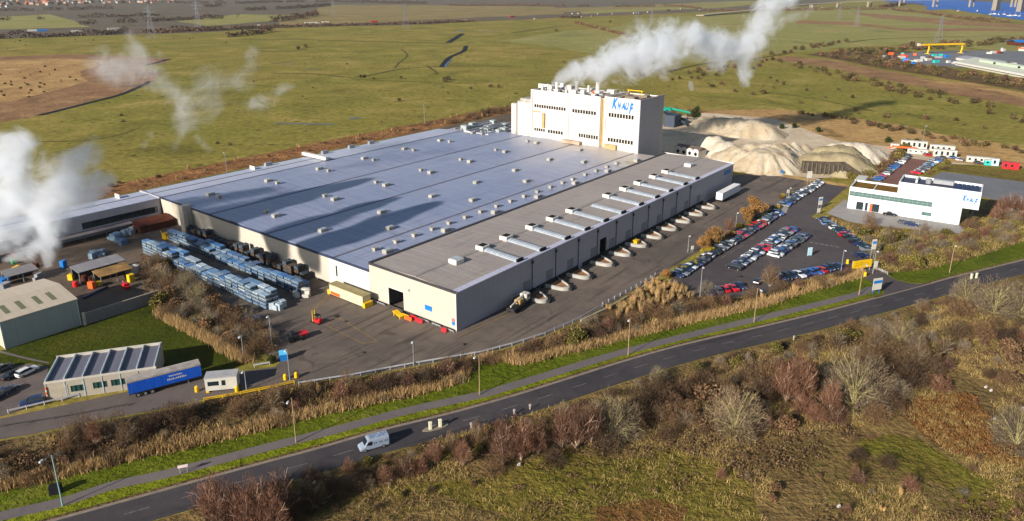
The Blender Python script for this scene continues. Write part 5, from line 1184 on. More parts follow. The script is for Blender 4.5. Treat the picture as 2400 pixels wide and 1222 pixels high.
# ------------------------------------------------ gypsum heaps
def heap(name,label,cones,mat,res=1.3,seed=0,slope=.68,flat=None):
    """loose material at its angle of repose: union of rough cones; cones=(px,py,h,r_top)"""
    cs=[(S(px,py,h),h,rt) for px,py,h,rt in cones]
    x0=min(c[0].x-c[1]/slope-c[2] for c in cs)-2;x1=max(c[0].x+c[1]/slope+c[2] for c in cs)+2
    y0=min(c[0].y-c[1]/slope-c[2] for c in cs)-2;y1=max(c[0].y+c[1]/slope+c[2] for c in cs)+2
    nx,ny=int((x1-x0)/res)+2,int((y1-y0)/res)+2
    X,Y=np.meshgrid(x0+np.arange(nx)*res,y0+np.arange(ny)*res)
    Z=np.full(X.shape,-5.0)
    for c,h,rt in cs:
        dx=X-c.x;dy=Y-c.y; ang=np.arctan2(dy,dx); d=np.hypot(dx,dy)
        d=d*(1+.16*(1-np.abs(np.sin(ang*5+c.x)))**3+.10*(1-np.abs(np.sin(ang*9+c.y)))**3+.03*np.sin(ang*19))
        Z=np.maximum(Z,h-slope*np.maximum(0,d-rt)-.02*d)
    no=np.array([[mnoise.fractal(Vector((a*.14,b*.14,seed)),.8,2.0,5) for a,b in zip(ra,rb)] for ra,rb in zip(X,Y)])
    Z=Z+no*1.0
    keep=Z>-1.6
    idx=-np.ones(X.shape,int); v=[];f=[]
    for j in range(ny):
        for i in range(nx):
            if keep[j,i]: idx[j,i]=len(v); v.append((X[j,i]-cs[0][0].x,Y[j,i]-cs[0][0].y,max(Z[j,i],-.5)))
    for j in range(ny-1):
        for i in range(nx-1):
            q=(idx[j,i],idx[j,i+1],idx[j+1,i+1],idx[j+1,i])
            if min(q)>=0: f.append(q)
    me=bpy.data.meshes.new(name); me.from_pydata(v,[],f); me.materials.append(mat); me.polygons.foreach_set('use_smooth',[True]*len(me.polygons))
    o=link(name,me,None,(cs[0][0].x,cs[0][0].y,0)); return tag(o,label,'heap','raw gypsum heaps')
def heapmat(name,a,b,c):
    t=NT(name); p=t.pos(); n=t.noise(p,.12,6,.65,.6); n2=t.noise(p,1.1,4,.65); n3=t.noise(t.scale(p,(1,1,.25)),.5,4,.6)
    col=t.mix(t.ramp(n,.42,.62),a,b); col=t.mix(t.math('MULTIPLY',t.ramp(n3,.55,.72),.6),col,c)
    t.bsdf(col,.9,0,.15,t.bump(t.math('ADD',n2,n),.7,.5)); return t.m
H_pale=heapmat('pale_gypsum',lin(222,200,166,.50),lin(232,216,188,.54),lin(188,158,122,.42))
H_white=heapmat('white_gypsum',lin(238,226,206,.58),lin(228,210,182,.55),lin(200,178,146,.46))
H_grey=heapmat('tan_gypsum',lin(176,160,124,.6),lin(190,174,138,.62),lin(150,132,100,.52))
heap('gypsum_heap','long pale heap at the back beside the dark marsh shadow',[(1660,276,5.0,5),(1690,277,6.5,5),(1722,279,7,6),(1755,283,7.5,6),(1785,288,7,4),(1800,296,6,2),(1812,300,4.5,1.5),(1826,306,3,1.5)],H_pale,1.4,1)
heap('gypsum_heap','white-topped heap behind the gabled bungalow',[(1648,318,6.5,3),(1672,322,7,3),(1698,334,6.0,4),(1716,344,5,3)],H_white,1.2,2)
rid=[]
for k,(a,b,h0) in enumerate((((1822,335),(1872,394),8.6),((1842,333),(1894,388),8.2),((1862,334),(1912,378),7.6),((1884,338),(1926,368),6.6))):
    for q in range(9):
        t=q/8; rid.append((a[0]+(b[0]-a[0])*t*.8,a[1]+(b[1]-a[1])*t*.8-0,h0*(1-t)**.8+.2,.5))
heap('gypsum_heap','broad ridged pale heap nearest the warehouse end',[(1722,350,5.5,4),(1745,345,7,5),(1775,338,8.5,5),(1808,336,9,5),(1760,352,6.5,5),(1795,352,8,6),(1825,352,7.5,4)]+rid,H_pale,.9,3)
heap('gypsum_heap','tan heap piled behind the dark ribbed wall',[(1945,345,6.5,4),(1975,344,7.5,5),(1915,362,6.2,4),(1950,362,6.5,6),(1985,362,7.5,5),(2010,372,5.5,3)],H_grey,1.2,4)
heap('gypsum_heap','white ridge of gypsum beyond the tan heap',[(1960,338,7,2.5),(1990,335,8,2.5),(2018,336,8,2.5),(2040,346,6.0,3)],H_white,1.2,5)
# ribbed retaining wall of the tan heap
A=S(1876,405);B=S(2014,418); rwd=(B-A).normalized()
rt=thing('ribbed_wall','dark concrete wall with upright ribs holding back the tan heap','wall',A,math.atan2(rwd.y,rwd.x)); LW2=(B-A).length
mb=MB(); mb.add([(0,0,0),(LW2,0,0),(LW2,0,2.6),(LW2*.72,0,6.6),(LW2*.5,0,6.0),(0,0,5.4),(0,.5,0),(LW2,.5,0),(LW2,.5,2.6),(LW2*.72,.5,6.6),(LW2*.5,.5,6.0),(0,.5,5.4)],[(0,1,2,3,4,5),(11,10,9,8,7,6),(5,4,10,11),(4,3,9,10),(3,2,8,9),(2,1,7,8),(0,5,11,6)]); mb.build('panel',plain('dark_board_wall',lin(96,86,74,.55),.9,0,.1,.3),rt)
for k in range(10):
    x=1+k*(LW2*.72-1.4)/9; mb=MB(); mb.box(x-.25,x+.25,-.6,-.01,0,5.0); mb.build('rib',plain('rib_timber',lin(116,106,88,.55),.9),rt)
# conveyor behind the tower
sd_=thing('shade_boxes','added dark blue-grey boxes and pipes standing for the shade right of the white tower','shed',S(1580,300),FROT)  # made-up boxes; the shade beside the tower is put into their dark colour
mb=MB(); mb.bbox(0,9,0,7,0,7,.2); mb.bbox(9,14,1,6,0,4,.2); mb.build('body',plain('shade_blue_box',lin(70,82,100,.55),.6),sd_)
mb=MB(); mb.tube((2,3,7),(-8,12,12),.7,.7,8); mb.tube((7,5,6.5),(16,-4,1),.6,.6,8); mb.build('added_pipe',plain('shade_blue_pipe',lin(54,66,84,.55),.6),sd_)
cv=thing('conveyor','dark inclined conveyor with green hood behind the white tower','conveyor',S(1588,292)); cv.scale=(.62,.62,.8)
mb=MB(); mb.tube((-11,6,10),(6,-14,1.5),.9,.9,8); mb.build('belt_gallery',plain('dark_teal',lin(30,60,72,.6)),cv)
for a,h in (((-9,3.7),8.5),((-2,-4.5),5)): mb=MB(); mb.tube((a[0]-.6,a[1],0),(a[0],a[1],h),.2); mb.tube((a[0]+.6,a[1],0),(a[0],a[1],h),.2); mb.build('trestle',M_dk,cv)
mb=MB(); mb.bbox(-13,-6,5,9,9.5,12,.2); mb.tube((-6,7,11),(12,3,8.4),.9,.9,8); mb.build('hood',plain('teal_green_paint',lin(10,160,130,.75)),cv)
mb=MB(); mb.tube((2,4,0),(2,4,8),.25); mb.tube((10,3.4,0),(10,3.4,8),.25); mb.build('support',M_dk,cv)
# ------------------------------------------------ compound cabins at the upper right
def cabin(px,L,W_h,h,rz,label,mat,name='site_cabin',cat='cabin',roofm=None):
    t=thing(name,label,cat,S(*px),rz); w=W_h
    mb=MB(); mb.bbox(0,L,0,w,.15,h,.05); mb.build('wall',mat,t)
    mb=MB(); mb.box(-.1,L+.1,-.1,w+.1,h,h+.18); mb.build('roof',roofm or M_offw,t)
    mb=MB(); k=.8
    while k<L-1.2: mb.box(k,k+1.0,-.03,-.002,1.1,h-.5); k+=2.4
    mb.build('window',M_glass,t)
c_az=math.atan2(*(S(2180,350)-S(2110,344)).yx)
for px,L,w,h,l,m in [((2110,346),12,3,3.6,'white cabin with blue windows beside the orange machine',M_offw),((2178,354),11,3,3,'white cabin with blue roof edge behind the plain cabin',M_offw),((2186,367),10,3,3.4,'plain white cabin at the end of the red tarmac',M_offw),((2126,360),9,2.6,2.2,'low white cabin below the orange machine',M_offw),((2264,380),11,2.6,2.6,'long low white cabin on the compound edge',M_offw),((2322,389),3,2.5,3.2,'narrow pale blue cabin right of the teal tank',plain('pale_blue_panel',lin(190,226,240,.8))),((2086,349),4,2.6,2.4,'small white store left of the orange machine',M_offw)]:
    cabin(px,L,w,h,c_az,l,m)
cabin((2348,396),6.5,2.6,2.9,c_az,'bright red container at the right end of the compound',M_red,'cargo_container','container',M_red)
cabin((2306,388),2.6,2.4,2.4,c_az,'teal container between white cabins on the compound',plain('teal_paint',lin(40,190,180,.8)),'cargo_container','container')
om=thing('orange_excavator','orange long-armed machine between the white cabins','excavator',S(2122,356),c_az)
mb=MB(); mb.bbox(-5,4,-.6,.6,1.8,2.6,.1); mb.tube((4,0,2.4),(8.5,0,.6),.5,.4); mb.tube((-5,0,2.2),(-8,0,1.2),.4); mb.build('boom',M_org,om)
mb=MB(); mb.bbox(-1.4,1.4,-1.2,1.2,.7,1.8,.1); mb.build('cab',M_dk,om)
for y in (-1,1): mb=MB(); mb.bbox(-1.8,1.8,y-.3,y+.3,0,.7,.15); mb.build('track',M_tyre,om)
for i,(px,c) in enumerate((((2222,352),'light blue'),((2170,363),'silver'),((2178,366),'red'),((2233,372),'light blue'),((2246,376),'white'),((2254,378),'silver'),((2292,384),'grey'),((2160,360),'light blue'))):
    car('hatchback',c,S(*px),c_az+R(rnd.uniform(-20,110)),'tiny %s car among the compound cabins, %s from the left'%(c,ords([2160,2170,2178,2222,2233,2246,2254,2292].index(px[0])+1)),'cars among the compound cabins')
# ------------------------------------------------ far yard: yellow gantry crane and pale sheds
cg=thing('gantry_crane','yellow portal crane straddling the far works yard','crane',S(2172,127),math.atan2(*(S(2250,125)-S(2172,127)).yx))
LG=(S(2250,125)-S(2172,127)).length
mb=MB(); mb.box(-12,LG+4,-1.2,1.2,10.3,12.2); mb.build('girder',M_yel,cg)
for x in (0,LG):
    P=[(x,0,10.3),(x+1.5,0,9.2),(x+2.0,0,6),(x+.8,0,0)]
    mb=MB(); mb.path(P,.95,8); mb.box(x+.2,x+1.4,-4,4,0,.8); mb.build('leg',M_yel,cg)
mb=MB(); mb.box(-15,-12,-1.5,1.5,10,12.8); mb.build('trolley',M_offw,cg)
big=thing('far_warehouse','large pale green warehouse with white eaves at the right edge beyond the scrub','warehouse',S(2238,153),math.atan2(*(S(2400,184)-S(2238,153)).yx))
mb=MB(); mb.box(0,190,0,.5,0,3.6); mb.box(0,190,39.5,40,0,3.6); mb.box(0,.5,.5,39.5,0,3.6); mb.build('wall',M_offw,big)
mb=MB(); roofprof(mb,[(-1,3.6),(20,8.2),(41,3.6)],-1,190,.4); mb.build('roof',roofmat('pale_green_roof',lin(206,208,190,.62),lin(214,216,200,.62),None,.6,.3,.1),big)
mb=MB(); mb.box(-1.2,190,-1.6,-1.0,2.2,3.9); mb.build('eaves',C_white,big)
mb=MB(); mb.box(26,190,9,11,6.0,8.6); mb.build('monitor_roof',plain('pale_green_panel',lin(206,222,196,.7)),big)
for x in (50,88): mb=MB(); mb.box(x,x+3.4,8.75,8.95,6.5,8.2); mb.build('vent_opening',M_dk,big)
b2=thing('far_shed','long low grey roofed shed below the yellow crane','shed',S(2240,141),big.rotation_euler[2]+.15)
mb=MB(); mb.box(0,62,0,.4,0,3); mb.box(0,62,21.6,22,0,3); mb.box(0,.4,.4,21.6,0,3);mb.box(61.6,62,.4,21.6,0,3); mb.build('wall',M_offw,b2)
mb=MB(); roofprof(mb,[(-.5,3),(11,4.8),(22.5,3)],-.5,62.5,.3); mb.build('roof',plain('far_grey_roof',lin(170,170,178,.62),.6),b2)
b3=thing('far_blue_shed','blue roofed shed at the right edge beyond the crane','shed',S(2392,108),.1)
mb=MB(); roofprof(mb,[(-.5,5),(10,7.5),(20.5,5)],-6,40,.3); mb.build('roof',M_blue,b3); mb=MB(); mb.box(-5,39,0,.4,0,5); mb.box(-5,-4.6,.4,20,0,5); mb.build('wall',M_rust,b3)
fc=[M_offw,M_blue,M_rust,M_org,M_red,bpy.data.materials['teal_paint'],M_offw,M_steel]
for i in range(34):
    px=(rnd.uniform(2075,2236),0); py=127+ (px[0]-2075)*.02+rnd.uniform(0,22)
    if i>24: px=(rnd.uniform(2262,2400),0); py=rnd.uniform(116,128)
    p=S(px[0],py); mb=MB(); w=rnd.uniform(3,9); mb.bbox(-w/2,w/2,-1.4,1.4,0,rnd.uniform(2,3.2),.1); mb.box(-w*.4,w*.4,-1.45,-1.41,.6,1.8)
    o=mb.build('stored_unit',rnd.choice(fc),None,p,rnd.uniform(-.5,.5)); FU=globals().setdefault('FU',[]); FU.append((p.x,o))
for k,(x,o) in enumerate(sorted(FU,key=lambda t:t[0])): tag(o,'small coloured unit in the far works yard, %s from the left'%ords(k+1),'storage unit','units in the far works yard')
# ------------------------------------------------ viaduct over the river
vd=thing('viaduct','high road viaduct on pale pier pairs striding across the river','bridge',S(1838,22))
o=S(1838,22)
prs=[((1836,24),(1843,23)),((1897,20),(1903,18)),((1961,17.5),(1969,16.5)),((2033,16.5),(2041,15.5)),((2107,15),(2117,14)),((2186,17),(2195,16)),((2271,17),(2280,16.5)),((2328,25),(2338,24)),((2369,17),(2378,17)),((2386,28),(2394,27)),((2470,20),(2480,20))]
for i,pr in enumerate(prs):
    for q in pr:
        p=S(*q)-o; big_=i in (7,9); w=9 if big_ else 5
        h=10+i*3.2 if not big_ else 60
        mb=MB(); mb.loft([[(p.x-w/2,p.y-w/2,0),(p.x+w/2,p.y-w/2,0),(p.x+w/2,p.y+w/2,0),(p.x-w/2,p.y+w/2,0)],[(p.x-w*.42,p.y-w*.42,h),(p.x+w*.42,p.y-w*.42,h),(p.x+w*.42,p.y+w*.42,h),(p.x-w*.42,p.y+w*.42,h)]]); mb.build('pier',M_conc,vd)
dk=[]
for i,z in ((0,10),(1,13),(2,16.4),(3,19.6),(4,23),(5,26),(6,29.2),(8,35.6),(10,42)):
    a=S(*prs[i][0])-o; b=S(*prs[i][1])-o; m=(a+b)/2; dk.append(Vector((m.x,m.y,z)))
a=dk[0]-(dk[1]-dk[0])*1.2; a.z=5; dk.insert(0,a); a=dk[0]-(dk[1]-dk[0])*1.0; a.z=1; dk.insert(0,a)
mb=MB(); A_=offset_line(dk,11); B_=offset_line(dk,-11); mb.loft([[(a.x,a.y,a.z),(a.x,a.y,a.z+2.2),(b.x,b.y,b.z+2.2),(b.x,b.y,b.z)] for a,b in zip(A_,B_)]); mb.build('deck',M_conc,vd)
# ------------------------------------------------ boats
bm_=MB(); bm_.loft([[(-6,-1.6,.2),(-6,1.6,.2),(-6,1.8,1.6),(-6,-1.8,1.6)],[(2,-1.9,.1),(2,1.9,.1),(2,2.1,1.7),(2,-2.1,1.7)],[(7,-.2,.4),(7,.2,.4),(7,.3,2.1),(7,-.3,2.1)]]); bm_.bbox(-3.5,2,-1.3,1.3,1.65,3.2,.15); bm_.tube((0,0,3),(0,0,11),.12)
bmm=bm_.mesh('moored_boat',[M_offw])
for i,(x,y) in enumerate(((2322,35),(2330,34),(2340,35.5),(2353,35),(2366,38),(2379,37.5),(2390,39),(2290,27),(2246,27))):
    tag(link('moored_boat',bmm,None,S(x,y,.35),rnd.uniform(0,3)),'white boat moored on the river by the big piers, %s from the left'%ords(sorted([2322,2330,2340,2353,2366,2379,2390,2290,2246]).index(x)+1),'boat','boats moored on the river')
# ------------------------------------------------ far traffic
lb=MB(); lb.bbox(-7,7,-1.3,1.3,1,4,.1); lb.bbox(7.3,9.3,-1.2,1.2,.6,3.4,.15); 
for x in (-5.5,-4.2,6.2,8.4): lb.tube((x,-1.3,.5),(x,1.3,.5),.5,n=8)
lbm=lb.mesh('lorry',[M_offw])
j=0
for x,y,c,rzz in [(76,75,M_offw,0),(98,74.5,M_blue,0),(178,77,M_offw,0),(262,71,M_offw,0),(270,70.5,M_offw,0),(608,61,M_offw,0),(722,57,M_offw,0),(738,56.5,M_offw,0),(762,55,M_offw,0),(842,58,M_steel,0),(876,53.5,M_red,0),(1092,49.5,M_offw,0),(1200,41,M_red,0),(1254,46,M_offw,0),(1344,34,M_offw,0),(1358,33.5,M_offw,0),(1364,40.5,M_offw,0),(1388,39.5,M_steel,0),(1402,34,M_offw,0),(1436,34,M_offw,0),(1488,33,M_offw,0),(1500,32.5,M_steel,0),(1520,30.5,M_offw,0),(1566,25.5,bpy.data.materials['dark_blue_beam'],0),(1597,23,M_offw,0),(1640,24,M_offw,0),(1926,19.5,M_offw,0)]:
    p=S(x,y,.3); k=min(range(len(rw)-1),key=lambda i:(rw[i]-p).length); t=(rw[k+1]-rw[k]); o=link('lorry',lbm,None,p,math.atan2(t.y,t.x)); setmat(o,c); j+=1
    if x in (608,842,1092,1254,1364,1388,1402,1436,1640,1926): o.scale=(.5,.8,.7)
    tag(o,'tiny vehicle on the far motorway, %s from the left'%ords(j),'lorry','vehicles on the far motorway')
# ------------------------------------------------ pylons
def pylon(h):
    mb=MB(); w=h*.11
    lv=[0,.25,.45,.62,.75,.86,1.0]; hw=[w,w*.74,w*.5,w*.36,w*.3,w*.24,w*.05]
    for a,b,wa,wb in zip(lv[:-1],lv[1:],hw[:-1],hw[1:]):
        ca=[(-wa,-wa,a*h),(wa,-wa,a*h),(wa,wa,a*h),(-wa,wa,a*h)]; cb=[(-wb,-wb,b*h),(wb,-wb,b*h),(wb,wb,b*h),(-wb,wb,b*h)]
        for i in range(4):
            mb.tube(ca[i],cb[i],.16,n=4); mb.tube(ca[i],cb[(i+1)%4],.1,n=4); mb.tube(ca[(i+1)%4],cb[i],.1,n=4)
    for z,l in ((.68,.15),(.8,.19),(.91,.14)): 
        for s_ in (-1,1): mb.tube((0,0,z*h+.6),(s_*l*h,0,z*h),.16,n=4); mb.tube((0,0,z*h-1.2),(s_*l*h,0,z*h),.13,n=4)
    return mb.mesh('lattice',[plain('pylon_steel',lin(150,150,158,.6),.5)])
pym=pylon(46)
for i,(px,hh,l) in enumerate([((357,92),50,'nearest pale lattice pylon on the left beyond the steam'),((466,66),52,'grey lattice pylon right of the leftmost one'),((782,40),48,'lattice pylon standing over the far stubble'),((951,70),46,'faint lattice pylon above the motorway centre'),((1490,66),38,'lattice pylon left of the tower steam'),((1526,70),40,'lattice pylon half veiled by the tower steam'),((1966,47),36,'lattice pylon below the first viaduct piers'),((2007,64),42,'tallest lattice pylon below the viaduct'),((2198,105),40,'lattice pylon behind the yellow crane')]):
    o=link('pylon',pym,None,S(*px),rnd.uniform(0,.8)); o.scale=(hh/46,)*3; tag(o,l,'pylon','pylons crossing the marsh')
# ------------------------------------------------ far houses
hb=MB(); hb.box(-5,5,-4,4,0,5.5,0); hb.add([(-5.4,-4.4,5.3),(5.4,-4.4,5.3),(5.4,4.4,5.3),(-5.4,4.4,5.3),(-5.4,0,8.6),(5.4,0,8.6)],[(0,1,5,4),(2,3,4,5),(0,4,3),(1,2,5)],1); hb.box(2,3,-.5,.5,8,9.8,0)
for z in (1,3.4):
    for x in (-3.6,-.6,2.4): hb.box(x,x+1.3,-4.05,-4.01,z,z+1.2,2)
hm=hb.mesh('village_house',[M_offw,plain('orange_tiles',lin(190,112,80,.7)),M_glass])
wm_=[M_offw,plain('peach_wall',lin(226,176,140,.7)),plain('brick_red',lin(170,96,76,.65)),M_offw]
rm_=[bpy.data.materials['orange_tiles'],plain('brown_roof',lin(120,92,84,.6)),plain('slate_roof',lin(92,92,104,.6))]
hs=[]
for i in range(78):
    x=rnd.uniform(-20,410); y=rnd.uniform(-4,9)+ (4 if x<200 else 0)+(8 if x<20 else 0)
    p=S(x,y); hs.append(p)
hs.sort(key=lambda p:p.x)
for i,p in enumerate(hs):
    o=link('village_house',hm,None,p,rnd.uniform(-.6,.6)); setmat(o,rnd.choice(wm_),0); setmat(o,rnd.choice(rm_),1); k=rnd.uniform(1.0,1.7); o.scale=(k,k,k)
    tag(o,'small house in the far village, %s from the left'%ords(i+1),'house','houses in the far village')
# ================================================================== vegetation
V=lambda r,g,b,k=.62: lin(r,g,b,k)
T_red=twig('red_twigs',V(98,70,56),V(164,124,100),V(128,90,72))
T_grey=twig('grey_twigs',V(112,98,80),V(176,158,130),V(140,124,102))
T_brown=twig('brown_twigs',V(98,76,56),V(160,130,98),V(126,100,74))
T_dark=twig('dark_twigs',V(66,52,44),V(118,94,74))
T_olive=twig('olive_twigs',V(86,82,38),V(164,150,84),V(122,112,56))
T_tan=twig('tan_blades',V(160,126,78,.7),V(234,200,144,.7),V(196,162,112,.7))
T_dry=twig('dry_grass_blades',V(150,122,72,.75),V(226,196,130,.75),V(186,158,98,.75))
T_grn=twig('green_blades',V(80,90,24),V(138,138,58),V(110,112,36))
T_orange=twig('orange_leaves',V(152,108,58),V(210,160,98),V(180,134,76))
T_yel=twig('yellow_leaves',V(150,136,30),V(214,196,60),V(180,166,44))
T_ever=twig('evergreen_leaves',V(40,54,24),V(92,104,46),V(64,78,34))
T_brk=twig('bracken_fronds',V(112,76,42),V(176,126,74),V(142,100,58))
T_brmb=twig('bramble_leaves',V(104,76,56),V(168,134,98),V(130,102,74))
S_pale=plain('pale_bark',V(196,184,160),.85,0,.2,.2); S_brn=plain('brown_bark',V(112,92,72),.9,0,.2,.2); S_olv=plain('lichen_bark',V(190,178,118,.75),.9,0,.2,.2); S_red=plain('reddish_bark',V(196,164,140,.75),.9,0,.2,.2)
class Veg:
    def __init__(s,seed): s.r=random.Random(seed); s.st=MB(); s.tv=[]; s.pts=[]
    def stem(s,p,d,L,r0,segs=4,droop=0.0,up=.15,m=0,sides=4):
        P=[Vector(p)]; d=Vector(d).normalized()
        for i in range(segs):
            d=(d+Vector((s.r.gauss(0,.12),s.r.gauss(0,.12),up-droop*i))).normalized(); P.append(P[-1]+d*(L/segs))
        for i in range(segs): s.st.tube(P[i],P[i+1],r0*(1-i/segs*.75),r0*(1-(i+1)/segs*.75),sides,m,cap=(i==segs-1))
        return P,d
    def twigs(s,n,L,w,c,out=.6,up=.4,jit=.5,ell=None):
        if not s.pts: return
        for i in range(n):
            a,b=s.r.choice(s.pts); t=s.r.random(); p=a.lerp(b,t)
            o=(p-Vector(c)); 
            if o.length>0: o.normalize()
            d=(o*out+Vector((0,0,up))+Vector((s.r.gauss(0,jit),s.r.gauss(0,jit),s.r.gauss(0,jit)))).normalized()
            l=L*s.r.uniform(.5,1.3); q=Vector((s.r.gauss(0,1),s.r.gauss(0,1),s.r.gauss(0,1))).cross(d)
            if q.length<1e-3: continue
            q=q.normalized()*w*s.r.uniform(.6,1.3)
            p=p+Vector((s.r.gauss(0,.12),s.r.gauss(0,.12),s.r.gauss(0,.12)))*L
            s.tv+= [p-q*.5,p+q*.5,p+d*l]
    def leaves(s,n,c,rad,size,flat=.8):
        for i in range(n):
            th=s.r.uniform(0,2*math.pi); z=s.r.uniform(-1,1); rr=s.r.random()**.4; k=math.sqrt(max(0,1-z*z))
            p=Vector((c[0]+rad[0]*rr*k*math.cos(th),c[1]+rad[1]*rr*k*math.sin(th),c[2]+rad[2]*rr*z))
            d=Vector((s.r.gauss(0,1),s.r.gauss(0,1),s.r.gauss(0,1))).normalized(); e=d.orthogonal().normalized()*size*s.r.uniform(.5,1.2); f=d.cross(e)
            s.tv+=[p-e*.5,p+e*.5,p+f*1.1]
    def meshes(s,name,sm,tm):
        st=s.st.mesh(name+'_stems',[sm]) if s.st.v else None
        return st,trimesh('crown',s.tv,tm)
    def single(s,name,sm,tm):
        mb=MB(); mb.v=list(s.st.v); mb.f=list(s.st.f); mb.mi=[0]*len(s.st.f); n=len(mb.v)
        mb.v+=[tuple(v) for v in s.tv]; k=len(s.tv)//3
        mb.f+=[(n+3*i,n+3*i+1,n+3*i+2) for i in range(k)]; mb.mi+=[1]*k
        return mb.mesh(name,[sm,tm])
def trimesh(name,tv,mat):
    a=np.array([tuple(v) for v in tv],dtype=np.float32); return trinp(name,a,mat)
def trinp(name,a,mat):
    me=bpy.data.meshes.new(name); n=len(a)//3
    me.vertices.add(len(a)); me.vertices.foreach_set('co',a.reshape(-1).astype(np.float32))
    me.loops.add(n*3); me.loops.foreach_set('vertex_index',np.arange(n*3,dtype=np.int32))
    me.polygons.add(n); me.polygons.foreach_set('loop_start',np.arange(0,n*3,3,dtype=np.int32))
    me.materials.append(mat); me.update(); me.validate(); return me
def vase(seed,h,spread,nst,ntw,sub=3,tl=.9,tw=.05,r0=.09,out=.5,up=.6,jit=.35):
    g=Veg(seed); r=g.r
    for i in range(nst):
        a=r.uniform(0,6.28); e=r.uniform(.05,spread); b=Vector((math.cos(a)*.25,math.sin(a)*.25,0))*r.random()
        P,d=g.stem(b,(math.cos(a)*math.sin(e),math.sin(a)*math.sin(e),math.cos(e)),h*r.uniform(.7,1)*.92,r0*r.uniform(.7,1.2),5,0,.10)
        g.pts+=list(zip(P[2:-1],P[3:]))*2
        for k in range(sub):
            j=r.randrange(1,5); q=P[j].lerp(P[j+1],r.random()); a2=a+r.uniform(-1.3,1.3); e2=e+r.uniform(.25,.7)
            P2,_=g.stem(q,(math.cos(a2)*math.sin(e2),math.sin(a2)*math.sin(e2),math.cos(e2)),h*r.uniform(.22,.42),r0*.4,3,0,.2,sides=3)
            g.pts+=list(zip(P2[:-1],P2[1:]))
    g.twigs(ntw,tl,tw,(0,0,h*.15),out,up,jit)
    return g
def dome(seed,h,w,ntw,nst=12,tl=.6,tw=.06,r0=.06):
    g=Veg(seed); r=g.r
    for i in range(nst):
        a=r.uniform(0,6.28); e=r.uniform(.1,1.15)
        L=h*(.85 if e<.6 else .85*w/h*1.0)*r.uniform(.75,1.05)
        P,d=g.stem((r.gauss(0,.2),r.gauss(0,.2),0),(math.cos(a)*math.sin(e),math.sin(a)*math.sin(e),math.cos(e)),L,r0,4,0,.06)
        g.pts+=list(zip(P[1:-1],P[2:]))*2
        for k in range(3):
            q=P[2].lerp(P[4],r.random()); a2=a+r.uniform(-1.5,1.5); e2=r.uniform(.2,1.3)
            P2,_=g.stem(q,(math.cos(a2)*math.sin(e2),math.sin(a2)*math.sin(e2),math.cos(e2)),h*r.uniform(.18,.34),r0*.5,2,0,.1,sides=3)
            g.pts+=list(zip(P2[:-1],P2[1:]))
    g.twigs(ntw,tl,tw,(0,0,h*.1),.9,.25,.5)
    return g
def leafy(seed,h,w,n,size,base=.35,lumps=9):
    g=Veg(seed); r=g.r
    P,_=g.stem((0,0,0),(0,0,1),h*.7,.14,4,0,.3)
    for i in range(lumps):
        a=r.uniform(0,6.28); rr=r.uniform(.1,.62)*w; z=h*r.uniform(base,.86); k=1-abs(z/h-.6)*.7
        c=(math.cos(a)*rr*k,math.sin(a)*rr*k,z); g.stem((0,0,h*.25),Vector(c)-Vector((0,0,h*.25)),(Vector(c)-Vector((0,0,h*.25))).length,.05,3,0,0,sides=3)
        s=r.uniform(.16,.30); g.leaves(n//lumps,c,(w*s*1.25,w*s*1.25,h*s*.8),size)
    return g
def clumpb(seed,h,w,n,size):
    g=Veg(seed); r=g.r
    for i in range(7):
        a=r.uniform(0,6.28); rr=r.uniform(0,.6)*w/2; g.leaves(n//7,(math.cos(a)*rr,math.sin(a)*rr,h*r.uniform(.3,.6)),(w*.28,w*.28,h*.42),size)
    return g
def canopyt(seed,h,w,ntw,nl=18,tl=.8,tw=.04,r0=.09,cb=.12,shell=.42,jit=.38,top=1.0):
    """round-headed bare tree: limbs fan from the foot and fine twigs fill a dome"""
    g=Veg(seed); r=g.r
    def dpt(fr):
        while True:
            th=r.uniform(0,6.283); cz=r.uniform(-.15,1); k=math.sqrt(max(0,1-cz*cz)); lump=1+.16*math.sin(th*3+seed)+.12*math.sin(th*5+cz*6+seed*2)
            return Vector((math.cos(th)*k*w*fr*lump,math.sin(th)*k*w*fr*lump,h*cb+(h*(1-cb))*max(0,cz)*fr*lump*top+h*.08*min(0,cz)))
    for i in range(nl):
        t=dpt(r.uniform(.8,.98)); m=Vector((t.x*.32,t.y*.32,t.z*.5)); P=[Vector((0,0,0)),m*.5+Vector((r.gauss(0,.06),r.gauss(0,.06),0)),m,m.lerp(t,.5)+Vector((r.gauss(0,.15),r.gauss(0,.15),.2)),t]
        for j in range(4): g.st.tube(P[j],P[j+1],r0*(1-j*.23),r0*(1-(j+1)*.23)+.006,4,0,cap=False)
        for q in range(4):
            a=P[2].lerp(P[4],r.uniform(.0,.9)); b=a+((a-Vector((0,0,h*.1))).normalized()+Vector((r.gauss(0,.5),r.gauss(0,.5),r.gauss(.1,.4)))).normalized()*h*.16; g.st.tube(a,b,r0*.3,.01,3,0,cap=False)
    for i in range(ntw):
        p=dpt(r.random()**shell); d=(p-Vector((0,0,h*.05))).normalized()*.9+Vector((r.gauss(0,jit),r.gauss(0,jit),r.gauss(.15,jit))); d.normalize()
        l=tl*r.uniform(.5,1.25); q=Vector((r.gauss(0,1),r.gauss(0,1),r.gauss(0,1))).cross(d).normalized()*tw*r.uniform(.6,1.3); p=p-d*l*.7
        g.tv+=[p-q*.5,p+q*.5,p+d*l]
    return g
def trio(fn,*a,k=3,**kw): return [fn(s,*a,**kw) for s in range(k)]
PT={}
def reg(kind,name,gens,sm,tm,tree=False):
    PT[kind]=(name,tree,[g.meshes(name,sm,tm) if tree else g.single(name,sm,tm) for g in gens])
reg('birch','birch_tree',[canopyt(s+1,8,2.5,3600,13,.85,.045,.11,.34,.45,.3) for s in range(3)],S_red,T_red,True)
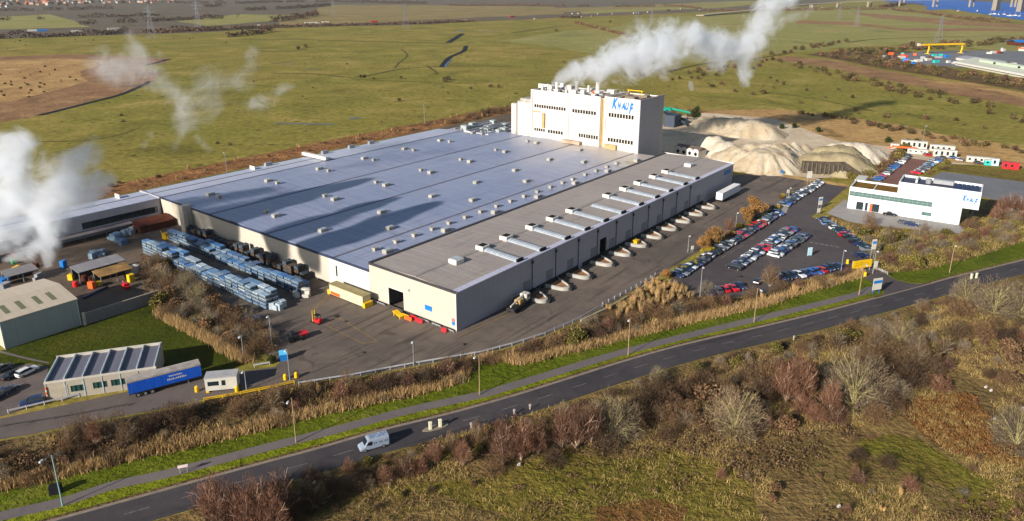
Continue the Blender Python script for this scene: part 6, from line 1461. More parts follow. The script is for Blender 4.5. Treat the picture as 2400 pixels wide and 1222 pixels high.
reg('willow','willow_tree',[canopyt(s+10,6.4,4.0,5600,24,.75,.042,.10,.10,.34) for s in range(3)],S_olv,T_grey,True)
reg('ash','bare_tree',[canopyt(s+20,7,2.9,3400,12,.75,.04,.09,.22,.5) for s in range(2)],S_pale,T_brown,True)
reg('orange','hornbeam_tree',[leafy(s+30,6.6,4.8,4200,.34,.30,13) for s in range(2)],S_brn,T_orange,True)
reg('thorn','thorn_bush',[canopyt(s+40,3.4,2.4,2600,9,.5,.045,.04,.05,.42) for s in range(3)],S_brn,T_brown)
reg('dark','dark_thorn_bush',[canopyt(s+50,3.2,2.4,2600,9,.5,.05,.04,.04,.42) for s in range(2)],S_brn,T_dark)  # thorn bush in a darker tone, not a species of its own
reg('redb','dogwood_bush',[canopyt(s+60,3.4,1.7,2200,10,.6,.042,.04,.12,.5) for s in range(2)],S_red,T_red)
reg('greyb','willow_bush',[canopyt(s+70,3.2,2.3,2400,10,.55,.04,.04,.06,.42) for s in range(2)],S_pale,T_grey)
reg('olive','olive_bramble_bush',[clumpb(s+80,2.0,3.4,1100,.26) for s in range(3)],S_brn,T_olive)  # bramble in an olive tone, no separate species
reg('green','evergreen_bush',[clumpb(s+90,2.6,2.8,1100,.26) for s in range(2)],S_brn,T_ever)
reg('yellow','yellow_bush',[clumpb(s+100,2.0,2.8,1000,.22) for s in range(2)],S_brn,T_yel)
reg('bramb','bramble_bush',[clumpb(s+110,1.8,3.4,1100,.25) for s in range(3)],S_brn,T_brmb)
reg('reed','reed_clump',[vase(s+120,2.2,.5,2,420,1,1.5,.09,.02,.3,1.2,.28) for s in range(2)],S_pale,T_tan)
reg('conifer','conifer_tree',[leafy(140,7,3.2,3000,.4,.12,12)],S_brn,T_ever,True)
T_fbush=twig('far_bush_leaves',V(88,78,50),V(136,120,78),V(110,98,62))
# bigger faces for plants a kilometre off
reg('far','distant_thorn_bush',[clumpb(s+150,3.4,5.0,260,.75) for s in range(3)],S_brn,T_fbush)  # the thorn bush again, simplified for distance; species not known
reg('farb','marsh_bush',[clumpb(s+160,3.0,4.6,260,.7) for s in range(3)],S_brn,T_brown)
reg('faro','distant_bramble_bush',[clumpb(s+170,2.4,4.8,260,.6) for s in range(3)],S_brn,T_fbush)  # far version of the olive bramble; species not known
DESC={'birch':'reddish bare birch','willow':'grey domed willow','ash':'bare pale-stemmed tree','orange':'orange-leaved tree','thorn':'brown thorn bush','dark':'dark thorn bush','redb':'red-stemmed bush','greyb':'grey twiggy bush','olive':'olive bramble bush','green':'dark evergreen bush','yellow':'yellow-leaved bush','bramb':'brown bramble bush','reed':'tan reed clump','conifer':'dark conifer','far':'dark distant bush','farb':'brown distant bush','faro':'olive distant bush'}
CATV={'birch':'tree','willow':'tree','ash':'tree','orange':'tree','conifer':'tree','reed':'reeds'}
def plant(kind,p,h,rz=None,wide=1.0):
    name,tree,ms=PT[kind]; m=rnd.choice(ms); base={'birch':8,'willow':6.4,'ash':7,'orange':6.6,'thorn':3.6,'dark':3.4,'redb':3.4,'greyb':3.4,'olive':2.2,'green':2.9,'yellow':2.2,'bramb':2.0,'reed':2.8,'conifer':7,'far':3.6,'farb':3.2,'faro':2.6}[kind]
    k=h/base; rz=rnd.uniform(0,6.28) if rz is None else rz
    if tree:
        t=bpy.data.objects.new(name,None); COL.objects.link(t); t.location=p; t.rotation_euler=(0,0,rz); t.scale=(k*wide,k*wide,k)
        if m[0]: link('trunk',m[0],t)
        link('crown',m[1],t); return t
    o=link(name,m,None,p,rz); o.scale=(k*wide*rnd.uniform(.9,1.12),k*wide*rnd.uniform(.9,1.12),k); return o
PLANTED={}
def put(kind,p,h,where,wide=1.0):
    p=Vector((p[0],p[1],0.0)); o=plant(kind,p,h,None,wide); PLANTED.setdefault((where,kind),[]).append((p.x/max(30,p.y+30),o))
def finish_labels():
    for (where,kind),L in PLANTED.items():
        L.sort(key=lambda t:t[0])
        for i,(x,o) in enumerate(L):
            lab='%s %s'%(DESC[kind],where) if len(L)==1 else '%s %s, %s from left'%(DESC[kind],where,ords(i+1))
            tag(o,lab,CATV.get(kind,'bush'),'plants '+where)
def fill(poly,n,kinds,h,where,mind=2.2,world=False,wide=1.0,seed=1):
    r=random.Random(seed)
    for x,y in scatter(poly,n,mind,r,world): put(r.choice(kinds),(x,y),r.uniform(*h),where,wide)
# --- individually placed trees and bushes of the near ground
W1='in the rough ground below the road'
for k,x,y,h in [('birch',500,1222,8.5),('birch',560,1236,8),('birch',612,1240,9.5),('birch',660,1226,9),('birch',640,1262,9),('birch',1180,1092,8.8),('birch',1222,1080,8.6),('birch',1262,1066,6.5),('birch',1318,1050,8.5),('birch',1350,1052,9.6),('birch',1385,1040,9.0),('birch',1842,945,9.5),('birch',1868,940,10.5),('birch',1945,965,7.0),
 ('willow',1438,1022,8.3),('willow',1722,1012,9.0),('willow',2000,948,11.0),('willow',2330,735,9.5),('willow',2390,742,9.5),('willow',2262,706,7.2),('willow',2380,1045,8),('willow',2110,800,5.5),('willow',1540,896,3.6),('willow',1320,975,3.0),('ash',1960,815,5.2),('ash',2050,815,5),('ash',1120,1045,5.2),('ash',1060,1068,5),('ash',2440,700,9),('ash',2210,830,5),('birch',1085,1092,5.5),('birch',1020,1088,4.8),('ash',735,1190,6),('ash',2150,860,6.5),('ash',2050,880,6)]:
    p=S(x,y); put(k,(p.x,p.y),h,W1)
for k,x,y,h in [('birch',520,1240,9),('birch',582,1252,9),('dark',540,1230,5.5),('dark',585,1238,5.5),('dark',630,1240,5),('thorn',668,1216,4.5),('dark',1500,975,5.5),('dark',1530,940,5.5),('dark',1565,960,5.0),('dark',1600,930,5),('dark',1640,905,4.5),('thorn',1560,990,4.6),('thorn',1610,985,4.5),('thorn',1690,925,5),('thorn',1750,895,5.2),('thorn',1800,895,5.5),('dark',1790,930,5),('redb',1880,965,4.5),('redb',1910,985,4),('redb',1960,990,4.2),('thorn',2030,850,4.6),('thorn',2080,835,4.8),('thorn',2120,870,5.5),('dark',2130,905,5.2),('thorn',2180,880,5),('greyb',2150,820,4),('dark',2080,960,5),('thorn',2050,985,4.2),('greyb',2100,930,4.6),('thorn',2240,790,5),('thorn',2300,790,5),('dark',2350,800,4.5),('redb',2400,800,4),('thorn',2250,740,5.5),('dark',1420,1055,4),('dark',1300,1085,3.5),('thorn',1160,1105,3.5),('dark',690,1205,4.2),('dark',730,1185,4.0),('dark',780,1165,3.8),('thorn',820,1150,3),('dark',850,1140,2.6),('redb',905,1130,3.4),('redb',950,1115,3.6),('redb',985,1105,3.4),('redb',2130,1150,3),('redb',2010,1130,2.6),('redb',1690,1120,2.2),('dark',2010,1075,2.4),('dark',2080,1090,2.4)]:
    p=S(x,y); put(k,(p.x,p.y),h,W1)
fill([(700,1130),(840,1092),(1040,1042),(1180,1000),(1200,1030),(1050,1080),(850,1150),(720,1190)],34,['olive','thorn','dark','redb','greyb'],(1.2,2.6),'on the lower road bank left of the island',2.2)
fill([(1230,985),(1500,905),(1800,823),(2000,765),(2230,705),(2240,740),(2000,810),(1800,880),(1560,900),(1400,960),(1240,1010)],60,['olive','thorn','thorn','greyb','greyb','dark'],(1.2,3.0),'on the lower road bank right of the island',2.0,seed=2)
fill([(1450,1000),(1700,900),(2000,830),(2400,750),(2600,700),(2600,900),(2400,900),(2100,940),(1900,1010),(1700,1040),(1500,1040)],95,['thorn','thorn','bramb','greyb','dark','redb'],(1.6,4.0),'in the thicket below the road',2.6,seed=3)
fill([(1700,1060),(2000,1020),(2400,900),(2600,900),(2600,1250),(2000,1222),(1800,1222)],42,['thorn','bramb','greyb','redb','thorn','reed'],(.7,1.6),'in the open bramble slope at the lower right',2.4,seed=4)
fill([(560,1222),(900,1150),(1150,1130),(1000,1200),(760,1260),(560,1290)],12,['olive','bramb','dark'],(.8,1.5),'among the grass right of the near birches',2.2,seed=5)
# --- strip between footpath and works
HB=SCRUBEDGE[2:]+[(1990,632),(1960,646),(1835,674),(1790,696),(1700,706),(1630,698),(1600,676),(1560,668),(1537,662),(1475,698),(1360,764),(1275,798),(1200,822),(1125,842),(975,868),(825,896),(720,902),(596,922),(520,942),(400,970),(330,984),(200,1008),(63,1036),(0,1046),(-120,1070)]
fill(HB,135,['thorn','thorn','greyb','dark','greyb','thorn','redb','reed'],(1.1,2.7),'in the hedge bank above the footpath',2.3,seed=6)
for k,x,y,h in [('ash',165,1045,6),('ash',200,1030,7),('ash',250,1030,6.5),('ash',285,1025,7),('ash',300,1040,6),('birch',225,1042,6.5),('dark',390,1000,6),('dark',430,990,5.5),('dark',340,1020,5),('ash',640,960,6.5),('ash',655,945,6),('thorn',560,970,5),('thorn',720,935,4.5),('thorn',840,925,4.5),('redb',800,930,4.5),('dark',900,915,4.6),('redb',955,905,4.6),('dark',1000,900,5),('redb',1050,880,5),('dark',1085,868,4.6),('ash',815,905,5),('thorn',1150,850,3.5),('dark',1240,830,4),('thorn',1300,815,4.5),('olive',1355,800,4.5),('olive',1340,812,3.5),('dark',1400,795,4.5),('dark',1440,770,5),('redb',1425,775,4.5),('thorn',1480,765,5),('thorn',1520,740,5.5),('thorn',1560,745,5),('greyb',1590,735,4.5),('dark',1625,735,5),('thorn',1660,725,5),('greyb',1655,690,5),('redb',1700,720,4.5),('dark',1690,715,4.5),('thorn',1760,700,4.5),('thorn',1820,690,4),('redb',1870,678,4),('thorn',1920,665,4),('dark',1965,655,3.5),('redb',1985,645,3.5)]:
    p=S(x,y); put(k,(p.x,p.y),h*.85,'in the hedge bank above the footpath')
p=S(1803,672); put('ash',(p.x,p.y),7,'standing in the lower car park')
# reeds in the hollow beside the retaining wall
fill([(1475,705),(1535,665),(1600,680),(1620,700),(1570,722),(1500,745),(1440,750)],42,['reed'],(1.8,2.8),'in the hollow below the retaining wall',1.6,seed=7)
# --- clump between lawn and yard
HL=[(352,700),(322,628),(340,596),(400,600),(440,650),(500,700),(570,745),(640,790),(655,846),(575,852),(480,796),(382,742)]
fill(HL,64,['thorn','greyb','bramb','thorn','olive','greyb'],(2.2,4.6),'in the clump between lawn and stack yard',2.0,seed=8)
for k,x,y,h in [('willow',432,690,6),('willow',465,712,6),('ash',350,640,6.5),('ash',375,635,6),('thorn',540,770,5),('thorn',590,790,5.5),('thorn',610,820,5),('green',640,850,2.4)]:
    p=S(x,y); put(k,(p.x,p.y),h,'in the clump between lawn and stack yard')
# --- car park planting
for k,x,y,h in [('orange',1648,590,5.0),('orange',1672,578,6.4),('orange',1748,522,5.8),('orange',1770,510,7.4),('birch',1708,548,6.0),('orange',1560,655,3.0)]:
    p=S(x,y); put(k,(p.x,p.y),h,'along the car park hedge')
fill([(1590,632),(1700,552),(1740,528),(1752,532),(1712,562),(1604,642)],24,['yellow','bramb','green','redb','yellow'],(1.0,2.2),'along the car park hedge',1.4,seed=9)
fill([(1740,530),(1820,480),(1832,462),(1890,432),(1896,437),(1838,470),(1826,490),(1750,540)],20,['yellow','redb','green','bramb'],(.9,1.8),'in the low kerb hedge of the upper row',1.4,seed=10)
# --- around the office
fill([(1990,535),(2030,535),(2130,545),(2250,552),(2330,500),(2420,500),(2500,500),(2500,520),(2290,598),(2170,628),(2084,636),(2050,600)],110,['thorn','greyb','thorn','greyb','redb','olive'],(1.6,4.2),'in the scrub beside the white office',2.1,seed=11)
for k,x,y,h in [('ash',2037,530,6),('ash',2165,545,4),('birch',2345,500,7),('birch',2370,500,8),('birch',2395,505,7.5),('ash',2085,575,5),('birch',2330,520,6)]:
    p=S(x,y); put(k,(p.x,p.y),h,'in the scrub beside the white office')
fill([(1930,510),(1985,545),(2040,590),(2046,580),(1995,535),(1942,505)],12,['reed'],(.8,1.4),'on the bank above the diagonal row',1.5,seed=12)
# --- upper right
fill([(1990,418),(2040,400),(2120,348),(2140,352),(2060,412),(2020,440)],30,['thorn','olive','bramb'],(2,4),'between tan heap and red tarmac',2.2,seed=13)
fill([(2215,384),(2240,388),(2185,412),(2160,412)],8,['thorn','olive'],(1.5,3),'right of the red tarmac row',2.0,seed=14)
for x,y in ((1832,302),(1862,300),(1918,310),(2082,334),(2150,338),(2128,338)): p=S(x,y); put('green',(p.x,p.y),3.6,'on the far edge of the gypsum yard',1.1)
p=S(1632,282); put('conifer',(p.x,p.y),8.5,'beside the dark conveyor')
fill([(1560,262),(1640,256),(1640,270),(1560,285)],10,['dark','thorn'],(2.5,5),'behind the conveyor',2.5,seed=15)
fill([(1800,142),(1900,156),(2050,190),(2200,220),(2400,262),(2600,300),(2600,330),(2400,290),(2200,240),(2050,208),(1900,168)],62,['faro','farb','far','faro'],(2.5,5),'along the lower edge of the brown strip',5,seed=16)
fill([(1640,200),(1800,180),(2000,215),(2300,290),(2400,310),(2400,340),(2200,300),(1900,255)],26,['faro','farb','far'],(1.5,3.4),'dotted on the right-hand marsh',7,seed=17)
fill([(1830,262),(1960,276),(2110,302),(2250,328),(2420,360),(2420,368),(2240,340),(2110,312),(1960,284)],40,['faro','farb','faro'],(1.6,3.4),'along the dry bank behind the compound',3.5,seed=18)
fill([(1905,130),(2000,117),(2070,122),(2120,150),(2260,172),(2420,190),(2420,214),(2260,188),(2100,166),(1960,139)],105,['farb','far','faro','farb'],(3,6.5),'in the scrub below the crane yard',5,seed=19)
fill([(1780,150),(1800,130),(1870,112),(1990,92),(1990,99),(1880,122),(1820,142)],30,['farb','far'],(3,5.5),'along the ditch rising past the tower steam',6,seed=20)
fill([(1420,178),(1500,168),(1640,160),(1640,172),(1500,182)],18,['farb','far'],(2,4),'in the dip behind the tower steam',6,seed=21)
fill([(1560,180),(1640,165),(1780,148),(1790,160),(1640,185),(1570,200)],22,['farb','faro'],(2,4.4),'on the brown strip under the tower steam',5,seed=22)
fill([(2000,128),(2060,114),(2150,110),(2270,99),(2420,92),(2420,102),(2270,110),(2150,119)],52,['far','farb','faro'],(5,9),'behind the yellow crane',9,seed=23)
# --- left reed bed and marsh
fill([(-60,165),(100,155),(190,165),(200,196),(140,215),(20,240),(-60,245)],40,['farb','farb','faro'],(.8,2.2),'in the left reed bed',5,seed=24)
fill([(0,95),(600,85),(1000,110),(1400,130),(1380,180),(1000,250),(700,280),(520,300),(600,120),(0,120)],38,['far','farb','faro'],(.8,2.2),'dotted over the open marsh',16,seed=25)
for x,y,h in ((1043,192,4.5),(1050,188,4),(1150,205,3),(1168,206,3),(940,185,3),(845,183,3.4),(855,182,3),(876,186,2.4),(700,116,5),(716,112,5),(510,337,1.6),(540,341,1.8),(290,286,2),(285,272,2),(1305,75,6),(1430,53,6),(1490,36,6)):
    p=S(x,y); put('far' if h>2.5 else 'dark',(p.x,p.y),h,'standing alone on the marsh')
fill([(F(x,y).x,F(x,y).y) for x,y in ((-75,187),(310,188),(310,206),(-75,205))],110,['reed','bramb','thorn','reed'],(1.0,2.6),'behind the hall along the marsh edge',2.6,True,seed=26)
fill([(F(x,y).x,F(x,y).y) for x,y in ((195,188),(310,188),(310,200),(195,199))],26,['dark','thorn'],(2.5,4.5),'left of the tower on the marsh edge',2.6,True,seed=27)
# --- hedgerows far off, each one a hedge
def hedge(px,h,label,mat,dens=.5,w=5,size=2.2):
    Q=[S(*p) for p in px]; L=sum((b-a).length for a,b in zip(Q[:-1],Q[1:])); n=int(L*dens)
    P=resample(Q,max(2,n)); rr=nr; o=Q[0]; out=[]
    for p in P:
        if mnoise.noise(Vector((p.x*.02,p.y*.02,3.3)))<-.38: continue
        hh=h*(.55+.75*max(0,mnoise.noise(Vector((p.x*.035,p.y*.035,8.8)))+.45))
        k=12
        c=np.stack([rr.normal(p.x-o.x,w*.45,k),rr.normal(p.y-o.y,w*.45,k),rr.random(k)**.8*hh],1)
        a=rr.normal(0,1,(k,3));a/=np.linalg.norm(a,axis=1)[:,None]; b=np.cross(a,rr.normal(0,1,(k,3)));b/=np.linalg.norm(b,axis=1)[:,None]
        s=size*(.5+rr.random((k,1)))
        tri=np.stack([c-a*s*.5,c+a*s*.5,c+b*s],1); tri[:,:,2]=np.maximum(tri[:,:,2],0); out.append(tri.reshape(-1,3))
    if not out: return
    tag(link('hedgerow',trinp('hedgerow',np.concatenate(out),mat),None,(o.x,o.y,0)),label,'hedge','hedgerows of the far land')
for px,h,l,m in [([(-320,100),(0,91.5),(90,89),(180,85),(250,82),(300,78)],9,'dark hedgerow along the left marsh edge below the motorway',T_dark),([(190,58),(300,54),(400,49),(470,46),(560,41)],10,'long dark hedgerow climbing behind the left pylons',T_dark),([(185,42),(280,40),(372,37)],8,'brown hedgerow above the long dark one',T_brown),([(-40,27),(130,25),(265,21)],12,'dark tree belt under the far village',T_dark),([(-60,49),(20,48),(102,46)],9,'short hedgerow at the left edge in the far fields',T_dark),([(636,52),(690,46),(745,36)],12,'nearly black hedgerow slanting left of the stubble',T_dark),([(575,26),(700,20),(775,14)],11,'hedgerow above the nearly black one',T_dark),([(320,80),(480,74),(600,67),(700,64),(850,60),(1000,56),(1110,51)],6,'bushy bank along the near side of the motorway',T_brown),([(533,88),(600,81),(640,73)],8,'short bushy line running down from the motorway',T_dark),([(1050,14),(1200,14),(1320,16),(1380,15)],8,'reddish scrub line above the stubble field',T_red),([(1310,42),(1340,43),(1362,42)],9,'dark thicket below the white lorry',T_dark),([(2090,25),(2160,31),(2250,45),(2320,52),(2420,57)],9,'bushy line along the near river bank',T_brown),([(1660,27),(1800,26),(1930,24),(2080,22)],7,'bushy bank below the viaduct approach',T_brown),([(2060,20),(2120,12),(2165,13)],14,'dark wood on the river spit',T_dark),([(410,8),(560,9),(700,5),(820,6),(1000,10)],12,'long hedgerow on the far rise',T_dark),([(480,18),(520,15)],12,'small dark copse beside the second pylon',T_dark),([(1440,17),(1560,15),(1600,17),(1660,24)],7,'brown scrub line beyond the motorway',T_brown),([(340,76),(420,74),(520,69)],8,'dark bushes beside the nearest pylon',T_dark),([(1350,55),(1420,72),(1480,88)],4,'ditch-side scrub running from motorway to tower steam',T_brown)]:
    hedge(px,h,l,m)
vt=[]
for i in range(60):
    x=rnd.uniform(-20,410); y=rnd.uniform(-4,11)+(4 if x<200 else 0); p=S(x,y); put('far',(p.x,p.y),rnd.uniform(7,13),'among the far village houses')
finish_labels()
# --- uncountable ground cover
def blades(name,centres,nb,spread,h,w,mat,lean=.35,hj=.5,z=0.0,droop=0):
    C_=np.repeat(np.array(centres),nb,axis=0); n=len(C_)
    x=C_[:,0]+nr.normal(0,spread,n); y=C_[:,1]+nr.normal(0,spread,n)
    hh=h*(1-hj+2*hj*nr.random(n)*.9); a=nr.uniform(0,2*np.pi,n); lx,ly=nr.normal(0,lean,n)*hh,nr.normal(0,lean,n)*hh
    ww=w*(.6+.8*nr.random(n)); dx,dy=np.cos(a)*ww*.5,np.sin(a)*ww*.5
    zz=np.full(n,z)
    v=np.stack([np.stack([x-dx,y-dy,zz],1),np.stack([x+dx,y+dy,zz],1),np.stack([x+lx,y+ly,zz+hh],1)],1).reshape(-1,3)
    return link(name,trinp(name,v,mat))
def mounds(name,centres,nl,rad,h,size,mat):
    C_=np.repeat(np.array(centres),nl,axis=0); n=len(C_)
    th=nr.uniform(0,2*np.pi,n); rr=np.sqrt(nr.random(n)); k=np.repeat(.6+.8*nr.random(len(centres)),nl)
    x=C_[:,0]+np.cos(th)*rr*rad*k; y=C_[:,1]+np.sin(th)*rr*rad*k; z=h*k*(1-rr**2)*(.35+.65*nr.random(n))+.05
    c=np.stack([x,y,z],1); a=nr.normal(0,1,(n,3));a/=np.linalg.norm(a,axis=1)[:,None]; b=np.cross(a,nr.normal(0,1,(n,3)));b/=np.linalg.norm(b,axis=1)[:,None]
    s=size*(.5+nr.random((n,1))); v=np.stack([c-a*s*.5,c+a*s*.5,c+b*s],1); v[:,:,2]=np.maximum(v[:,:,2],0)
    return link(name,trinp(name,v.reshape(-1,3),mat))
def noisy(pts,sc,th,off=0): return [p for p in pts if mnoise.fractal(Vector((p[0]*sc,p[1]*sc,off)),1.0,2.0,3)>th]
NEARP=[(520,1222),(700,1128),(1040,1030),(1210,980),(1480,908),(1800,824),(2050,750),(2230,704),(2500,640),(2620,900),(2620,1320),(500,1320)]
_w=lambda L:[(lambda q:(q.x,q.y))(S(*p)) for p in L]
OPEN=[_w([(700,1222),(1000,1130),(1190,1100),(1330,1065),(1450,1080),(1560,1050),(1640,1075),(1760,1130),(1800,1260),(1700,1400),(1000,1400),(560,1330)]),_w([(2000,1035),(2090,1018),(2150,1030),(2230,1080),(2330,1130),(2380,1190),(2300,1200),(2200,1140),(2080,1080)])]
_r=random.Random(77)
pts=[p for p in scatter(NEARP,17000,0,random.Random(31),tries=6) if _r.random()<.22 or not any(inpoly(p[0],p[1],O) for O in OPEN)]
tag(blades('dry_grass',noisy(pts,.05,-.15,1),11,.45,.62,.07,T_dry,.45),None,None,None,'stuff')
tag(blades('green_grass',noisy(scatter(NEARP,6500,0,random.Random(32)),.035,.10,5),10,.45,.42,.07,T_grn,.4),None,None,None,'stuff')
tag(mounds('bramble_cover',[p for p in noisy(scatter(NEARP,4200,0,random.Random(33)),.04,.08,9) if _r.random()<.2 or not any(inpoly(p[0],p[1],O) for O in OPEN)],26,1.15,.95,.26,T_brmb),None,None,None,'stuff')
BR=[(2110,950),(2200,925),(2290,930),(2300,965),(2350,1000),(2440,1030),(2440,1080),(2330,1090),(2230,1060),(2170,1020),(2130,990)]
tag(mounds('bracken',scatter(BR,420,0,random.Random(34)),34,.9,.6,.26,T_brk),None,None,None,'stuff')
# tall pale reeds fronting the hedge bank, along the upper verge edge
SE=resample(smooth_line([S(*p) for p in SCRUBEDGE[1:]],4),900)
cs=[]
rr=random.Random(35)
for p in offset_line(SE,.0):
    for k in range(3): cs.append((p.x+rr.gauss(0,.5)-.2,p.y+abs(rr.gauss(.9,1.0))))
tag(blades('tall_reeds',cs,11,.45,1.35,.09,T_tan,.22),None,None,None,'stuff')
HBp=scatter(HB,2600,0,random.Random(36))
tag(mounds('hedge_undergrowth',noisy(HBp,.05,-.1,3),22,1.0,.8,.26,T_brmb),None,None,None,'stuff')
tag(blades('hedge_grass',noisy(scatter(HB,2600,0,random.Random(37)),.06,-.05,8),10,.5,.9,.08,T_dry,.35),None,None,None,'stuff')
LE=resample(smooth_line([S(*p) for p in ((366,738),(384,750),(430,775),(480,800),(530,830),(572,854))],4),160)
cs=[]
for p in LE:
    for k in range(5): cs.append((p.x+rr.gauss(.3,.5),p.y+abs(rr.gauss(.6,.7))))
tag(blades('lawn_reeds',cs,12,.4,1.7,.09,T_tan,.2),None,None,None,'stuff')
tag(mounds('clump_undergrowth',scatter(HL,420,0,random.Random(38)),22,1.1,1.0,.26,T_brmb),None,None,None,'stuff')
OS=[(1945,512),(1990,545),(2050,596),(2052,636),(2084,638),(2170,630),(2290,600),(2420,560),(2420,505),(2330,500),(2250,552),(2130,545),(2000,530)]
tag(mounds('scrub_undergrowth',scatter(OS,900,0,random.Random(39)),20,1.2,1.1,.3,T_olive),None,None,None,'stuff')
tag(blades('scrub_grass',scatter(OS,1500,0,random.Random(40)),10,.6,.9,.1,T_dry,.35),None,None,None,'stuff')
# ================================================================== steam
def steam_mat(name,segs,dens,nscale,amp,col=(.94,.965,1,1),edge=.45,detail=5,step=1.0,aniso=.2):
    t=NT(name); p=t.pos(); v=None
    wob=t.n.new('ShaderNodeTexNoise'); t.put(wob,'Vector',p); t.put(wob,'Scale',nscale*.5); t.put(wob,'Detail',2.0)
    pw=t.vmath('ADD',p,t.vmath('SCALE',t.vmath('SUBTRACT',wob.outputs[1],(.5,.5,.5)).outputs[0],sc=5.0).outputs[0]).outputs[0]
    for A,ra,B,rb in segs:
        ab=B-A; pa=t.vmath('SUBTRACT',pw,tuple(A)).outputs[0]
        h=t.math('MULTIPLY',t.vmath('DOT_PRODUCT',pa,tuple(ab)).outputs['Value'],1/max(1e-6,ab.dot(ab)),clamp=True)
        q=t.vmath('SUBTRACT',pa,t.vmath('SCALE',tuple(ab),sc=h).outputs[0]).outputs[0]
        d=t.vmath('LENGTH',q).outputs['Value']
        d=t.math('DIVIDE',d,t.math('MULTIPLY_ADD',h,rb-ra,ra))
        v=d if v is None else t.math('SMOOTH_MIN',v,d,.15)
    n=t.noise(pw,nscale,detail,.68,.6)
    f=t.math('ADD',t.math('SUBTRACT',1.0,v),t.math('MULTIPLY',t.math('SUBTRACT',n,.5),amp))
    k=t.ramp(f,.0,edge)
    b=t.n.new('ShaderNodeVolumePrincipled'); b.inputs['Color'].default_value=col; b.inputs['Anisotropy'].default_value=aniso
    t.l.new(t.math('MULTIPLY',k,dens),b.inputs['Density']); t.l.new(b.outputs[0],t.out.inputs['Volume'])
    try: t.m.volume_intersection_method='FAST'
    except Exception: pass
    return t.m
def plume(name,label,chains,dens,nscale,amp,hull=1.3,voxel=1.6,edge=.45,detail=5,group='steam plumes over the works'):
    segs=[]; bm=bmesh.new()
    for ch in chains:
        P=[(q[0],q[1]) if len(q)==2 else (SY(q[0],q[1],q[2]),q[3]) for q in ch]
        for (a,ra),(b,rb) in zip(P[:-1],P[1:]):
            segs.append((a,ra,b,rb)); L=(b-a).length; k=max(2,int(L/(min(ra,rb)*.5))+1)
            for q in range(k+1):
                c=a.lerp(b,q/k); r=(ra+(rb-ra)*q/k)*hull
                bmesh.ops.create_icosphere(bm,subdivisions=2,radius=r,matrix=Matrix.Translation(c))
        if len(P)==1:
            a,ra=P[0]; segs.append((a,ra,a+Vector((.5,0,0)),ra)); bmesh.ops.create_icosphere(bm,subdivisions=2,radius=ra*hull,matrix=Matrix.Translation(a))
    me=bpy.data.meshes.new('hull'); bm.to_mesh(me); bm.free()
    tmp=bpy.data.objects.new('hull',me); COL.objects.link(tmp)
    md=tmp.modifiers.new('r','REMESH'); md.mode='VOXEL'; md.voxel_size=voxel
    dg=bpy.context.evaluated_depsgraph_get(); dg.update()
    m2=bpy.data.meshes.new_from_object(tmp.evaluated_get(dg)); m2.name=name
    bpy.data.objects.remove(tmp)
    co=np.empty(len(m2.vertices)*3,np.float32); m2.vertices.foreach_get('co',co); co=co.reshape(-1,3)
    z=co[:,2]; co[:,2]=np.maximum(z,.05); m2.vertices.foreach_set('co',co.reshape(-1)); m2.update()
    m2.materials.clear(); m2.materials.append(steam_mat(name+'_vapour',segs,dens,nscale,amp,edge=edge,detail=detail))
    o=link(name,m2); return tag(o,label,'steam',group)
YA=201
plume('steam_plume','dense white steam plume rising from the works yard at the left edge',[
 [(114,628,YA,1.5),(112,590,YA,2.6),(104,560,YA,3.8),(112,520,YA,5.2),(135,470,YA,7.5),(150,420,YA,8.0),(180,385,YA,6.0),(200,365,YA,5.0)],
 [(112,520,YA,5.0),(60,470,YA,6.5),(35,410,YA,6.5),(42,352,YA,6.2),(52,345,YA,5.2)],
 [(60,470,YA,6.0),(0,490,YA,7.5),(-60,510,YA,8)],[(60,530,YA,4.5),(10,560,YA,5),(-30,570,YA,5)],
 [(160,430,YA,6),(225,425,YA,4.2)],[(35,410,YA,6),(-40,400,YA,6)],[(20,335,YA,3.6),(-30,350,YA,4)],[(112,560,YA,4),(60,590,YA,3),(20,610,YA,2)],[(120,470,YA,6),(200,450,YA,5),(250,425,YA,3)]],.25,.12,3.4,1.4,1.6,.9,7)
def cast(x,y,h): return S(x,y,8)-sd*((h-8)/math.sin(EL))
AZ,EL=R(44),R(22)
sd=Vector((math.sin(AZ)*math.cos(EL),math.cos(AZ)*math.cos(EL),-math.sin(EL)))
plume('steam_plume','heavy high steam bank beyond the left edge that shades the hall roof',[[(cast(470,536,62),7.5),(cast(560,505,62),8.5),(cast(700,464,62),7.5),(cast(800,438,62),6),(cast(868,422,62),3.5)],[(cast(600,578,60),6),(cast(700,538,60),6.5),(cast(800,506,60),6.5),(cast(920,470,60),3)],[(cast(690,600,58),5),(cast(820,552,58),6.5),(cast(920,514,58),5.5),(cast(1020,482,58),2.5)]],1.2,.05,2.8,1.3,3.0,.8,5)
plume('steam_wisp','thin torn steam drifting over the marsh above the hall',[
 [(440,265,246,6.0),(400,215,250,5.2),(330,165,254,7.5),(240,160,256,6.5),(215,185,256,3.5)],[(330,165,254,6),(315,115,256,5.5),(310,95,256,3.5)],
 [(440,265,246,6.5),(425,310,244,3.6),(412,345,242,2.2)],[(440,265,246,6),(500,205,248,6.5),(560,190,248,5.0)],[(560,190,248,4),(590,150,250,3.0),(598,118,250,2.2)],
 [(580,240,246,3.2),(605,232,246,4.4),(650,212,247,3.0),(682,200,247,1.6)],[(355,318,242,2.6),(338,335,242,2.0)],[(460,320,243,2.0),(490,350,243,1.6)]],.05,.12,5.2,1.35,1.4,1.1,7,'steam wisps over the marsh')
YC=345
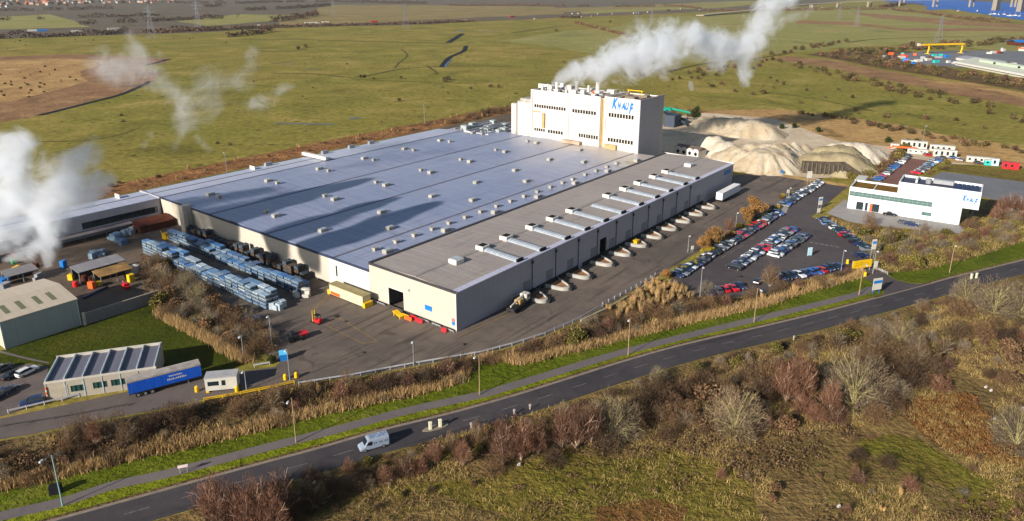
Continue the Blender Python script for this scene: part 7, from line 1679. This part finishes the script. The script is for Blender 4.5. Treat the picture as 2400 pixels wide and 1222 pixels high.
plume('steam_plume','long white steam plume streaming right from the tower roof',[
 [(1298,194,YC,1.6),(1322,182,YC,3.6),(1362,168,YC,6.5),(1410,156,YC,9.0),(1470,138,YC+2,11.5),(1530,118,YC+5,12.5),(1580,100,YC+9,10.5)],
 [(1580,95,YC+9,9.5),(1612,78,YC+12,7.5),(1640,95,YC+16,8.5),(1690,118,YC+22,9.5),(1740,122,YC+28,9.0),(1772,95,YC+32,8.5),(1785,55,YC+36,8.0),(1812,20,YC+40,8.0),(1850,-15,YC+44,7)],
 [(1735,130,YC+28,7.5),(1742,165,YC+28,4.5),(1748,200,YC+28,2.2)],[(1575,75,YC+9,6),(1580,55,YC+9,4)],[(1640,75,YC+14,5),(1628,62,YC+14,3.4)],[(1690,150,YC+22,5),(1660,165,YC+22,3)],[(1618,192,YC+16,1.6),(1622,210,YC+16,1.4)],[(1405,130,YC,4),(1412,122,YC,3)],[(1370,152,YC,3),(1376,146,YC,2.4)]],.22,.115,3.7,1.4,1.9,.9,7)
plume('steam_wisp','faint steam shred right of the tower plume below the viaduct',[[(1830,45,YC+42,3.4),(1885,28,YC+46,3.6),(1900,20,YC+46,2.5)]],.06,.13,4.0,1.2,1.5,.7,5,'steam wisps over the marsh')
# ================================================================== camera, light, air
hz=MB(); hz.box(-9000,9000,-400,14000,-1.2,122); t=NT('haze_air'); b=t.n.new('ShaderNodeVolumePrincipled'); b.inputs['Color'].default_value=(.86,.91,1,1); b.inputs['Density'].default_value=.00003; b.inputs['Anisotropy'].default_value=.3
t.l.new(b.outputs[0],t.out.inputs['Volume']); ho=hz.build('haze',t.m); tag(ho,None,None,None,'stuff')
cam=bpy.data.cameras.new('camera'); co=bpy.data.objects.new('camera',cam); COL.objects.link(co); SC.camera=co
m=Matrix((( RV.x,UV.x,-W_.x,0),(RV.y,UV.y,-W_.y,0),(RV.z,UV.z,-W_.z,HC),(0,0,0,1))); co.matrix_world=m
cam.sensor_width=36; cam.sensor_fit='HORIZONTAL'; cam.lens=36*FOC/2400; cam.shift_y=(PCY-611)/2400; cam.clip_start=1; cam.clip_end=40000
AZ,EL=R(44),R(22)
sd=Vector((math.sin(AZ)*math.cos(EL),math.cos(AZ)*math.cos(EL),-math.sin(EL)))
sun=bpy.data.lights.new('sun','SUN'); sun.energy=4.6; sun.angle=R(.5); sun.color=(1,.93,.84)
so=bpy.data.objects.new('sun',sun); COL.objects.link(so); so.rotation_euler=sd.to_track_quat('-Z','Y').to_euler(); so.location=(0,0,300)
w=bpy.data.worlds.new('World'); SC.world=w; w.use_nodes=True
nt=w.node_tree; bg=nt.nodes['Background']; sk=nt.nodes.new('ShaderNodeTexSky'); sk.sky_type='NISHITA'; sk.sun_disc=False; sk.sun_elevation=EL; sk.sun_rotation=AZ+math.pi; sk.air_density=1.0; sk.dust_density=.6; sk.ozone_density=1.2
nt.links.new(sk.outputs[0],bg.inputs[0]); bg.inputs[1].default_value=.06
vs=SC.view_settings; vs.view_transform='Standard'; vs.look='None'; vs.exposure=.9; vs.gamma=1; vs.use_curve_mapping=False
SC.render.film_transparent=False
cy=SC.cycles
cy.max_bounces=6; cy.diffuse_bounces=2; cy.glossy_bounces=2; cy.transmission_bounces=2; cy.volume_bounces=4; cy.transparent_max_bounces=8
cy.volume_step_rate=.6; cy.volume_max_steps=256
cy.use_denoising=True
cy.sample_clamp_indirect=4
